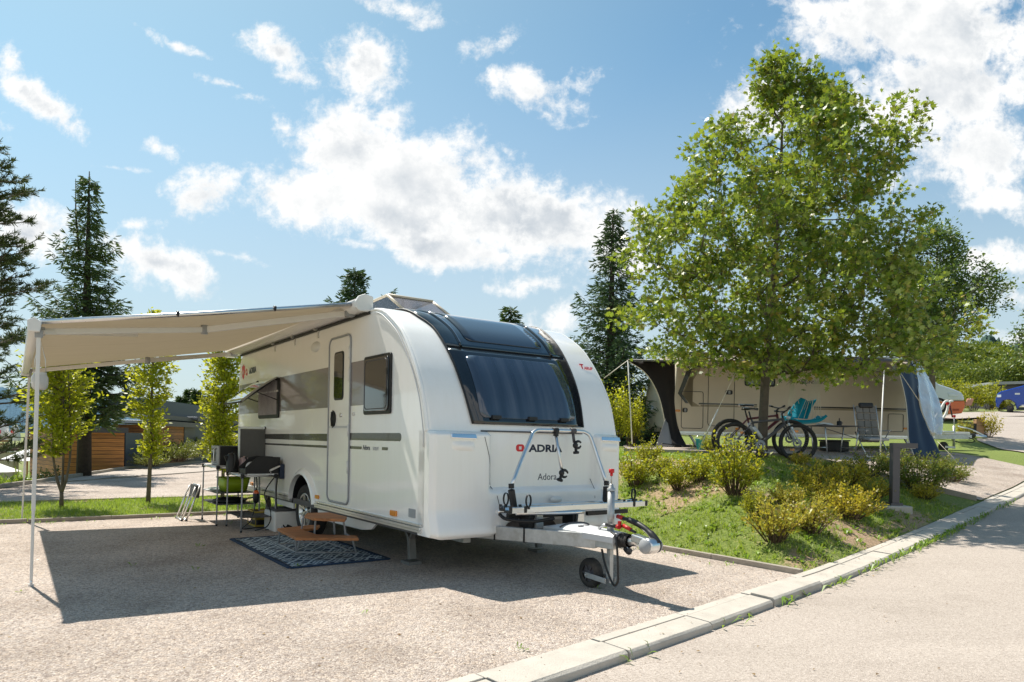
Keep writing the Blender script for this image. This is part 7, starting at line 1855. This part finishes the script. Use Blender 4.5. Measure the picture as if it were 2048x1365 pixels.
# ---------------------------------------------------------------- camper van nose and pickup
def camper():
    D=30.; b=P(1905,827,D); t=thing('camper_van','silver camper van with orange-red lower front parked behind the far caravan','camper van',b,R_(-24))
    s=D/F_PX
    def q(x,y): return ((x-1905)*s,(827-y)*s)
    up=[q(*p) for p in ((1925,802),(1925,798),(1921,786),(1905,778),(1880,768),(1858,748),(1836,722),(1822,712),(1760,706),(1640,706),(1640,802))]
    k=MB(); k.prism(up,0,2.0,'y'); k.build('body',M['silver'],t,bevel=.08)
    lo=[q(*p) for p in ((1640,802.5),(1884,802.5),(1925.5,802.5),(1925.5,815),(1921,827),(1898,829),(1896,818),(1888,808),(1878,806),(1866,812),(1860,826),(1640,826))]
    k=MB(); k.prism(lo,.0,2.0,'y'); k.build('lower_panel',M['orange'],t,bevel=.03)
    k=MB(); k.prism([q(*p) for p in ((1832,735),(1846,752),(1858,768),(1850,768),(1838,752))],-.012,.01,'y'); k.build('cab_window',M['blackgloss'],t)
    k=MB(); k.prism([q(*p) for p in ((1905,818),(1916,818),(1916,822),(1905,822))],-.015,.01,'y'); k.build('fog_lamp',mat('dark_orange_lens',(.35,.05,.01),.3),t)
    k=MB(); k.prism([q(*p) for p in ((1896,786),(1915,789),(1912,795),(1898,793))],-.03,.2,'y'); k.build('headlight',M['silver'],t,bevel=.02)
    wheel(t,0,0,0,.36,.22,-1); w=t.children[-1]; w.rotation_euler=(0,0,R_(90)); w.location=(*[q(1880,812)[0]],.10,.33)
def pickup():
    D=38.; b=P(2020,826,D); b.z=P(2020,826,D).z; t=thing('pickup_truck','bright blue pickup truck parked at the right edge, nose pointing left','pickup truck',b,R_(-33))
    s=D/F_PX
    def q(x,y): return ((x-2020)*s,(826-y)*s)
    Lg=3.9
    prof=[q(*p) for p in ((2031,820),(2028,806),(2019,799),(2008,801),(2003,810),(2002,816),(1998,814),(1996,800),(1998,788),(2004,783),(2024,777),(2038,773))]
    prof+=[(1.15,1.70),(1.7,1.78),(2.9,1.78),(3.35,1.22),(4.35,1.20),(4.4,.75)]
    wx=3.35; 
    prof+=[(wx+.45,.55),(wx+.38,.80),(wx+.2,.93),(wx,.97),(wx-.2,.93),(wx-.38,.80),(wx-.45,.45),(.45,.38)]
    k=MB(); k.prism(prof,0,1.85,'y'); bd=k.build('body',M['blue'],t,bevel=.05)
    k=MB(); k.prism([(.62,1.24),(1.12,1.62),(1.68,1.70),(1.68,1.24)],-.008,.004,'y'); k.build('window',M['blackgloss'],bd); k=MB(); k.prism([(1.76,1.24),(1.76,1.70),(2.78,1.70),(3.05,1.24)],-.008,.004,'y'); k.build('window',M['blackgloss'],bd)
    k=MB(); k.bx(.42,.60,-.22,-.0,1.20,1.42); k.build('wing_mirror',M['lightgrey'],t,bevel=.04)
    k=MB(); k.bx(.2,.42,-.02,.01,.98,1.07); k.build('fender_badge',M['trim'],bd)
    k=MB(); k.bx(.50,3.0,-.12,.02,.36,.42); k.build('running_board',M['trim'],t)
    k=MB(); k.bx(-.62,-.40,-.01,.3,.85,1.02); k.build('headlight',M['chrome'],t,bevel=.03)
    k=MB(); k.tube([(1.66,-.01,.45),(1.66,-.01,1.2)],.006,4); k.bx(1.45,1.62,-.03,.0,1.05,1.10); k.build('door_handle',M['black'],bd)
    for x in (.0,wx):
        wheel(t,0,0,0,.38,.26,-1,6); w=t.children[-1]; w.rotation_euler=(0,0,R_(90)); w.location=(x,.12,.38)
    # shed behind
    D=46; b=P(2010,785,D); b.z=interp(ZP,D)-.3; t=thing('shed','low dark shed with flat grey roof behind the pickup','shed',b); h=P(2010,766,D).z-b.z; x0=P(1976,785,D).x-b.x
    k=MB(); k.bx(x0+.2,5.,0,3,0,h-.15); k.build('wall',M['darkgrey'],t)
    k=MB(); k.prism([(x0,h-.18),(5.5,h+.12),(5.5,h+.30),(x0,h)],-.4,3.4,'y'); k.build('roof',M['grey'],t)
camper(); pickup()
def far_bits():
    o=P(1936,812,30); 
    t=thing('deck_chair','pale orange deck chair beside the front of the camper van','deck chair',o,scale=.55)
    k=MB(); k.grid(lambda u,v:(-.3+.55*u+.35*v,.2*v,.55*v+.02+.0*u),4,6); k.build('seat_cloth',mat('salmon_cloth',(.55,.27,.18),.8),t,solid=.02)
    k=MB(); 
    for y in (0,.0): k.tube([(-.3,0,-.3),(.35,.2,.6)],.02,5); k.tube([(.30,0,-.3),(-.05,.2,.35)],.02,5)
    k.build('frame',M['offwhite'],t)
    o=P(1958,866,25); o.z=zf(o.x,o.y)+.2
    t=thing('wooden_pillar','small ochre wooden pillar among the shrubs behind the far drawbar','post',o)
    k=MB(); k.bx(-.16,.12,-.1,.1,-.2,.45); k.build('panel',M['fencewood'],t,bevel=.01)
    k=MB(); k.bx(-.26,-.17,-.12,.1,-.2,.30); k.build('dark_side',M['black'],t)
far_bits()
# ---------------------------------------------------------------- cabins, terrace and parasols on the left
def cabin(name,label,a,b,depth,z0,segs,roof,top):
    """a,b: ground points of the long wall; segs: (x0,x1,ztop,kind)"""
    d=(b-a); L_=math.hypot(d.x,d.y); ang=math.atan2(d.y,d.x); t=thing(name,label,'cabin',Vector((a.x,a.y,z0)),ang,group='timber cabins below the path')
    for i,(f0,f1,h,kind) in enumerate(segs):
        k=MB(); off={'wood':0,'dark':.02,'blue':.03,'door':-.03}[kind]; k.bx(L_*f0,L_*f1-.01,off-.0,depth if kind!='door' else .4,0,h)
        o=k.build({'wood':'wall','dark':'corner_panel','blue':'wall_panel','door':'door'}[kind],{'wood':M['cladding'],'dark':M['bluegrey'],'blue':M['bluegrey'],'door':M['darkgrey']}[kind],t)
        if kind=='door':
            k=MB(); k.bx(L_*f0+.25,L_*f1-.25,-.045,-.03,h*.50,h*.80); k.build('door_window',M['paleglass'],o)
    for (f0,f1,h,th,over) in roof:
        k=MB(); k.bx(L_*f0,L_*f1,-over,depth+.2,h,h+th); r=k.build('roof',M['roofmetal'],t,bevel=.01)
        k=MB(); k.bx(L_*f0-.02,L_*f1+.02,-over-.03,-over,h-.06,h+th+.03); k.build('roof_edge',M['darkgrey'],r)
    for (f0,f1,h0,h1) in top:
        k=MB(); k.bx(L_*f0,L_*f1,.4,depth-.3,h0,h1); k.build('roof_parapet',M['bluegrey'],t)
    return t
M['bluegrey']=mat('blue_grey_cladding',(.032,.052,.080),.5)
M['roofmetal']=mat('roof_sheet',(.30,.32,.35),.35,metal=.6,var=.2,vs=3)
M['paleglass']=mat('door_glass',(.35,.40,.36),.1)
z0=-1.35
def PXD(px,D): p=P(px,900,D); return Vector((p.x,p.y,z0))
cabin('timber_cabin','nearest timber-clad cabin with orange boards behind the big spruce trunk',PXD(125,23.2),PXD(249,24.6),4,z0,[(0,1,2.66,'wood')],[(0,1.02,2.70,.10,.15)],[])
cabin('timber_cabin','second timber cabin with dark corner panel and a dark door with small pane',PXD(252,25.2),PXD(389,33.),1.3,z0,[(0,.20,2.66,'dark'),(.20,.80,2.98,'wood'),(.80,1.,2.98,'door')],[(.12,1.02,3.02,.12,.25),(.35,1.0,3.30,.10,.0)],[])
cabin('timber_cabin','furthest timber cabin with blue-grey wall beside the dense columnar tree',PXD(390,33.2),PXD(470,40),2.5,z0,[(0,.30,3.3,'blue'),(.30,1.,2.7,'wood'),(.30,1,3.25,'blue')][:2]+[],[(-.1,1.,3.34,.12,.3)],[(-.6,1.,3.4,4.1)])
def roofs_extra():
    t=thing('service_building','long dark blue flat-roofed building rising behind the timber cabins','building',PXD(330,42),R_(8))
    k=MB(); k.bx(-.6,5.2,0,4,0,3.75); k.build('wall',M['bluegrey'],t)
    k=MB(); k.bx(-.8,5.4,-.2,4.2,3.75,3.86); k.build('roof',M['roofmetal'],t)
    t=thing('closed_parasol','small closed white parasol top showing above the dark cabin roofs','parasol',P(386,828,44)-Vector((0,0,1.5)))
    k=MB(); k.lathe([(.30,1.35),(.20,1.7),(.10,1.95),(.03,2.0),(0,2.02)],12); k.build('canopy',M['parasolcloth'],t)
    k=MB(); k.cyl((0,0,-1.2),(0,0,1.4),.03,n=8); k.build('pole',M['grey'],t)
M['parasolcloth']=mat('white_parasol_cloth',(.80,.79,.77),.8)
roofs_extra()
def parasol(label,px,py,D,rad,h):
    top=P(px,py,D); b=Vector((top.x,top.y,-1.9)); t=thing('parasol',label,'parasol',b,.3,group='open white parasols below the terrace')
    zt=top.z-b.z; k=MB(); n=8; vs=[(0,0,zt)]+[(rad*math.cos(i*math.pi/4),rad*math.sin(i*math.pi/4),zt-h) for i in range(8)]
    mid=[(rad*.5*math.cos(i*math.pi/4),rad*.5*math.sin(i*math.pi/4),zt-h*.52) for i in range(8)]
    k.add(vs[:1]+mid+vs[1:],[(0,1+i,1+(i+1)%8) for i in range(8)]+[(1+i,9+i,9+(i+1)%8,1+(i+1)%8) for i in range(8)]); k.build('canopy',M['parasolcloth'],t,solid=.01)
    k=MB(); k.cyl((0,0,0),(0,0,zt),.03,n=8); k.build('pole',M['benchwood'],t)
    k=MB()
    for i in range(8): k.tube([(0,0,zt-.05),(rad*math.cos(i*math.pi/4),rad*math.sin(i*math.pi/4),zt-h-.01)],.01,4)
    k.build('ribs',M['benchwood'],t)
parasol('larger open white parasol seen between the two awning posts',55,897,29,1.02,.50)
parasol('open white parasol cut by the left edge, lower than the other',-10,924,26,.88,.36)
def terrace():
    D=33; b=P(0,905,D); t=thing('terrace_wall','low beige rendered retaining wall under the slatted fence at the left edge','wall',b); 
    k=MB(); k.bx(-9,.62,0,.4,-2.4,.0); k.build('wall_face',M['stucco'],t)
    k=MB(); k.bx(-9,.66,-.05,.45,.003,.06); k.build('coping',M['offwhite'],t)
    p=P(0,905,D); t=thing('slatted_fence','wooden horizontal slat fence with black posts above the beige wall','fence',p+Vector((0,.15,.06)))
    h=P(0,877,D).z-p.z
    for x in (-4.4,-2.2,.42,1.05,1.45): 
        k=MB(); k.bx(x-.03,x+.03,-.03,.03,-.35,h); k.build('post',M['black'],t)
    k=MB()
    for i in range(4):
        z=.10+i*.16
        k.bx(-6,.38,-.01,.02,z,z+.11); k.bx(1.08,2.9,-.01,.02,z,z+.11)
    k.build('slats',M['fencewood'],t)
    k=MB(); k.bx(-6,2.9,-.02,.02,h-.02,h+.015); k.build('top_rail',M['black'],t)
    t=thing('slatted_screen','taller brown slatted screen standing behind the fence and the awning posts','screen',P(78,877,D+1.5))
    k=MB()
    for i in range(4): k.bx(-.6,.5,0,.03,.0+i*.16,.09+i*.16)
    k.build('slats',mat('red_brown_wood',(.24,.11,.07),.7),t)
    k=MB(); k.bx(-.6,-.55,.03,.08,-.8,.66); k.bx(.45,.5,.03,.08,-.8,.66); k.build('posts',M['black'],t)
    for (px,py,w,h_,lb) in ((6,840,.62,1.9,'closed white parasol at the left edge above the slatted fence'),(30,851,.52,1.5,'second closed white parasol, right of the first one above the fence')):
        o=P(px,880,D+3); t=thing('closed_parasol',lb,'parasol',o,group='closed white parasols on the terrace')
        top=P(px,py,D+3).z-o.z
        k=MB(); k.lathe([(w*.5,-.05),(w*.46,top*.3),(w*.34,top*.75),(w*.2,top*.97),(.03,top)],12); k.build('canopy',M['parasolcloth'],t)
        k=MB(); k.cyl((0,0,-1.5),(0,0,top+.05),.03,n=6); k.build('pole',M['grey'],t)
        k=MB(); k.bx(-.05,.02,-w*.5,-w*.46,.35,.50); k.bx(.06,.09,-w*.5,-w*.46,.32,.50); k.build('printed_mark',M['redfilm'],t)
terrace()
# lower terrace ground under the parasols
sheet('lower_terrace',[(-30,22),(-22,20),(-15.2,17.2)],[(-45,55),(-30,45),(-19,34)],20,20,M['lawn'],dz=-1.45,zfun=lambda X,Y:0)
